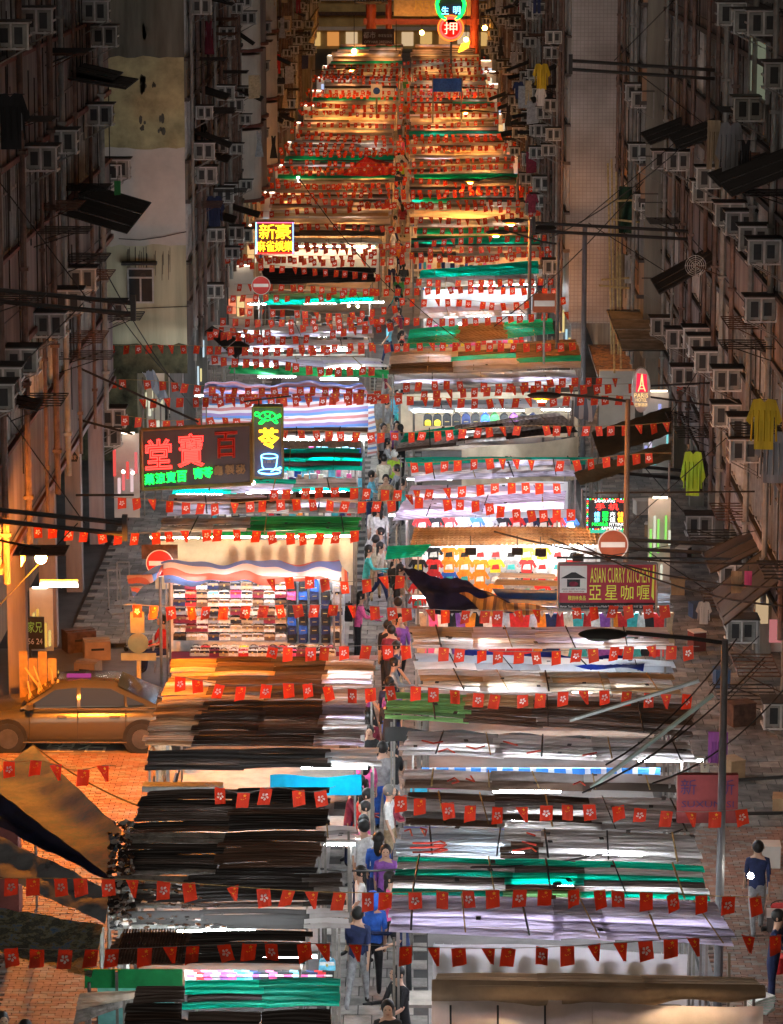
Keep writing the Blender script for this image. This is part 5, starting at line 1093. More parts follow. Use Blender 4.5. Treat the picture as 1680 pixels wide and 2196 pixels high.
el = lambda cx, cy_, rx, ry, a0=0, a1=360, n=16: [(cx + rx * math.cos(math.radians(a0 + (a1 - a0) * k / n)), cy_ + ry * math.sin(math.radians(a0 + (a1 - a0) * k / n))) for k in range(n + 1)]
neon_path(el(.0, .37, .27, .065, 0, 180) + [(-.27, .35), (0, .31), (.27, .35)], N_green, sg2, closed=True)
neon_path(el(-.36, .40, .07, .028), N_green, sg2); neon_path([(-.12, .425), (-.05, .37), (-.12, .32)], N_green, sg2); neon_path([(.12, .425), (.05, .37), (.12, .32)], N_green, sg2); neon_path([(-.05, .37), (.05, .37)], N_green, sg2)
neon_path([(-.18, .32), (-.3, .27), (-.2, .265), (-.08, .31)], N_green, sg2); neon_path([(.15, .32), (.28, .27), (.34, .28), (.26, .34)], N_green, sg2); neon_path([(.27, .37), (.42, .4), (.44, .37), (.28, .34)], N_green, sg2)
neon_char('苓', .03, .06, .50, .50, N_yel, sg2, mat('sign_paint_yellow', (.5, .3, .02), .5))
neon_path(el(.05, -.19, .28, .035), N_blue, sg2); neon_path([(-.23, -.19), (-.19, -.34), (-.12, -.375), (.2, -.375), (.28, -.34), (.33, -.19)], N_blue, sg2); neon_path(el(.05, -.41, .38, .04), N_blue, sg2); neon_path(el(.05, -.42, .28, .02, 180, 360), N_blue, sg2)
neon_path([(.1, -.41), (.3, -.37), (.42, -.345), (.46, -.36), (.3, -.39)], N_blue, sg2)
fit_text('cup_lettering', '百寶堂', SP(.04, -.27, .02), UX, UZ, .55 * w, .045 * h, M_unl, sg2, lift=.01)
# yellow mahjong neon
Y = 117.0; O, w, h = sign_plane(549, 631, 475, 545, Y); sg3 = thing('neon_sign', 'yellow neon sign in a red and blue lit frame over the left stalls', 'neon sign', O); U = UX.copy(); V = UZ.copy()
MB().bb(O.x - w / 2, O.x + w / 2, Y, Y + .35, O.z - h / 2, O.z + h / 2).build('panel', mat('sign_box_brown', (.10, .035, .02), .5), sg3)
neon_path([(-.48, .47), (.48, .47)], glow('neon_pinkred', (1, .1, .2), 1.5), sg3); neon_path([(-.48, -.47), (-.48, .47)], N_blue, sg3, rad=.02); neon_path([(.48, -.47), (.48, .47)], glow('neon_deepblue', (.15, .25, 1), 2), sg3, rad=.02); neon_path([(-.48, -.47), (.48, -.47)], N_red, sg3)
for k, c in enumerate('新豪'): fit_text('neon_character', c, SP(-.2 + .42 * k, .2, .04), U, V, .48 * h, .46 * h, N_yel, sg3, lift=.02, res=1)
for k, c in enumerate('麻雀娛樂'): fit_text('neon_character', c, SP(-.36 + .24 * k, -.25, .04), U, V, .23 * w, .33 * h, N_yel, sg3, lift=.02, res=1)
# pawn shop neon far up
Y = 232.0; O, w, h = sign_plane(936, 1000, -40, 80, Y); sg4 = thing('neon_sign', 'pawn shop neon with a green bat outline over a red disc at the far end', 'neon sign', O); U = UX.copy(); V = UZ.copy()
s4 = 7028 / Y
def V4(u, v, c=.1): p = PY(u, v, Y); return Vector((p.x, Y - c, p.z))
q = MB(); q.disc(V4(967, 60, 0), 24 / s4, UX, UZ, Vector((0, 1, 0)), .25, 24); q.build('disc', mat('sign_disc_red', (.5, .02, .015), .5), sg4)
q = MB(); q.disc(V4(967, 20, 0), 30 / s4, UX, UZ, Vector((0, 1, 0)), .2, 20); q.build('panel', M_sgn, sg4)
for rad, m, rr in ((22, N_red, .08), (27, glow('neon_rim', (1, .15, .02), 1), .06)):
    q = MB(); q.path([V4(967 + rad * math.cos(t * math.pi / 12), 60 - rad * math.sin(t * math.pi / 12)) for t in range(25)], rr, 5); q.build('neon_tube', m, sg4)
q = MB(); q.path([V4(u, v) for u, v in ((957, 42), (948, 36), (940, 24), (937, 8), (942, -6), (952, -14), (962, -6), (967, -12), (972, -6), (982, -14), (992, -6), (997, 8), (994, 24), (986, 36), (977, 42))], .12, 5); q.build('neon_tube', N_green, sg4)
fit_text('neon_character', '押', V4(967, 60), UX, UZ, 28 / s4, 26 / s4, glow('neon_redhot', (1, .3, .2), 1.5), sg4, lift=.05)
fit_text('neon_character', '生', V4(955, 22), UX, UZ, 15 / s4, 16 / s4, N_blue, sg4, lift=.05); fit_text('neon_character', '明', V4(980, 22), UX, UZ, 15 / s4, 16 / s4, N_blue, sg4, lift=.05)
q = MB(); q.tube(V4(1000, -10), (6.3, Y, V4(1000, -20).z), .08); q.build('support_arm', M_iron, sg4)
o = thing('neon_sign', 'small yellow squiggly neon sign low beside the pawn shop disc', 'neon sign', PY(990, 100, 236)); q = MB()
for k in range(7): q.tube(PY(984 + k * 3, 112 - k * 1.5, 236), PY(992 + k * 2.5, 94 - k * 1, 236), .06, 4)
q.build('neon_tube', N_yel, o)
# hair salon sign
Y = 245.0; O, w, h = sign_plane(777, 846, 62, 96, Y); s5 = thing('sign_board', 'dark hair dressing sign board with grey Chinese and English letters under the gate', 'sign', O); U = UX.copy(); V = UZ.copy()
MB().bb(O.x - w / 2, O.x + w / 2, Y, Y + .3, O.z - h / 2, O.z + h / 2).build('panel', mat('sign_maroon_dark', (.045, .015, .02), .5), s5)
M_gl = mat('sign_letter_grey', (.55, .5, .5), .6)
fit_text('lettering', '都市', SP(-.27, .12, 0), U, V, .38 * w, .42 * h, M_gl, s5); fit_text('lettering', '專業髮型屋', SP(.22, .08, 0), U, V, .44 * w, .2 * h, M_gl, s5); fit_text('lettering', 'CITY HAIR DRESSING', SP(0, -.32, 0), U, V, .86 * w, .16 * h, M_gl, s5)
# curry sign
Y = 62.0; O, w, h = sign_plane(1197, 1408, 1208, 1308, Y); s6 = thing('sign_board', 'red and yellow curry restaurant sign board hanging on the right', 'sign', O); U = UX.copy(); V = UZ.copy()
M_cr = mat('sign_curry_red', (.33, .012, .03), .5, dirt=.1); M_cy = mat('sign_curry_yellow', (.75, .72, .07), .5, dirt=.08); M_ck = mat('sign_black', (.015, .013, .015), .5); M_cw = mat('sign_white', (.62, .58, .55), .5, dirt=.1)
MB().bb(O.x - w / 2, O.x + w / 2, Y, Y + .12, O.z - h / 2, O.z + h / 2).build('panel', M_cr, s6)
q = MB()
for a, b in (((-.5, -.5), (.5, -.5)), ((.5, -.5), (.5, .5)), ((.5, .5), (-.5, .5)), ((-.5, .5), (-.5, -.5))): q.tube(SP(*a, .01), SP(*b, .01), .022, 4)
q.build('frame', M_alu, s6)
MB().bb(O.x - w / 2, O.x + w / 2, Y - .006, Y - .002, O.z - h * .5, O.z - h * .345).build('black_band', M_ck, s6)
MB().bb(O.x - w * .485, O.x - w * .21, Y - .008, Y - .003, O.z - h * .13, O.z + h * .45).build('white_box', M_cw, s6)
q = MB(); q.prism([(-.13, 0), (.13, 0), (.02, .075), (-.02, .075)], SP(-.345, .18, .012), UX * 1.9, UZ * 1.6, (0, 1, 0), .004); q.prism([(-.09, -.1), (.09, -.1), (.09, 0), (-.09, 0)], SP(-.345, .16, .012), UX * 1.4, UZ * 1.5, (0, 1, 0), .003); q.build('house_emblem', M_ck, s6)
q = MB(); q.disc(SP(-.345, .06, .018), .09, UX, UZ, Vector((0, 1, 0)), .004, 14, 0, .05); q.build('dish_emblem', cm('maroon'), s6)
fit_text('lettering', 'ASIAN CURRY KITCHEN', SP(-.345, -.05, .012), U, V, .24 * w, .035 * h, M_ck, s6, lift=.004); fit_text('lettering', '亞星咖喱', SP(-.345, -.1, .012), U, V, .22 * w, .035 * h, M_cr, s6, lift=.004)
fit_text('lettering', '穆詩林食品', SP(-.31, -.24, .004), U, V, .18 * w, .1 * h, M_cy, s6, lift=.006)
fit_text('lettering', 'ASIAN CURRY KITCHEN', SP(.125, .25, .004), U, V, .6 * w, .32 * h, M_cy, s6, lift=.01, spacing=1.05)
for k, c in enumerate('亞星咖喱'): fit_text('lettering', c, SP(-.125 + .163 * k, -.12, .004), U, V, .125 * w, .31 * h, M_cy, s6, lift=.01)
fit_text('lettering', 'Better Taste Indian & Nepalese Home Made Food 正宗印度咖喱 訂消閒 ☎ 3542 5576', SP(0, -.42, .012), U, V, .95 * w, .065 * h, M_cw, s6, lift=.004)
q = MB(); q.prism([(0, .46), (.03, .46), (.03, -.3), (-.03, -.2)], SP(.46, 0, .008) - UZ * 0, UX * w * .45, UZ * h, (0, 1, 0), .004); q.build('yellow_arrow', M_cy, s6)
q = MB()
for a in (-.42, 0, .42): q.tube(SP(a, .5), SP(a, .62), .01, 4)
q.tube(SP(-.52, .62), SP(1.25, .60), .025, 5); q.tube(SP(-.1, .62), SP(1.5, 1.2), .008, 4); q.build('hanger', M_iron, s6)
# LED phone sign
Y = 73.0; O, w, h = sign_plane(1258, 1345, 1069, 1136, Y); s7 = thing('led_sign', 'colourful LED sign for mobile phone fitting in front of the right stalls', 'LED sign', O); U = UX.copy(); V = UZ.copy()
MB().bb(O.x - w / 2, O.x + w / 2, Y, Y + .12, O.z - h / 2, O.z + h / 2).build('panel', M_ck, s7)
fit_text('lettering', 'SAMSUNG', SP(-.06, .42, 0), U, V, .5 * w, .09 * h, N_wh, s7); fit_text('lettering', 'Appl', SP(.34, .42, 0), U, V, .22 * w, .1 * h, N_red, s7); fit_text('lettering', 'SAMSUNG', SP(.12, -.44, 0), U, V, .5 * w, .09 * h, N_wh, s7)
fit_text('lettering', '手机', SP(0, .24, 0), U, V, .56 * w, .2 * h, N_red, s7, spacing=1.6); 
for c, a, b, m in (('維', -.24, 0, N_blue), ('修', -.24, -.17, N_blue), ('配', -.04, 0, N_green), ('件', -.04, -.17, N_green), ('充', .14, 0, N_wh), ('值', .14, -.17, N_wh), ('儲', .33, 0, N_or), ('值', .33, -.17, N_yel)): fit_text('lettering', c, SP(a, b, 0), U, V, .14 * w, .16 * h, m, s7, res=1)
fit_text('lettering', 'MOBILE', SP(-.17, -.32, 0), U, V, .38 * w, .09 * h, N_green, s7); fit_text('lettering', 'FITTING', SP(.25, -.32, 0), U, V, .38 * w, .09 * h, N_wh, s7)
for k, m in enumerate((N_blue, N_green, N_or, N_red)):
    q = MB()
    for j in range(14):
        t = (j * 4 + k) / 56; a, b = (-.48 + .96 * t * 4, .48) if t < .25 else (.48, .48 - .96 * (t - .25) * 4) if t < .5 else (.48 - .96 * (t - .5) * 4, -.48) if t < .75 else (-.48, -.48 + .96 * (t - .75) * 4)
        q.box(SP(a, b, .01), (.022, .01, .022))
    q.build('border_light', m, s7)
MB().bb(O.x - w * .4, O.x + w * .45, Y - .02, Y + .1, O.z - h * .6, O.z - h * .52).build('green_lamp_strip', glow('strip_green', (.1, .8, .5), .3), s7)
q = MB(); q.tube(SP(.3, .5, -.06), SP(.3, .66, -.06), .02, 4); q.tube(SP(-.3, .66, -.06), SP(4.2, .72, -.06), .02, 4); q.build('support_arm', M_iron, s7)
# hotel oval
Y = 84.0; O, w, h = sign_plane(1355, 1395, 789, 885, Y); s8 = thing('hotel_sign', 'white oval hotel sign with a tower on pink and gold letters', 'hotel sign', O); U = UX.copy(); V = UZ.copy()
MB().disc(O, w / 2, UX, UZ, Vector((0, 1, 0)), .25, 28, 0, h / 2).build('panel', mat('sign_oval_grey', (.45, .42, .40), .5), s8)
q = MB(); q.prism([(-.29, -.04), (.33, -.04), (.27, .36), (-.24, .38)], SP(0, 0, .012), UX * w, UZ * h, (0, 1, 0), .008); q.build('pink_panel', glow('sign_pink', (1, .03, .07), .45), s8)
q = MB(); tw = glow('sign_gold', (1, .62, .25), .55)
for s in (-1, 1): q.path([SP(.02 + s * .19, -.02, .03), SP(.02 + s * .07, .12, .03), SP(.02, .37, .03)], .016, 4)
for a, b in ((.13, .04), (.08, .11), (.035, .22)): q.tube(SP(.02 - a, b, .03), SP(.02 + a, b, .03), .012, 4)
q.build('tower_emblem', tw, s8)
fit_text('lettering', 'PARIS', SP(0, -.11, .01), U, V, .74 * w, .1 * h, tw, s8); fit_text('lettering', 'HOTEL', SP(0, -.21, .01), U, V, .6 * w, .075 * h, tw, s8); fit_text('lettering', '巴黎酒店', SP(0, -.32, .01), U, V, .68 * w, .075 * h, tw, s8)
q = MB(); q.tube(SP(.5, .1), (7.75, Y, O.z + .2), .03); q.tube(SP(.5, -.15), (7.75, Y, O.z - .4), .03); q.build('support_arm', M_iron, s8)
# red seafood-style sign lower right
Y = 51.0; O, w, h = sign_plane(1452, 1582, 1662, 1765, Y); s9 = thing('sign_board', 'dull red unlit sign with dark Chinese and Latin letters at the lower right', 'sign', O); U = UX.copy(); V = UZ.copy()
MB().bb(O.x - w / 2, O.x + w / 2, Y, Y + .15, O.z - h / 2, O.z + h / 2).build('panel', mat('sign_dull_red', (.22, .03, .03), .6, dirt=.2), s9)
M_pl = mat('sign_purple', (.06, .02, .09), .6); fit_text('lettering', '新', SP(-.32, .26, 0), U, V, .26 * w, .32 * h, M_pl, s9); fit_text('lettering', '新', SP(.3, .26, 0), U, V, .26 * w, .32 * h, M_pl, s9); fit_text('lettering', 'SUXUN SI', SP(0, -.1, 0), U, V, .86 * w, .13 * h, M_pl, s9)
q = MB(); q.tube(SP(.5, .4), (7.75, Y, O.z + .5), .03); q.tube(SP(.5, -.3), (7.75, Y, O.z - .2), .03); q.build('support_arm', M_iron, s9)
# diamond shaped bone setter sign on the left wall
Y = 80.0; O, w, h = sign_plane(118, 170, 896, 990, Y); s10 = thing('sign_board', 'black and buff pointed sign of a bone setter on the peach wall', 'sign', O); U = UX.copy(); V = UZ.copy()
M_pe = mat('sign_peach', (.45, .27, .17), .6)
MB().prism([(-.5, -.42), (-.42, -.5), (.42, -.5), (.5, -.4), (.5, .5), (0, .2)], O, UX * w, UZ * h, (0, 1, 0), .1).build('panel', M_pe, s10)
MB().prism([(-.5, -.42), (-.42, -.5), (.42, -.5), (.48, -.4), (.44, -.36), (0, -.02), (-.2, .12)], SP(0, 0, .01), UX * w, UZ * h, (0, 1, 0), .008).build('black_field', M_ck, s10)
fit_text('lettering', '跌打', SP(.22, .18, .0), U, V, .34 * w, .2 * h, M_ck, s10, lift=.02); fit_text('lettering', '油', SP(.02, -.24, .01), U, V, .18 * w, .13 * h, M_pe, s10, lift=.02); fit_text('lettering', '正骨跌打專家', SP(0, -.4, .01), U, V, .8 * w, .1 * h, M_pe, s10, lift=.02)
q = MB(); q.tube(SP(-.5, -.1, -.05), (-8.2, Y, O.z), .02, 4); q.build('support_arm', M_iron, s10)
# small neon cluster and shop lights on the left footway
Y = 92.0; O, w, h = sign_plane(183, 248, 1178, 1212, Y); s11 = thing('neon_sign', 'small red, green and yellow neon lettering over a blue line on the left', 'neon sign', O); U = UX.copy(); V = UZ.copy()
for k, (c, m) in enumerate((('美', N_red), ('食', N_green), ('點', N_yel), ('心', N_or))): fit_text('neon_character', c, SP(-.34 + .22 * k, .08, 0), U, V, .2 * w, .6 * h, m, s11, neon=.02)
neon_path([(-.1, -.42), (.48, -.42)], N_blue, s11); neon_path([(-.2, .45), (.1, .5), (.4, .42)], N_red, s11)
MB().bb(O.x - w / 2, O.x + w / 2, Y + .02, Y + .1, O.z - h / 2, O.z + h / 2).build('panel', M_ck, s11)
o = thing('neon_tube_sign', 'short upright violet and red neon tube left of the no entry sign', 'neon sign', PY(279, 1185, 90)); MB().tube(PY(280, 1166, 90), PY(279, 1192, 90), .03).build('neon_tube', glow('neon_violet', (.5, .15, 1), 2.5), o); MB().tube(PY(279, 1194, 90), PY(279, 1210, 90), .03).build('neon_tube', N_red, o)
# shop lamp, tube and floodlight at the left corner
def spot_pt(name, loc, s, m, label, cat): o = MB().ball((0, 0, 0), s).build(name, m, None, loc=loc); return tag(o, label, cat)
spot_pt('flood_lamp', PX(88, 1197, -7.18), .11, glow('sodium_flood', (1, .29, .02), 5200), 'blazing orange flood lamp at the left corner above the parked car', 'flood lamp')
p = PX(88, 1197, -7.18); o = thing('added_lamp_hood', 'tin hood and arm added to stop upward light of the orange flood lamp', 'added lamp hood', p); MB().bb(p.x - .5, p.x + .5, p.y - .35, p.y + .6, p.z + .115, p.z + .14).bb(p.x - .38, p.x - .35, p.y - .3, p.y + .45, p.z - .12, p.z + .19).build('hood', M_rust, o); MB().tube((p.x, p.y, p.z + .19), (-8.3, p.y + .5, p.z + .3), .025, 5).build('arm', M_iron, o)  # hood added to keep the flood lamp's light from going upward
a = PX(86, 1256, -7.4); c = Vector((a.x + .75, a.y, a.z)); o = thing('tube_light', 'single white fluorescent tube over the yellow shop front at the left', 'tube light', a); MB().tube(a, c, .03).build('fluorescent_tube', glow('tube_shop', (.95, 1, .85), 22), o); MB().bb(a.x, c.x, a.y, a.y + .12, a.z + .035, a.z + .1).build('holder', M_wht, o)
yb_ = a.y + 3
o = thing('lit_shop', 'narrow yellow lit shop front with board and goods at the left edge', 'shop front', (-8.2, yb_, 0)); [MB().bb(-8.28 + .2 * k, -8.28 + .2 * k + .18, yb_ + .5, yb_ + .55, 0, 1.9 - .15 * (k % 2)).build('plank', mat('shop_yellow', (.34, .19, .05), .7, dirt=.35), o) for k in range(4)]
q = MB(); r = random.Random(4)
for k in range(26): z = r.uniform(.1, .9); q.tube((-8.1 + r.uniform(0, .7), yb_ + r.uniform(-.3, .3), z), (-8.1 + r.uniform(0, .7), yb_ + r.uniform(-.3, .3), z + .9), .02, 4)
q.build('bamboo_goods', mat('bamboo_goods', (.65, .4, .12), .6), o)
Y = 71.5; O, w, h = sign_plane(57, 96, 1324, 1392, Y); s12 = thing('sign_board', 'black menu board with green brush characters and white numerals at the left edge', 'sign', O); U = UX.copy(); V = UZ.copy(); MB().bb(O.x - w / 2, O.x + w / 2, Y, Y + .08, O.z - h / 2, O.z + h / 2).build('panel', M_ck, s12); fit_text('lettering', '家兄', SP(0, .2, 0), U, V, .8 * w, .35 * h, mat('chalk_green', (.2, .55, .15), .6), s12); fit_text('lettering', '56 24', SP(0, -.25, 0), U, V, .8 * w, .18 * h, M_gl, s12)
MB().tube((O.x - w * .3, Y + .04, 0), (O.x - w * .3, Y + .04, O.z - h / 2), .03).build('post', M_iron, s12)
# yellow standing price sign by the car
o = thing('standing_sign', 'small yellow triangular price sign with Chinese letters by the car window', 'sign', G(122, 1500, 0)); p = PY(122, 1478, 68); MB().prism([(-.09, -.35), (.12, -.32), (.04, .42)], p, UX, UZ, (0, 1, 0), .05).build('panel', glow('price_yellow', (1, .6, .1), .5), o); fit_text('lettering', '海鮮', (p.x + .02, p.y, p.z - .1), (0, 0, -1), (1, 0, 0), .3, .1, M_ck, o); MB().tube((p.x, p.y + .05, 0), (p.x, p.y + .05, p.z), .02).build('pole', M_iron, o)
# ------------------------------------------------------------------ traffic signs
M_tr = mat('traffic_red', (.55, .02, .015), .4, dirt=.08); M_tw = mat('traffic_white', (.7, .68, .62), .4, dirt=.08); M_yp = mat('post_yellowish', (.5, .34, .12), .5, dirt=.2)
def no_entry(u, v, Y, rad, label, base=True, board=False):
    p = PY(u, v, Y); o = thing('no_entry_sign', label, 'traffic sign', (p.x, Y, 0), 0, 'no entry signs')
    if board: MB().bb(p.x - rad * 1.3, p.x + rad * 1.3, Y + .022, Y + .05, p.z + rad * .3, p.z + rad * 1.35).build('back_board', M_rust, o)
    MB().disc((p.x, Y, p.z), rad, UX, UZ, Vector((0, 1, 0)), .02, 28).build('disc', M_tr, o)
    MB().bb(p.x - rad * .78, p.x + rad * .78, Y - .006, Y - .001, p.z - rad * .17, p.z + rad * .17).build('white_bar', M_tw, o)
    q = MB()
    for k in range(28):
        a0, a1 = 2 * math.pi * k / 28, 2 * math.pi * (k + 1) / 28; q.quad(*[(p.x + r_ * math.cos(a), Y - .004, p.z + r_ * math.sin(a)) for r_, a in ((rad * .93, a0), (rad, a0), (rad, a1), (rad * .93, a1))])
    q.build('white_rim', M_tw, o); MB().tube((p.x, Y + .06, 0), (p.x, Y + .06, p.z + .1), .035, 8).build('pole', M_post, o)
no_entry(343, 1208, 71.5, .31, 'round red no entry sign at the left end of the striped tarp', board=True)
no_entry(560, 612, 106, .31, 'round red no entry sign left of the pale green awning, farther up')
M_tr = mat('traffic_faded', (.38, .09, .03), .6, dirt=.2)
no_entry(1315, 1168, 66.5, .32, 'round faded no entry sign half hidden above the curry sign')
o = thing('no_entry_sign', 'white and red rectangular traffic board at the right behind the teal roofs', 'traffic sign', PY(1168, 655, 102)); p = PY(1168, 650, 102); MB().bb(p.x - .35, p.x + .35, 102, 102.05, p.z - .3, p.z + .3).build('panel', M_tr, o); MB().bb(p.x - .32, p.x + .32, 101.99, 101.997, p.z - .1, p.z + .08).build('white_bar', M_tw, o); MB().tube((p.x, 102.1, 0), (p.x, 102.1, p.z), .04).build('pole', M_post, o)
p = PY(297, 1378, 68.0); o = thing('sign_post', 'back of a traffic sign post with square and round plates lit orange beside the car', 'sign post', (p.x, 68, 0))
MB().tube((p.x, 68.05, 0), (p.x, 68.05, p.z + .68), .05, 8).build('pole', M_yp, o); MB().bb(p.x - .16, p.x + .14, 68.0 - .05, 68.0 - .02, p.z + .22, p.z + .68).build('square_plate', M_yp, o); MB().disc((p.x, 67.95, p.z), .22, UX, UZ, Vector((0, 1, 0)), .02, 22).build('round_plate', M_yp, o); MB().bb(p.x - .37, p.x + .38, 67.94, 67.97, p.z - .38, p.z - .22).build('crossbar', M_yp, o)
o = thing('street_sign', 'tall blue and white parking sign on a pole in the distant crossing', 'traffic sign', PY(808, 200, 205)); p = PY(808, 195, 205); MB().bb(p.x - .35, p.x + .35, 205, 205.05, p.z - .4, p.z + .4).build('panel', M_tw, o); MB().disc((p.x, 204.98, p.z), .22, UX, UZ, Vector((0, 1, 0)), .01, 14).build('disc', cm('blue'), o); MB().tube((p.x, 205.1, 0), (p.x, 205.1, p.z), .06).build('pole', M_post, o)
o = thing('banner', 'blue banner stretched beside the distant street lamp on the right', 'banner', PY(960, 180, 200)); a = PY(929, 168, 200); c = PY(990, 197, 200); q = MB(); q.grid(lambda s, t: Vector((a.x + (c.x - a.x) * s, 200 + .1 * math.sin(s * 9), a.z + (c.z - a.z) * t)), 12, 3); q.build('cloth', cm('blue'), o); q = MB(); q.tube((a.x, 200.2, 0), (a.x, 200.2, a.z), .05); q.tube((c.x, 200.2, 0), (c.x, 200.2, a.z), .05); q.build('pole', M_post, o)

# ------------------------------------------------------------------ street lamps
M_pole = mat('lamp_post_grey', (.12, .115, .12), .5, dirt=.25, scale=3)
M_poleb = mat('lamp_post_brown', (.16, .10, .06), .5, dirt=.25, scale=3)
N_sod = glow('sodium_lens', (1, .26, .01), 1.6); N_sodb = glow('sodium_bulb', (1, .34, .05), 1500)
def street_lamp(upole, vtop, uhead, vhead, Xp, label, lit=True, mm=None, s=None):
    s = s or (upole - 889.5) / Xp; Y = 7028 / s / math.cos(TH) if False else None
    p = PX(upole, vtop, Xp); Y = p.y; o = thing('street_lamp', label, 'street lamp', (Xp, Y, 0), 0, 'street lamps'); z = p.z
    MB().tube((Xp, Y, 0), (Xp, Y, z), .075, 10, 0, .055).build('post', mm or M_pole, o)
    hd = PY(uhead, vhead, Y); sg_ = -1 if hd.x < Xp else 1; L_ = .62
    MB().path([Vector((Xp, Y, z - .05)), Vector((Xp + sg_ * .5, Y, z + .02)), Vector((hd.x - sg_ * .35, Y, hd.z + .03))], .035, 6).build('arm', M_iron, o)
    q = MB(); q.ball((0, 0, 0), .5, 0, 14, 8, (.78, .3, .17)); h_ = put('lamp_head', q.mesh('lamp_head', M_iron, True), o, (hd.x - Xp, 0, hd.z))
    lens = MB().ball((0, 0, 0), .3, 0, 12, 6, (.7, .42, .2)); put('lens', lens.mesh('lens', N_sod if lit else mat('lens_unlit', (.25, .28, .27), .2)), h_, (sg_ * .06, 0, -.055))
    if lit: put('bulb', MB().tube((0, 0, 0), (0, 0, .008), .09, 10).mesh('bulb', N_sodb), h_, (sg_ * .06, 0, -.14))
    return o
street_lamp(1555, 1372, 1294, 1360, 4.8, 'unlit street lamp nearest on the right', False)
street_lamp(1347, 856, 1168, 848, 4.8, 'lit orange street lamp beside the hotel sign', mm=M_poleb)
street_lamp(1137, 470, 1100, 474, 3.95, 'lit orange lamp with the short arm, farther and higher of the close pair')
street_lamp(1197, 520, 1068, 498, 4.6, 'lit orange lamp with the long arm, lower of the close pair')
street_lamp(1110, 380, 1012, 386, 4.6, 'fifth lit lamp along the right side, above the dense flags')
street_lamp(1085, 242, 1001, 238, 5.0, 'distant lit lamp on the right above the teal roof')
street_lamp(1068, 190, 990, 188, 5.2, 'most distant lit lamp on the right by the blue banner')
street_lamp(650, 312, 705, 307, -7.0, 'lit lamp on the left side in the distance, lower one')
street_lamp(668, 150, 752, 147, -6.4, 'lit lamp on the left side in the distance, upper one')
for k, (u, vt, X, lab) in enumerate(((1255, 485, 5.05, 'plain grey pole rising beside the hotel canopy'), (1130, 300, 5.0, 'plain thin grey pole in the far right row'), (968, 0, 2.75, 'tall pole in front of the pawn shop neon'), (1030, 20, 5.1, 'tall orange lit pole right of the pawn shop neon'))):
    p = PX(u, vt, X); o = MB().tube((X, p.y, 0), (X, p.y, p.z), .085, 9, 0, .07).build('utility_pole', M_poleb if k == 3 else M_pole); tag(o, lab, 'pole')
# wooden and steel sign booms
def boom(side, ue, ve, uw, X, label, r=.05, gap=.22, X2=None):
    w_ = X; p = PX(uw, ve, w_); Y = p.y; e = PY(ue, ve, Y); o = thing('sign_boom', label, 'sign boom', (w_, Y, e.z)); dz = (ve - ve)
    q = MB(); q.tube((w_, Y + .15, p.z - (.25 if side > 0 else -.25)), (e.x, Y, e.z), r, 6); q.build('rail', M_iron, o); q = MB(); q.tube((w_, Y + .15, p.z - gap - (.25 if side > 0 else -.25)), (e.x, Y, e.z - gap), r, 6); q.build('rail', M_iron, o)
    MB().bb(e.x - .05, e.x + .05, Y - .08, Y + .08, e.z - gap - .12, e.z + .16).build('end_plate', M_iron, o)
    q = MB(); q.tube((e.x + (w_ - e.x) * .3, Y, e.z), (w_, Y + .2, e.z + 2.6), .012, 4); q.tube((e.x + (w_ - e.x) * .35, Y, e.z), (w_, Y + .3, e.z - 1.8), .012, 4); q.build('stay_wire', M_iron, o); return o
boom(-1, 286, 650, -20, -8.2, 'black double boom reaching out from the left edge below the gable window')
boom(-1, 268, 1122, -20, -8.2, 'black double boom with stays above the orange flood lamp')
boom(1, 1224, 130, 1535, 7.7, 'black double boom crossing the grey tiled wall')
boom(1, 1145, 478, 1480, 7.7, 'long black double boom beside the pair of lit lamps')
boom(1, 1310, 995, 1500, 7.7, 'black double boom behind the lime jacket')
boom(1, 1285, 1610, 1625, 7.7, 'long black double boom at the lower right, upper one')
boom(1, 1300, 1668, 1640, 7.7, 'long black double boom at the lower right, lower one')
boom(1, 1210, 1150, 1580, 7.7, 'black double boom above the curry sign')
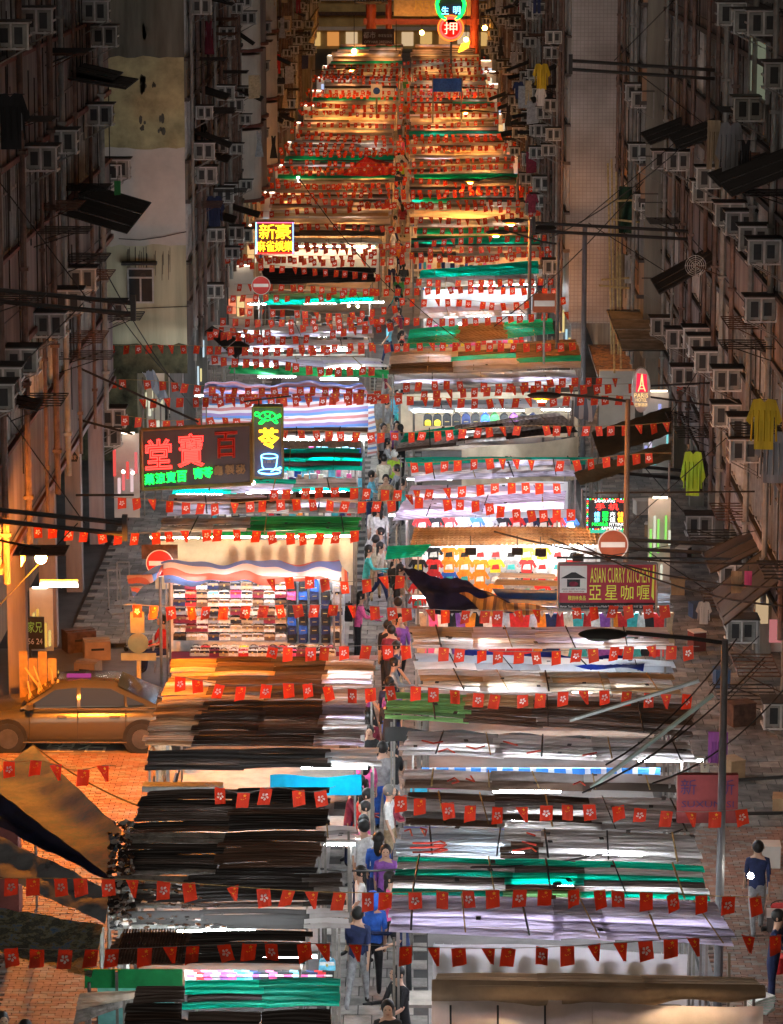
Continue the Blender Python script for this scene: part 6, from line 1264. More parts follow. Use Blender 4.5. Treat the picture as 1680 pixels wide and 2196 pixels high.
# ------------------------------------------------------------------ cables
cab = 0
def cable(pts, label, rad=.018, sag=.25, mm=None):
    q = MB(); P_ = []
    for a, b in zip(pts, pts[1:]):
        for k in range(9):
            t = k / 8; p = a.lerp(b, t); p.z -= sag * 4 * t * (1 - t); P_.append(p)
    q.path([p for i, p in enumerate(P_) if i == 0 or (p - P_[i - 1]).length > 1e-4], rad, 4); return tag(q.build('cable', mm or M_iron), label, 'cable')
for k, ((a, b), lab) in enumerate((
  ((PY(1010, 1860, 48), PY(1545, 1745, 52)), 'thin black cable dipping across the red-scribbled roof'),
  ((PY(1060, 1140, 64), PY(1690, 1205, 60)), 'black cable running past the top of the curry sign to the right'),
  ((PY(1180, 1155, 64), PY(1690, 1260, 58)), 'second black cable descending to the right above the curry sign'),
  ((PY(1240, 1165, 62), PY(1690, 1300, 56)), 'third black cable descending steeply above the curry sign'),
  ((PY(0, 505, 70), PY(200, 650, 76)), 'black cable crossing the pink tenement steeply'),
  ((PY(-10, 535, 70), PY(180, 655, 76)), 'lower black cable crossing the pink tenement'),
  ((PY(170, 545, 85), PY(395, 840, 92)), 'thin wire slanting down past the gable window'),
  ((PY(215, 560, 85), PY(420, 880, 92)), 'second thin wire slanting past the gable window'),
  ((PY(70, 1597, 60), PY(420, 1760, 55)), 'twisted cable drooping over the orange footway'),
  ((PY(500, 1826, 52), PY(990, 1845, 50)), 'thin dark cables crossing the aisle by the woman in red'),
  ((PY(1380, 390, 95), PY(1060, 700, 100)), 'long dark cable slanting over the right row'),
  ((PY(1490, 290, 90), PY(1180, 510, 96)), 'upper slanting cable in front of the tiled wall'),
  ((PY(1580, 1370, 55), PY(1300, 1640, 50)), 'cable fanning down from the lamp post, outer one'),
  ((PY(1560, 1430, 55), PY(1350, 1650, 50)), 'cable fanning down from the lamp post, second one'),
  ((PY(1680, 1480, 55), PY(1400, 1680, 50)), 'cable fanning down from the lamp post, third one'),
  ((PY(1640, 1410, 54), PY(1250, 1700, 49)), 'cable fanning down from the lamp post, longest one'),
  ((PY(640, 380, 120), PY(860, 640, 118)), 'faint dark cable slanting over the far left flags'),
  ((PY(875, 640, 108), PY(1130, 810, 104)), 'dark cable slanting over the teal roofs'))):
    cable([a, b], lab)
p0 = PY(1222, 1545, 52); p1 = PY(1500, 1460, 52); o = MB().tube(p0, p1, .035, 5).build('plastic_pipe', mat('pipe_pale', (.45, .5, .48), .5)); tag(o, 'pale plastic pipe slanting over the brown boards on the right', 'pipe')
p0 = PY(1268, 1690, 50); p1 = PY(1530, 1490, 50); o = MB().tube(p0, p1, .04, 5).build('plastic_pipe', mat('pipe_aqua', (.32, .45, .4), .5)); tag(o, 'long pale green pipe slanting between the booms at the lower right', 'pipe')

# ------------------------------------------------------------------ flag bunting
M_fr = mat('flag_red', (.62, .05, .018), .6, dirt=.12, scale=1.5, trans=.42); M_fw = mat('flag_emblem_white', (.75, .70, .66), .6, dirt=.05, trans=.3); M_fy = mat('flag_star_yellow', (.8, .55, .03), .6, dirt=.05, trans=.3)
FWD, FHT = .19, .255
def flag_mesh(kind, seed, detail=True):
    r = random.Random(seed); q = MB(); a1, a2, ph = r.uniform(-.02, .02), r.uniform(-.012, .012), r.uniform(0, 6); fold = kind == 'fold'
    def wv(x, z):
        t = -z / FHT; X_ = x
        if fold: X_ = x * (1 - .8 * t) + .05 * t
        return Vector((X_ + a1 * t, a2 * t + .012 * t * math.sin(x * 30 + ph), z + (.03 * t * x / FWD if not fold else 0)))
    q.grid(lambda s, t: wv((s - .5) * FWD, -FHT * t), 4, 3)
    if detail:
        for sd in (-.004, .004):
            if kind == 'hk':
                for k in range(5):
                    a = 2 * math.pi * k / 5 + .3; c = Vector((0, -FHT * .5)); pts = []
                    for rr, da in ((.012, 0), (.03, .55), (.055, .6), (.062, .2), (.045, -.25), (.025, -.3)): pts.append((c.x + rr * math.sin(a + da), c.y + rr * math.cos(a + da)))
                    i = len(q.v); q.v += [tuple(wv(x, z) + Vector((0, sd, 0))) for x, z in pts]; q.f.append(tuple(range(i, i + 6))); q.m.append(1)
            else:
                def star(cx, cz, rad):
                    i = len(q.v); q.v += [tuple(wv(cx + rad * (1 if k % 2 == 0 else .4) * math.sin(math.pi * k / 5), cz + rad * (1 if k % 2 == 0 else .4) * math.cos(math.pi * k / 5)) + Vector((0, sd, 0))) for k in range(10)]; q.f.append(tuple(range(i, i + 10))); q.m.append(2)
                star(.02, -.05, .03)
                for k in range(4): a = 2.2 + k * .55; star(.02 + .05 * math.cos(a + 1.2), -.06 - .05 * math.sin(a - 1.2) - .01, .010)
    return q
FLM = {k: [flag_mesh(k, i * 7 + 3).mesh('flag', [M_fr, M_fw, M_fy]) for i in range(5)] for k in ('hk', 'cn', 'fold')}
FLD = {k: [flag_mesh('hk' if k == 'hk' else k, i * 7 + 3, k == 'hk') for i in range(4)] for k in ('hk', 'cn', 'fold')}
STRV = [(2045,-10,1690,2030),(1900,-10,1640,1935),(1640,0,250,1665),(1705,440,720,1705),(1728,830,1610,1752),(1472,360,820,1488),(1492,820,1500,1500),(1398,560,1500,1405),(1308,270,1450,1318),(1250,560,880,1252),
 (1146,60,780,1150),(1084,240,860,1082),(1062,570,1210,1046),(1068,860,1240,1110),(1000,870,1440,985),(938,600,1440,915),(870,290,1500,822),(850,450,1400,862),(752,230,1240,740),(905,250,620,905),(822,200,820,845),(768,450,810,800),(830,860,1330,818)]
YL = 96.0; ZS = 4.0
def string(pa, pb, label, parts=True, sag=.18, seed=0, step=.35, sc=1.0):
    r = random.Random(seed); ln = (pb - pa).length; n = max(2, int(ln / step)); o = thing('flag_bunting', label, 'bunting', (pa + pb) / 2, 0, 'strings of red flags over the market'); q = MB(); far = MB(); pts = []
    ph = r.uniform(0, 5)
    def f(t): p = pa.lerp(pb, t); p.z -= sag * 4 * t * (1 - t) + .05 * math.sin(t * 11 + ph); return p
    q.path([f(k / 16) for k in range(17)], .007, 3); q.build('cord', M_rope if r.random() < .3 else M_post, o)
    alt = 0
    for k in range(n):
        t = (k + .5 + r.uniform(-.16, .16)) / n; p = f(t); alt ^= 1; kd = 'hk' if alt else 'cn'
        if r.random() < .13: kd = 'fold'
        if r.random() < .05: continue
        rz, rx = r.uniform(-.6, .6), r.gauss(0, .16)
        if parts:
            fo = put('flag', r.choice(FLM[kd]), o, p - (pa + pb) / 2); fo.rotation_euler = (rx, r.gauss(0, .09), rz); fo.scale = (sc, sc, sc)
        else:
            src = r.choice(FLD[kd]); M_ = Matrix.Translation(p) @ Matrix.Rotation(rz, 4, 'Z') @ Matrix.Rotation(rx, 4, 'X'); i = len(far.v)
            far.v += [tuple(M_ @ (Vector(v) * sc)) for v in src.v]; far.f += [tuple(i + a for a in fc) for fc in src.f]; far.m += src.m
    if not parts: tag(far.build('flag', [M_fr, M_fw, M_fy], o), None, kind='stuff')
    return o
LABS = ['nearest string of large flags crossing the bottom of the picture', 'string of flags over the bright green striped roof', 'faint flags hanging over the orange footway at the left', 'short string of flags over the black roof left of the aisle', 'string of flags over the grey and white striped roof on the right', 'string of turned flags over the brown plank roof', 'string of large flags over the lime green panels', 'string of flags over the hanging royal blue tarp', 'long string of flags below the handbags and the curry sign', 'string of flags across the upper bag display', 'string of flags over the kelly green roof on the left', 'string of flags just below the big herbal neon sign', 'fluttering flags from the neon teacup to the right stalls', 'twisted string of flags over the lilac roof right of the aisle', 'string of orange flags reaching to the mobile phone sign', 'string of flags from the neon box to the right canopy', 'string of flags passing behind the lit lamp by the hotel sign', 'string of flags over the striped tarpaulin stall', 'string of flags from the mossy wall over the upper left stalls', 'short flags between the wall foot and the herbal sign', 'string of flags at the head of the striped tarpaulin stall', 'string of flags over the thin kelly green roof', 'string of flags over the white roof above the backpacks']
for k, (v0, u0, u1, v1) in enumerate(STRV):
    # height of the cord about four metres; its distance follows from where it crosses
    a = G(u0, v0 - 18 * min(1, v0 / 1500), ZS); b = G(u1, v1 - 18 * min(1, v0 / 1500), ZS); b2 = Vector((b.x, b.y, ZS)); string(a, b2, LABS[k], True, .06, 100 + k, sc=1.02)
rb = random.Random(8); v = 715; k = 0; vs = []
while v > 118: vs.append(v); v -= max(7.5, (v + 280) * .0205 * rb.uniform(.75, 1.2))
for k, v in enumerate(vs):
    s = (v + 280) / 14.0; Y = 7028 / s
    xl = -6.3 if v > 560 else -6.9; xr = 5.3; 
    if 560 < v: xr = 5.1
    y0 = Y + rb.uniform(-.6, .6); y1 = Y + rb.uniform(-1.4, 1.4); part = v > 265
    if v > 300 and rb.random() < .3: xr = -1.0 + rb.uniform(-.3, .8)
    elif v > 300 and rb.random() < .25: xl = -.6
    string(Vector((xl, y0, ZS + rb.uniform(-.3, .5))), Vector((xr, y1, ZS + rb.uniform(-.3, .5))), '%s string of small red flags counting up the street from the yellow sign area' % ordw(k), part, rb.uniform(.05, .3), 300 + k, .36 if v > 300 else .42)

# ------------------------------------------------------------------ street gate
gt = thing('street_gate', 'red columned Chinese street gate with tiled eaves at the top of the picture', 'gate', (-1, 290, 0)); M_gr = mat('gate_red', (.26, .045, .02), .5, dirt=.2); M_gt = mat('gate_tiles', (.10, .08, .05), .6); M_gg = mat('gate_gold', (.6, .42, .16), .5)
def gx(u): return PY(u, 0, 290).x
for u, w_ in ((796, .9), (834, .55), (1018, .8)): MB().tube((gx(u), 290, 0), (gx(u), 290, 8), w_ / 2, 14).build('column', M_gr, gt)
MB().bb(gx(845), gx(1010), 289.6, 290.2, PY(0, 34, 290).z, PY(0, -6, 290).z).build('name_board', M_gg, gt); fit_text('lettering', '廟街', (gx(925), 289.55, PY(0, 8, 290).z), UX, UZ, 3.0, 1.1, mat('gate_letter', (.7, .5, .1), .4), gt)
MB().bb(gx(780), gx(1030), 289.7, 290.3, PY(0, 52, 290).z, PY(0, 40, 290).z).build('beam', M_gr, gt)
for u0, u1, v in ((760, 832, 8), (830, 1030, -14)):
    q = MB(); z = PY(0, v, 290).z; q.bb(gx(u0), gx(u1), 289, 291, z, z + .25); q.build('eave', M_gt, gt)
    for k in range(int((u1 - u0) / 6)): MB().tube((gx(u0 + 3 + k * 6), 288.9, z + .2), (gx(u0 + 3 + k * 6), 290, z + .55), .08, 5).build('roof_tile', M_gt, gt)

# ------------------------------------------------------------------ parked car
def car():
    base = G(208, 1592, 0); o = thing('parked_car', 'golden lit saloon car parked sideways at the left corner', 'car', (base.x - .35, base.y, 0)); K = 1.0
    M_cp = mat('car_paint', (.10, .085, .06), .22, metal=.5, dirt=.05, spec=.6); M_cg = mat('car_glass', (.010, .010, .012), .12, spec=.25, dirt=.02); M_ty = mat('tyre_rubber', (.02, .02, .02), .8); M_rim = mat('wheel_rim', (.12, .115, .11), .4, metal=.6); M_chr = mat('chrome_trim', (.6, .55, .45), .2, metal=.9)
    # stations along the length x: -2.35 .. 2.35 (front at left) ; widths and heights
    st = [(-2.35, .62, .38, .62), (-2.2, .80, .22, .74), (-1.6, .88, .2, .86), (-.95, .90, .2, .93), (0, .91, .2, .95), (1.0, .91, .2, .96), (1.7, .88, .2, .96), (2.15, .82, .22, .92), (2.35, .66, .36, .80)]
    q = MB(); n = 10; rings = []
    for x, w, z0, z1 in st:
        ring = []
        for (cy_, cz) in ((-.92, 0), (-1, .25), (-1, .6), (-.95, .86), (-.80, .98), (0, 1.03), (.80, .98), (.95, .86), (1, .6), (1, .25), (.92, 0)): ring.append((x, w * cy_, z0 + (z1 - z0) * cz))
        rings.append(ring)
    for ring in rings: q.v += ring
    m_ = 11
    for a in range(len(rings) - 1):
        for b in range(m_): c = (b + 1) % m_; q.f.append((a * m_ + b, a * m_ + c, (a + 1) * m_ + c, (a + 1) * m_ + b)); q.m.append(0)
    q.f.append(tuple(range(m_))); q.m.append(0); q.f.append(tuple(range(len(rings) * m_ - 1, (len(rings) - 1) * m_ - 1, -1))); q.m.append(0)
    b_ = q.build('body', M_cp, o, True, loc=(0, 0, 0)); 
    cs = [(-1.15, .78, .93, .94), (-.45, .66, .93, 1.36), (.1, .64, .94, 1.41), (.75, .64, .95, 1.38), (1.75, .74, .95, .97)]
    q = MB()
    for x, w, z0, z1 in cs: q.v += [(x, -w - .06, z0), (x, -w + .02, z1), (x, w - .02, z1), (x, w + .06, z0)]
    for a in range(4):
        for b in range(3): q.f.append((a * 4 + b, a * 4 + b + 1, a * 4 + b + 5, a * 4 + b + 4)); q.m.append(0)
    rf = q.build('cabin', M_cp, o, True, loc=(0, 0, 0))
    for nm, pts in (('side_window', [(-.98, .97), (-.42, 1.31), (.02, 1.35), (.02, .99)]), ('side_window', [(.1, .99), (.1, 1.35), (.72, 1.33), (1.0, 1.2), (1.0, 1.0)]), ('quarter_window', [(1.06, 1.0), (1.06, 1.18), (1.45, 1.02)])):
        for sd in (-1, 1):
            q = MB(); i = 0
            for x, z in pts:
                w = (.80 - .16 * (z - .95) / .42) * sd; q.v.append((x, w + .012 * sd, z))
            q.f.append(tuple(range(len(pts))) if sd < 0 else tuple(reversed(range(len(pts))))); q.m.append(0); q.build(nm, M_cg, o, loc=(0, 0, 0))
    for nm, x0, x1, z0, z1, w0, w1 in (('windscreen', -1.13, -.5, .965, 1.345, .76, .62), ('rear_window', .85, 1.65, 1.375, 1.0, .6, .72)):
        q = MB(); q.quad((x0, -w0, z0 + .015), (x0, w0, z0 + .015), (x1, w1, z1 + .015), (x1, -w1, z1 + .015)); q.build(nm, M_cg, o, loc=(0, 0, 0))
    for x in (-1.4, 1.38):
        for sd in (-1, 1):
            w_ = MB(); w_.tube((x, sd * .72, .32), (x, sd * .93, .32), .325, 20); wh = w_.build('wheel', M_ty, o, loc=(0, 0, 0)); r_m = MB(); r_m.tube((x, sd * .925, .32), (x, sd * .945, .32), .21, 16); r_m.build('rim', M_rim, wh, loc=(0, 0, 0))
            a_ = MB(); a_.tube((x, sd * .875, .34), (x, sd * .915, .34), .40, 20); a_.build('wheel_arch', M_dark, o, loc=(0, 0, 0))
    for x in (-.28, .82):
        MB().box((x, -.925, .80), (.2, .03, .035)).build('door_handle', M_chr, o, loc=(0, 0, 0))
    q = MB(); q.bb(-1.0, 1.5, -.93, -.905, .955, .975); q.bb(-1.2, 1.2, -.925, -.9, .235, .26); q.build('chrome_strip', M_chr, o, loc=(0, 0, 0))
    for x in (-.95, .05, 1.05): MB().bb(x - .006, x + .006, -.916, -.90, .3, .95).build('door_gap', M_dark, o, loc=(0, 0, 0))
    MB().bb(2.25, 2.36, -.7, -.4, .66, .8).build('tail_lamp', cm('red'), o, loc=(0, 0, 0)); MB().bb(-2.36, -2.22, -.72, -.45, .56, .68).build('headlamp', M_cw, o, loc=(0, 0, 0)); MB().bb(-1.0, -.85, -1.06, -.9, .97, 1.08).build('wing_mirror', M_cp, o, loc=(0, 0, 0))
    MB().bb(-.25, .25, -.08, .08, 1.42, 1.47).build('roof_reflection', glow('roof_reflection_pink', (1, .12, .5), .14), o, loc=(0, 0, 0)); return o  # glowing plate stands in for a pink reflection on the car roof
car()

# ------------------------------------------------------------------ people
M_skin = mat('skin', (.42, .25, .17), .6, dirt=.05); M_hair = mat('hair_black', (.012, .010, .009), .5)
def body_mesh(pose):
    """one continuous surface: pelvis root, spine, head, arms with hands, legs with feet. y- is the way it faces"""
    L_, A_ = pose.get('leg', (0, 0)), pose.get('arm', (0, 0)); bend = pose.get('bend', 0); sit = pose.get('sit', False)
    hip = .92 if not sit else .5; V_ = []; E_ = []; Rd = []
    def add(p, r, par=None): V_.append(Vector(p)); Rd.append(r); (E_.append((par, len(V_) - 1)) if par is not None else None); return len(V_) - 1
    sb = lambda z: -math.sin(bend) * z
    pel = add((0, 0, hip), (.145, .10)); wa = add((0, sb(.2), hip + .2 * math.cos(bend)), (.13, .09), pel); ch = add((0, sb(.4), hip + .4 * math.cos(bend)), (.165, .11), wa); nk = add((0, sb(.55), hip + .54 * math.cos(bend)), (.055, .055), ch); hd = add((0, sb(.62) - .01, hip + .62 * math.cos(bend)), (.085, .095), nk); tp = add((0, sb(.72) - .015, hip + .755 * math.cos(bend)), (.075, .09), hd)
    for k, sd in enumerate((-1, 1)):
        sh = add((sd * .17, sb(.46), hip + .46 * math.cos(bend)), (.06, .06), ch); a = A_[k]; ax = Vector((sd * .06, -math.sin(a), -math.cos(a))); el_ = add(V_[sh] + ax * .29, (.042, .042), sh); fa = a + pose.get('elbow', (.3, .3))[k]; ax = Vector((-sd * .02, -math.sin(fa), -math.cos(fa))); wr = add(V_[el_] + ax * .25, (.03, .03), el_); ha = add(V_[wr] + ax * .10, (.04, .022), wr); add(V_[ha] + ax * .07, (.025, .015), ha); add(V_[wr] + ax * .06 + Vector((-sd * .04, -.02, 0)), (.012, .012), wr)
    for k, sd in enumerate((-1, 1)):
        a = L_[k]; hp = add((sd * .085, 0, hip - .05), (.095, .095), pel)
        if sit: kn = add((sd * .1, -.42, hip - .02), (.065, .065), hp); an = add((sd * .1, -.45, .1), (.042, .042), kn)
        else:
            kn = add((sd * .095, -math.sin(a) * .42, .5), (.062, .062), hp); b = a - pose.get('knee', (0, 0))[k]; an = add((sd * .095, V_[kn].y - math.sin(b) * .4, .09 + max(0, -b) * .1), (.04, .04), kn)
        add(V_[an] + Vector((0, -.13, -.045)), (.04, .028), an)
    me = bpy.data.meshes.new('body'); me.from_pydata([tuple(v) for v in V_], E_, []); ob = bpy.data.objects.new('b', me); COL.objects.link(ob)
    sk = ob.modifiers.new('s', 'SKIN'); ss = ob.modifiers.new('u', 'SUBSURF'); ss.levels = 1; ss.render_levels = 1
    for i, r in enumerate(Rd): me.skin_vertices[0].data[i].radius = r; me.skin_vertices[0].data[i].use_root = (i == 0)
    bpy.context.view_layer.update(); out = bpy.data.meshes.new_from_object(ob.evaluated_get(bpy.context.evaluated_depsgraph_get())); bpy.data.objects.remove(ob); out.name = 'person'
    for m in (M_skin, cm('grey'), cm('navy'), M_ck): out.materials.append(m)
    skirt = pose.get('skirt', False); hands = hip + .0
    nz = hip + .50 * math.cos(bend)
    for p in out.polygons:
        c = p.center; z = c.z; ax = abs(c.x); mi = 1; p.use_smooth = True
        top = z - (0 if not bend else 0)
        if z > nz and ax < .12: mi = 0
        elif z < .09 + .04: mi = 3
        elif ax > .20 or (z < hip + .12 and ax > .17): mi = 1 if z > hip + (.22 if pose.get('short', True) else .0) else 0
        elif z < hip + .02: mi = 2 if not (skirt and z < .62) else 0
        if sit and z < hip + .08: mi = 3 if z < .12 else 2
        p.material_index = mi
    return out, Vector(V_[hd]), Vector(V_[tp])
POSES = {'walk': dict(leg=(.35, -.35), arm=(-.3, .35), knee=(.1, .45)), 'walk2': dict(leg=(-.3, .3), arm=(.35, -.3), knee=(.5, .05)), 'stand': dict(leg=(.03, -.03), arm=(.05, -.05)), 'look': dict(leg=(.05, -.08), arm=(.5, .3), elbow=(1.2, 1.0), bend=.12), 'dress': dict(leg=(.12, -.12), arm=(.1, -.1), skirt=True), 'sit': dict(sit=True, arm=(.5, .5), elbow=(.8, .9))}
BM = {k: body_mesh(v) for k, v in POSES.items()}
HAIRM = {}
def head_bits(o, pose, hair, face):
    _, h, t = BM[pose]; c = (h + t) / 2
    q = MB(); q.ball((c.x, c.y + .022, c.z + .018), .118, 0, 12, 7, (.88, .98, 1.0))
    if hair == 'long': q.ball((c.x, c.y + .075, c.z - .13), .105, 0, 10, 6, (.85, .5, 1.7))
    if hair == 'tail': q.ball((c.x, c.y + .15, c.z - .10), .06, 0, 8, 6, (.8, .9, 2.4))
    if hair == 'cap': q.prism([(-.08, -.2), (.08, -.2), (.09, -.08), (-.09, -.08)], (c.x, c.y, c.z + .02), (1, 0, 0), (0, 1, 0), (0, 0, 1), .015)
    i0 = len(q.v); hm = {'cap': cm('white'), 'grey': mat('hair_grey', (.12, .11, .10), .6), 'hood': None}.get(hair, M_hair)
    q.build('hair' if hair != 'cap' else 'cap', hm or M_hair, o, True, loc=(0, 0, 0))
    f = MB(); fy = c.y - .085; f.ball((c.x, fy - .016, c.z - .012), .017, 0, 6, 5, (.8, 1.1, 1.6)); f.ball((c.x, fy + .0, c.z - .01), .075, 0, 10, 6, (.92, .35, 1.15)); f.build('face', M_skin, o, True, loc=(0, 0, 0))
    e = MB()
    for sd in (-1, 1): e.ball((c.x + sd * .03, fy - .022, c.z + .012), .011, 0, 6, 4, (1.3, .5, .7)); e.ball((c.x + sd * .108, c.y + .01, c.z - .01), .02, 1, 6, 4, (.5, 1, 1.5))
    e.box((c.x, fy - .024, c.z - .062), (.04, .008, .009), 2); e.build('facial_features', [M_ck, M_skin, cm('maroon')], o, loc=(0, 0, 0))
def person(u, v, pose, rz, top, legs, hair, label, extra=None, sc=1.0, skin=None, z=0):
    me = BM[pose][0]; p = G(u, v, z); o = put('person', me, None, p, (0, 0, rz), (sc, sc, sc)); tag(o, label, 'person', 'people in the market')
    for i, m in ((1, cm(top)), (2, cm(legs) if legs else cm('navy'))): o.material_slots[i].link = 'OBJECT'; o.material_slots[i].material = m
    head_bits(o, pose, hair, True); h = BM[pose][1]
    if extra == 'backpack':
        q = backpack_mesh(.3, .42, .16); b = q.mesh('backpack', [cm('black'), cm('black'), M_gold]); put('backpack', b, None, p + Matrix.Rotation(rz, 3, 'Z') @ Vector((0, .2, 1.03)) * sc, (0, 0, rz + math.pi), (sc,) * 3); tag(bpy.data.objects[-1] if False else COL.objects[-1], 'black backpack worn by the %s' % ('person in the pink top' if 'pink' in label else 'person near the navy tarp'), 'backpack')
    if extra == 'skirt' or pose == 'dress':
        q = MB(); n = 14; a0 = [(.15, 1.0), (.19, .82), (.27, .56)]
        for rr, z in a0: q.v += [(rr * math.cos(2 * math.pi * k / n) * 1.05, rr * .75 * math.sin(2 * math.pi * k / n) * (1 + .06 * math.sin(k * 5)), z) for k in range(n)]
        for a in range(2):
            for k in range(n): q.f.append((a * n + k, a * n + (k + 1) % n, (a + 1) * n + (k + 1) % n, (a + 1) * n + k)); q.m.append(0)
        q.build('skirt', cm(legs if legs else top), o, True, loc=(0, 0, 0))
    if extra == 'hood':
        q = MB(); q.ball((h.x, h.y + .03, h.z + .05), .15, 0, 12, 8, (.9, .95, 1.1)); q.build('hood', cm(top), o, True, loc=(0, 0, 0))
    return o
N_, S_ = math.pi, 0.0
person(800, 2140, 'stand', N_, 'blue', 'black', 'short', 'person in a blue hooded jacket seen from behind at the bottom of the aisle', 'hood', 1.04)
person(768, 2165, 'walk', N_ - .2, 'navy', 'grey', 'short', 'person in grey jeans walking beside the blue hooded jacket', None, 1.0)
person(868, 2150, 'look', -1.3, 'navy', 'black', 'short', 'person in dark navy browsing at the bottom right of the aisle')
person(832, 2384, 'stand', S_, 'black', 'navy', 'short', 'person with short black hair facing the camera at the bottom edge')
person(862, 2300, 'look', -.9, 'black', 'black', 'short', 'person in black leaning by the lower right stall')
person(812, 1990, 'walk', N_, 'blue', 'navy', 'long', 'person in a bright blue jacket with long dark hair below the woman in red')
person(790, 1884, 'dress', 1.2, 'cream', 'cream', 'tail', 'person in a pale knitted dress with a ponytail', None, .98)
person(771, 1874, 'dress', 1.6, 'red', 'red', 'long', 'person in a red dress with long dark hair', None, .96)
person(748, 1868, 'look', 1.4, 'maroon', 'navy', 'short', 'person in a maroon top by the left stall')
person(835, 1880, 'stand', 1.3, 'white', 'tan', 'grey', 'person in a white polo shirt with grey hair', None, 1.0)
person(821, 1790, 'walk2', N_, 'grey', 'blue', 'short', 'tall person in a grey T-shirt and jeans walking away', None, 1.06)
person(835, 1625, 'walk', N_, 'navy', 'blue', 'short', 'person in shorts beside the lime green panels')
person(832, 1492, 'stand', N_, 'black', 'black', 'short', 'person in black in front of the bag stall')
person(858, 1478, 'walk', .2, 'purple', 'black', 'long', 'person in a purple top beside the person in black')
person(768, 1424, 'look', 1.5, 'pink', 'black', 'long', 'person in a pink top with a black backpack at the bag stall', 'backpack')
person(850, 1318, 'stand', N_, 'grey', 'black', 'short', 'person with a large black backpack near the navy tarp', 'backpack')
person(785, 1315, 'look', 1.5, 'teal', 'grey', 'long', 'person in a teal top at the aisle side of the bag stall')
person(806, 1292, 'walk', N_, 'cream', 'tan', 'short', 'person in cream walking up past the bag stall')
person(806, 1218, 'dress', N_, 'white', 'white', 'long', 'person in a long white dress in the middle of the aisle')
person(828, 1150, 'walk2', S_, 'tan', 'grey', 'short', 'person in tan walking down toward the white dress')
person(792, 1140, 'look', 1.4, 'sky', 'navy', 'short', 'person in pale blue beside the kelly green roof')
person(846, 1092, 'walk', N_, 'lime', 'navy', 'cap', 'person in a lime green vest and white cap')
person(823, 1032, 'stand', .3, 'grey', 'black', 'short', 'person in a plaid grey shirt and black trousers', None, 1.02)
person(851, 1024, 'stand', .1, 'purple', 'navy', 'long', 'person in a dark top and leggings beside the grey shirt')
person(815, 960, 'walk', N_, 'grey', 'tan', 'short', 'person in grey by the hanging striped drape'); person(853, 950, 'stand', S_, 'sky', 'navy', 'short', 'person in lavender blue by the teal slanting roof')
fp = random.Random(5)
for k in range(34):
    v = 2080 - k * 34 + fp.uniform(-9, 9); s = (v + 280) / 18.; u = 889 - (.62 if v < 1500 else .66) * s + fp.choice((-.34, .3)) * s * fp.uniform(.5, 1); c = fp.choice(('black', 'navy', 'grey', 'white', 'teal', 'maroon', 'purple', 'tan', 'black', 'grey', 'cream', 'pink')); c2 = fp.choice(('black', 'navy', 'grey', 'tan', 'black'))
    person(u, v, fp.choice(('walk', 'walk2', 'stand', 'look')), fp.choice((N_, S_, N_ + .3, 1.4, -1.3)), c, c2, fp.choice(('short', 'long', 'short', 'tail')), '%s person of the crowd filling the near aisle, in %s and %s' % (ordw(k), c, c2), 'backpack' if False else None, fp.uniform(.93, 1.04))
for k in range(26):
    v = 890 - k * 27 + fp.uniform(-5, 5)
    if v < 190: v = 200 + fp.uniform(-15, 25)
    s = (v + 280) / 18.; u = 889 - .65 * s + fp.uniform(-.35, .35) * s; c = fp.choice(list(CLO)); c2 = fp.choice(('black', 'navy', 'grey', 'tan'))
    if v < 240: u = 889 + fp.uniform(-3.5, 2.5) * s
    person(u, v, fp.choice(('walk', 'walk2', 'stand', 'look')), fp.choice((N_, S_, 1.4, -1.3)), c, c2, fp.choice(('short', 'long', 'short', 'tail')), '%s person up the distant aisle, wearing %s over %s' % (ordw(k), c, c2))
ps = person(350, 1440, 'sit', -1.2, 'red', 'navy', 'short', 'person in a red shirt sitting at the left end of the bag stall')
o = thing('folding_chair', 'metal folding chair under the person in the red shirt', 'chair', G(350, 1440, 0)); pc_ = G(350, 1440, 0)
MB().bb(pc_.x - .2, pc_.x + .2, pc_.y - .2, pc_.y + .2, .38, .41).build('seat', M_wht, o)
for dx in (-.18, .18):
    for dy in (-.18, .18): MB().tube((pc_.x + dx, pc_.y + dy, 0), (pc_.x + dx, pc_.y + dy, .38), .012, 5).build('leg', M_alu, o)
MB().bb(pc_.x - .22, pc_.x - .19, pc_.y - .2, pc_.y + .2, .5, .85).build('backrest', M_wht, o)
person(345, 1735, 'walk', .6, 'tan', 'tan', 'short', 'person in tan walking on the orange lit footway'); 0 and person(297, 1640, 'stand', .2, 'cream', 'tan', 'short', 'person in cream clothes lit orange beside the sign post')
person(10, 2411, 'stand', .4, 'green', 'black', 'short', 'person in green at the lower left corner'); person(60, 2430, 'stand', .2, 'black', 'black', 'short', 'dark haired person next to the lower left corner')
person(1622, 2010, 'walk', N_, 'navy', 'grey', 'short', 'person in navy walking on the footway at the lower right'); person(1655, 2170, 'look', 1.2, 'navy', 'navy', 'short', 'person in navy at the lower right edge'); person(1345, 1400, 'stand', 1.1, 'black', 'navy', 'short', 'person behind the curry sign facing the clothes rail'); person(1395, 1395, 'walk', .2, 'orange', 'tan', 'long', 'person in orange passing below the curry sign')

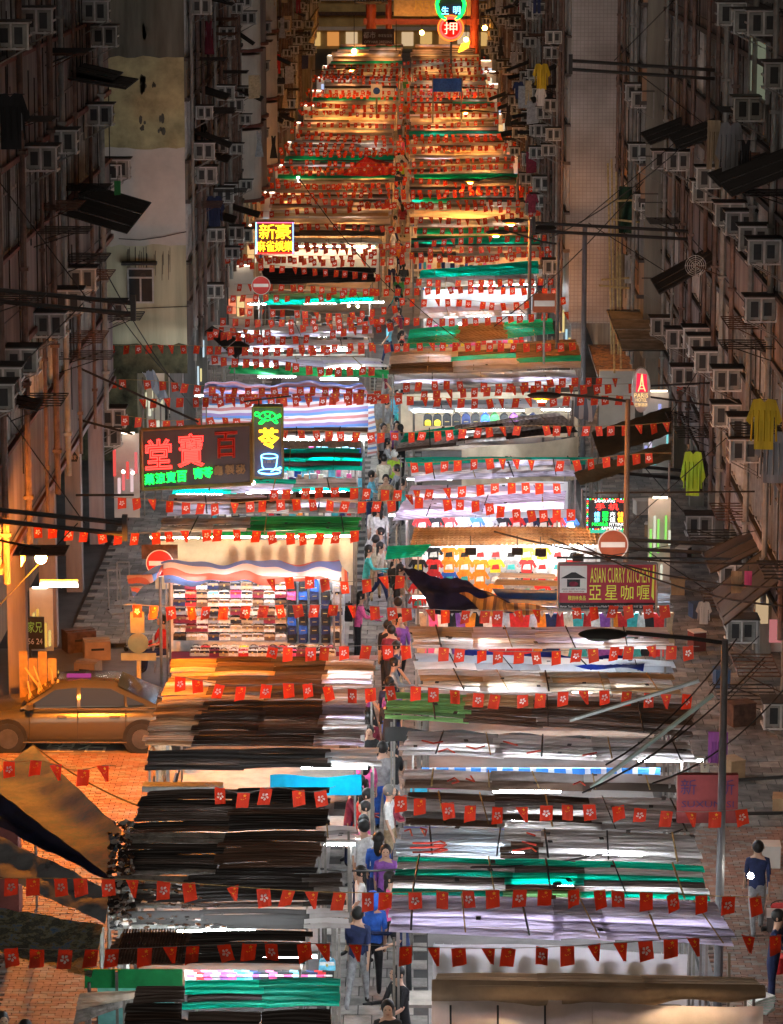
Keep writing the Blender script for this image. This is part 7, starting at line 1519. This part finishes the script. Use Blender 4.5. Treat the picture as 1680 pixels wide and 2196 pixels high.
# ------------------------------------------------------------------ laundry on the facades
def hung(kind, u, v, X, c, label, size=1.0, side=1, Y=None, h=.7):
    p = PY(u, v, Y) if Y else PX(u, v, X); out = {'tee': tee_outline(.55, .72), 'long': tee_outline(.55, .9, long=True), 'trousers': [(-.2, 0), (-.05, 0), (0, .6), (.05, 0), (.2, 0), (.19, .95), (-.19, .95)], 'towel': [(-.3, 0), (.3, .05), (.32, .9), (-.3, .9)], 'dress': dress_outline(.5, 1.0)}[kind]
    q = MB(); ph = u; q2 = MB(); xs = [a for a, b in out]; zs = [b for a, b in out]
    q.prism([(a * size * .72, b * size * 1.08 - max(zs) * size * 1.08) for a, b in out], (0, 0, 0), (1, 0, 0), (0, 0, 1), (0, 1, 0), .035)
    for k in range(5): x = (min(xs) * .5 + (max(xs) - min(xs)) * .5 * k / 4) * size; q.tube((x, -.012, -max(zs) * size * .9), (x * .9, -.008, -max(zs) * size * .25), .016 * size, 4)
    q.tube((0, .02, 0), (0, .02, .12), .008, 4, 1); q.tube((-.2 * size, .02, -.02), (.2 * size, .02, -.02), .008, 4, 1)
    nm = {'tee': 't_shirt', 'long': 'jacket', 'trousers': 'trousers', 'towel': 'towel', 'dress': 'dress'}[kind]; o = put(nm, q.mesh(nm, [mat('laundry_' + c, tuple(x * .62 for x in CLO[c]), .85, dirt=.35, scale=7, streak=True), M_iron], False), None, p, (0, 0, -.15 * side)); return tag(o, label, 'laundry')
LD = [('tee', 1640, 855, 6.6, 'yellow', 'crumpled yellow T-shirt hung at the right edge', 1.25), ('long', 1487, 968, 6.9, 'lime', 'lime green jacket hung over a black one on the right', 1.15), ('long', 1495, 966, 7.1, 'black', 'black jacket behind the lime green one', 1.1), ('long', 1568, 262, 6.8, 'grey', 'grey long shirt with laundry around it high on the right', 1.2), ('trousers', 1532, 258, 6.9, 'tan', 'beige trousers beside the grey long shirt', 1.1), ('towel', 1562, 345, 7.1, 'pink', 'pink-red cloth below the grey shirt', .6), ('dress', 1600, 300, 7.0, 'black', 'black garment right of the grey shirt', .9), ('tee', 1660, 925, 6.9, 'grey', 'dark grey T-shirt below the yellow one at the right edge', 1.3), ('towel', 1580, 1225, 6.8, 'tan', 'tan cloth on the round laundry hanger', .5), ('towel', 1605, 1225, 6.9, 'pink', 'small pink cloth on the round laundry hanger', .35), ('towel', 1540, 1570, 6.2, 'purple', 'pale purple sheet hung at the lower right', .9), ('dress', 1512, 1640, 5.6, 'cream', 'pale green cloth hung in front of the dull red sign', .8), ('tee', 1510, 1290, 6.8, 'white', 'white T-shirt in the laundry basket', .7), ('towel', 1530, 1690, 6.8, 'red', 'dark red cloth at the lower right wall', .7)]
for a in LD: hung(*a[:5], a[5], a[6])
hung('tee', 1162, 136, 0, 'yellow', 'yellow shirt hung on the distant right facade', 1.2, Y=118); hung('tee', 1160, 190, 0, 'white', 'white shirt below the yellow one on the distant right facade', .8, Y=118)
hung('towel', 1375, 566, 0, 'yellow', 'small yellow cloth beside the bamboo scaffold', .55, Y=104); hung('tee', 1345, 545, 0, 'white', 'white shirt hung on the bamboo scaffold', 1.2, Y=104); hung('trousers', 1330, 545, 0, 'tan', 'beige trousers hung on the bamboo scaffold', 1.1, Y=104)
hung('tee', 425, 252, 0, 'black', 'black T-shirt hung beside the gable on the left', 1.1, -1, 104); hung('dress', 448, 45, 0, 'maroon', 'dark red dress high beside the gable on the left', 1.0, -1, 108); hung('towel', 415, 45, 0, 'black', 'black towel high beside the gable on the left', 1.1, -1, 106); hung('tee', 22, 200, -7.3, 'black', 'black hoodie hung at the upper left edge', 1.3, -1); hung('towel', 35, 225, -7.2, 'grey', 'grey cloth over the black hoodie at the upper left edge', .5, -1); hung('tee', 460, 420, 0, 'navy', 'dark jeans-blue shirt left of the far alley facades', 1.3, -1, 108); hung('towel', 252, 388, -7.0, 'green', 'small green cloth on the rack by the gable', .35, -1); hung('tee', 345 - 225, 1000, 0, 'grey', 'grey rag on the drain pipe above the peach wall', .5, -1, 84)
fl_ = random.Random(31)
for k in range(46):
    side = fl_.choice((-1, 1)); X, y0, y1 = fl_.choice([(-7.05, 101, 131), (-7.3, 142, 167), (-7.6, 170, 214)] if side < 0 else [(5.42, 115, 164), (5.42, 115, 164), (5.7, 166, 214)]); c = fl_.choice(('grey', 'black', 'navy', 'grey', 'maroon', 'red', 'black', 'tan')); kd = fl_.choice(('tee', 'towel', 'trousers', 'dress'))
    y = fl_.uniform(y0, y1); z = fl_.uniform(5, 15); q = MB(); out = {'tee': tee_outline(.55, .72), 'trousers': [(-.2, 0), (-.05, 0), (0, .6), (.05, 0), (.2, 0), (.19, .95), (-.19, .95)], 'towel': [(-.3, 0), (.3, .05), (.32, .9), (-.3, .9)], 'dress': dress_outline(.5, 1.0)}[kd]
    q.prism([(a * .7, b) for a, b in out], (0, 0, 0), (1, 0, 0), (0, 0, 1), (0, 1, 0), .03); o = q.build('laundry', cm(c), None, loc=(X - side * fl_.uniform(.5, 1.1), y, z)); tag(o, '%s item of distant laundry, a %s %s on the %s facades' % (ordw(k), c, {'tee': 'shirt', 'towel': 'towel', 'trousers': 'pair of trousers', 'dress': 'dress'}[kd], 'left' if side < 0 else 'right'), 'laundry', 'laundry on the distant %s facades' % ('left' if side < 0 else 'right'))
# bamboo scaffold
sc_ = thing('bamboo_scaffold', 'bamboo scaffold with green netting beside the tiled end wall', 'scaffold', PY(1330, 800, 103)); M_bb = mat('bamboo', (.42, .31, .14), .6, dirt=.3, scale=8)
for u0, v0, u1, v1 in ((1304, 862 - 512 + 0, 1312, 760), (1312, 340, 1318, 800), (1322, 368, 1326, 760), (1330, 500, 1332, 790), (1300, 432, 1380, 428), (1310, 470, 1385, 478), (1290, 600, 1350, 596), (1285, 612, 1350, 618)):
    MB().tube(PY(u0, v0, 103), PY(u1, v1, 103), .035, 6).build('bamboo_pole', M_bb, sc_)
a = PY(1328, 400, 103.2); c = PY(1360, 500, 103.2); q = MB(); q.grid(lambda s, t: Vector((a.x + (c.x - a.x) * s, 103.2 + .12 * math.sin(s * 7 + t * 5), a.z + (c.z - a.z) * t)), 10, 10); q.build('green_netting', mat('net_green', (.015, .05, .03), .8, dirt=.4), sc_)
# satellite-like wall fan on the right
o = thing('wall_fan', 'round wire fan cage sticking out of the right tenement', 'fan', PX(1490, 570, 7.0)); p = PX(1492, 570, 7.0); q = MB()
for k in range(5): rr = .06 + .05 * k; q.path([p + Vector((rr * math.cos(t * math.pi / 7), 0, rr * math.sin(t * math.pi / 7))) for t in range(15)], .007, 4)
for t in range(8): q.tube(p, p + Vector((.27 * math.cos(t * math.pi / 4), 0, .27 * math.sin(t * math.pi / 4))), .006, 4)
q.build('cage', M_wht, o); MB().tube(p, (7.75, p.y, p.z - .3), .02).build('arm', M_rust, o)
# ------------------------------------------------------------------ clutter at the left corner
def box_thing(name, u, v, d, c, label, cat, rz=0):
    p = G(u, v, 0); o = thing(name, label, cat, p, rz); q = MB().box((0, 0, d[2] / 2), d); q.build('body', c, o, loc=(0, 0, 0)); q = MB(); q.box((0, 0, d[2] + .012), (d[0] * 1.02, d[1] * .48, .02), 0, 0); q.box((0, -d[1] / 2 - .006, d[2] * .6), (d[0] * .5, .01, .05), 1); q.build('lid', [c, M_tape], o, loc=(0, 0, 0))
M_card = mat('cardboard', (.32, .2, .11), .8, dirt=.2)
box_thing('cardboard_box', 208, 1412, (.6, .5, .45), M_card, 'brown cardboard box standing behind the parked car', 'box', .2); box_thing('cardboard_box', 190, 1455, (.5, .45, .4), M_card, 'small cardboard box nearer the parked car roof', 'box', -.3); box_thing('cardboard_box', 170, 1395, (.7, .5, .5), M_rust, 'rust brown crate by the yellow shop front', 'crate', .4)
for k, (u, v) in enumerate(((265, 1300), (248, 1318), (285, 1395))):
    p = G(u, v, 0); o = thing('hand_trolley', ['farthest hand trolley', 'middle hand trolley', 'nearest hand trolley'][k] + ' standing on the paved lane left of the bag stall', 'trolley', p, .3 * k); MB().tube((-.15, 0, .1), (-.15, .12, 1.1), .015, 5).tube((.15, 0, .1), (.15, .12, 1.1), .015, 5).tube((-.15, .12, 1.1), (.15, .12, 1.1), .015, 5).build('handle', M_alu, o, loc=(0, 0, 0)); MB().box((0, -.2, .12), (.4, .5, .03)).build('platform', M_alu, o, loc=(0, 0, 0))
    for sx_ in (-.18, .18): MB().tube((sx_ - .02, 0, .08), (sx_ + .02, 0, .08), .08, 10).build('wheel', M_ck, o, loc=(0, 0, 0))
a = PY(160, 1235, 90); o = thing('curtain', 'blue and white checked curtain hanging at the left shops', 'curtain', a); c = PY(200, 1345, 90); q = MB(); q.grid(lambda s, t: Vector((a.x + (c.x - a.x) * s, 90 + .06 * math.sin(s * 22), a.z + (c.z - a.z) * t)), 22, 3); q.build('cloth', stripes('curtain_check', [(.35, .42, .5), (.1, .18, .32)], .16, 'X', .2), o)
# red buckets and stand at the lower right
for k, (u, v) in enumerate(((1668, 2085), (1672, 1975))):
    p = G(u, v, .4 if k == 0 else .1); o = thing('bucket', 'pinkish red plastic bucket on the %s footway, %s one' % ('right', ('nearer', 'farther')[k]), 'bucket', p); MB().tube((0, 0, 0), (0, 0, .28), .12, 14, 0, .16).build('body', cm('red'), o, loc=(0, 0, 0)); MB().path([Vector((.16 * math.cos(t * math.pi / 6), 0, .27 + .1 * math.sin(t * math.pi / 6))) for t in range(7)], .007, 4).build('handle', M_iron, o, loc=(0, 0, 0))
p = G(1628, 2165, .3); o = thing('leaflet_stack', 'fanned pile of pale green papers on the lower right footway', 'papers', p)
for k in range(12): MB().box((0, 0, .02 * k), (.42, .3, .015), 0, .12 * k - .6).build('sheet', cm('white') if k % 2 else mat('paper_green', (.55, .7, .62), .7), o, loc=(0, 0, 0))
p = PX(1648, 1998, 6.1); o = MB().box((0, 0, 0), (.28, .06, .22), 0, .4, .4).build('floodlight', M_iron, None, loc=p); tag(o, 'black floodlight box hanging by the lower right footway', 'floodlight')
# front window shutter at the very left bottom
p = G(-5, 1800, 1.5); o = thing('market_cabinet', 'reddish metal cabinet cut off by the left edge below the navy tarp', 'cabinet', (p.x, p.y, 0)); MB().bb(p.x - .5, p.x + .35, p.y, p.y + .5, 0, 2.0).build('body', mat('cabinet_red', (.22, .07, .06), .6, dirt=.3), o); MB().bb(p.x - .1, p.x - .07, p.y - .02, p.y - .002, .1, 1.9).build('door_gap', M_dark, o)
# black iron ornaments on the front stall
o = thing('iron_ornament', 'black iron ornament with two round lobes at the very bottom edge', 'ornament', PY(1338, 2196, 44)); f = lambda u, v: PY(u, v, 44)
MB().disc(f(1322, 2168), .085, UX, UZ, Vector((0, 1, 0)), .12, 14).disc(f(1352, 2168), .085, UX, UZ, Vector((0, 1, 0)), .12, 14).bb(f(1328, 0).x, f(1348, 0).x, 44, 44.1, f(0, 2178).z, f(0, 2158).z).build('lobes', M_iron, o); MB().tube(f(1338, 2172), f(1338, 2300), .05, 8).build('stem', M_iron, o)
o = thing('iron_ornament', 'black iron ball on a stem left of the lobed ornament', 'ornament', PY(1280, 2196, 44)); MB().ball(f(1282, 2178), .075, 0, 12, 8).build('ball', M_iron, o); MB().tube(f(1278, 2185), f(1272, 2300), .09, 8, 0, .13).build('stem', M_iron, o)
o = thing('iron_ornament', 'broad black rounded hood at the very bottom edge right of the lobes', 'ornament', PY(1430, 2196, 44)); MB().prism([(-.5, -.6), (.42, -.6), (.42, -.02), (.2, .08), (-.1, .09), (-.35, .02), (-.48, -.12)], f(1432, 2182), UX, UZ, (0, 1, 0), .3).build('hood', M_iron, o)
MB().tube(f(1400, 2195), f(1372, 2185), .02, 5).tube(f(1400, 2195), f(1415, 2186), .02, 5).build('leaf_sprig', M_iron, o)
q = MB(); r = random.Random(2); p = f(1372, 2192)
# amber emitters added to brighten the far end around the gate
for k, (u, v) in enumerate(((800, 75), (905, 70), (1000, 85), (850, 120), (760, 110), (1040, 60))):
    p = PY(u, v, 300 - 6 * k); MB().ball((0, 0, 0), .2, 0, 10, 6).build('emitter', glow('emitter_amber', (1, .34, .04), 120), None, loc=p); o = COL.objects[-1]; tag(o, '%s amber lantern from the near side, added to brighten the gate end' % ORD[5 - k], 'emitter', 'amber emitters added around the street gate')
    MB().tube((0, 0, .2), (0, 0, 3.0), .03, 4).build('hanging_rod', M_iron, o, loc=(0, 0, 0))
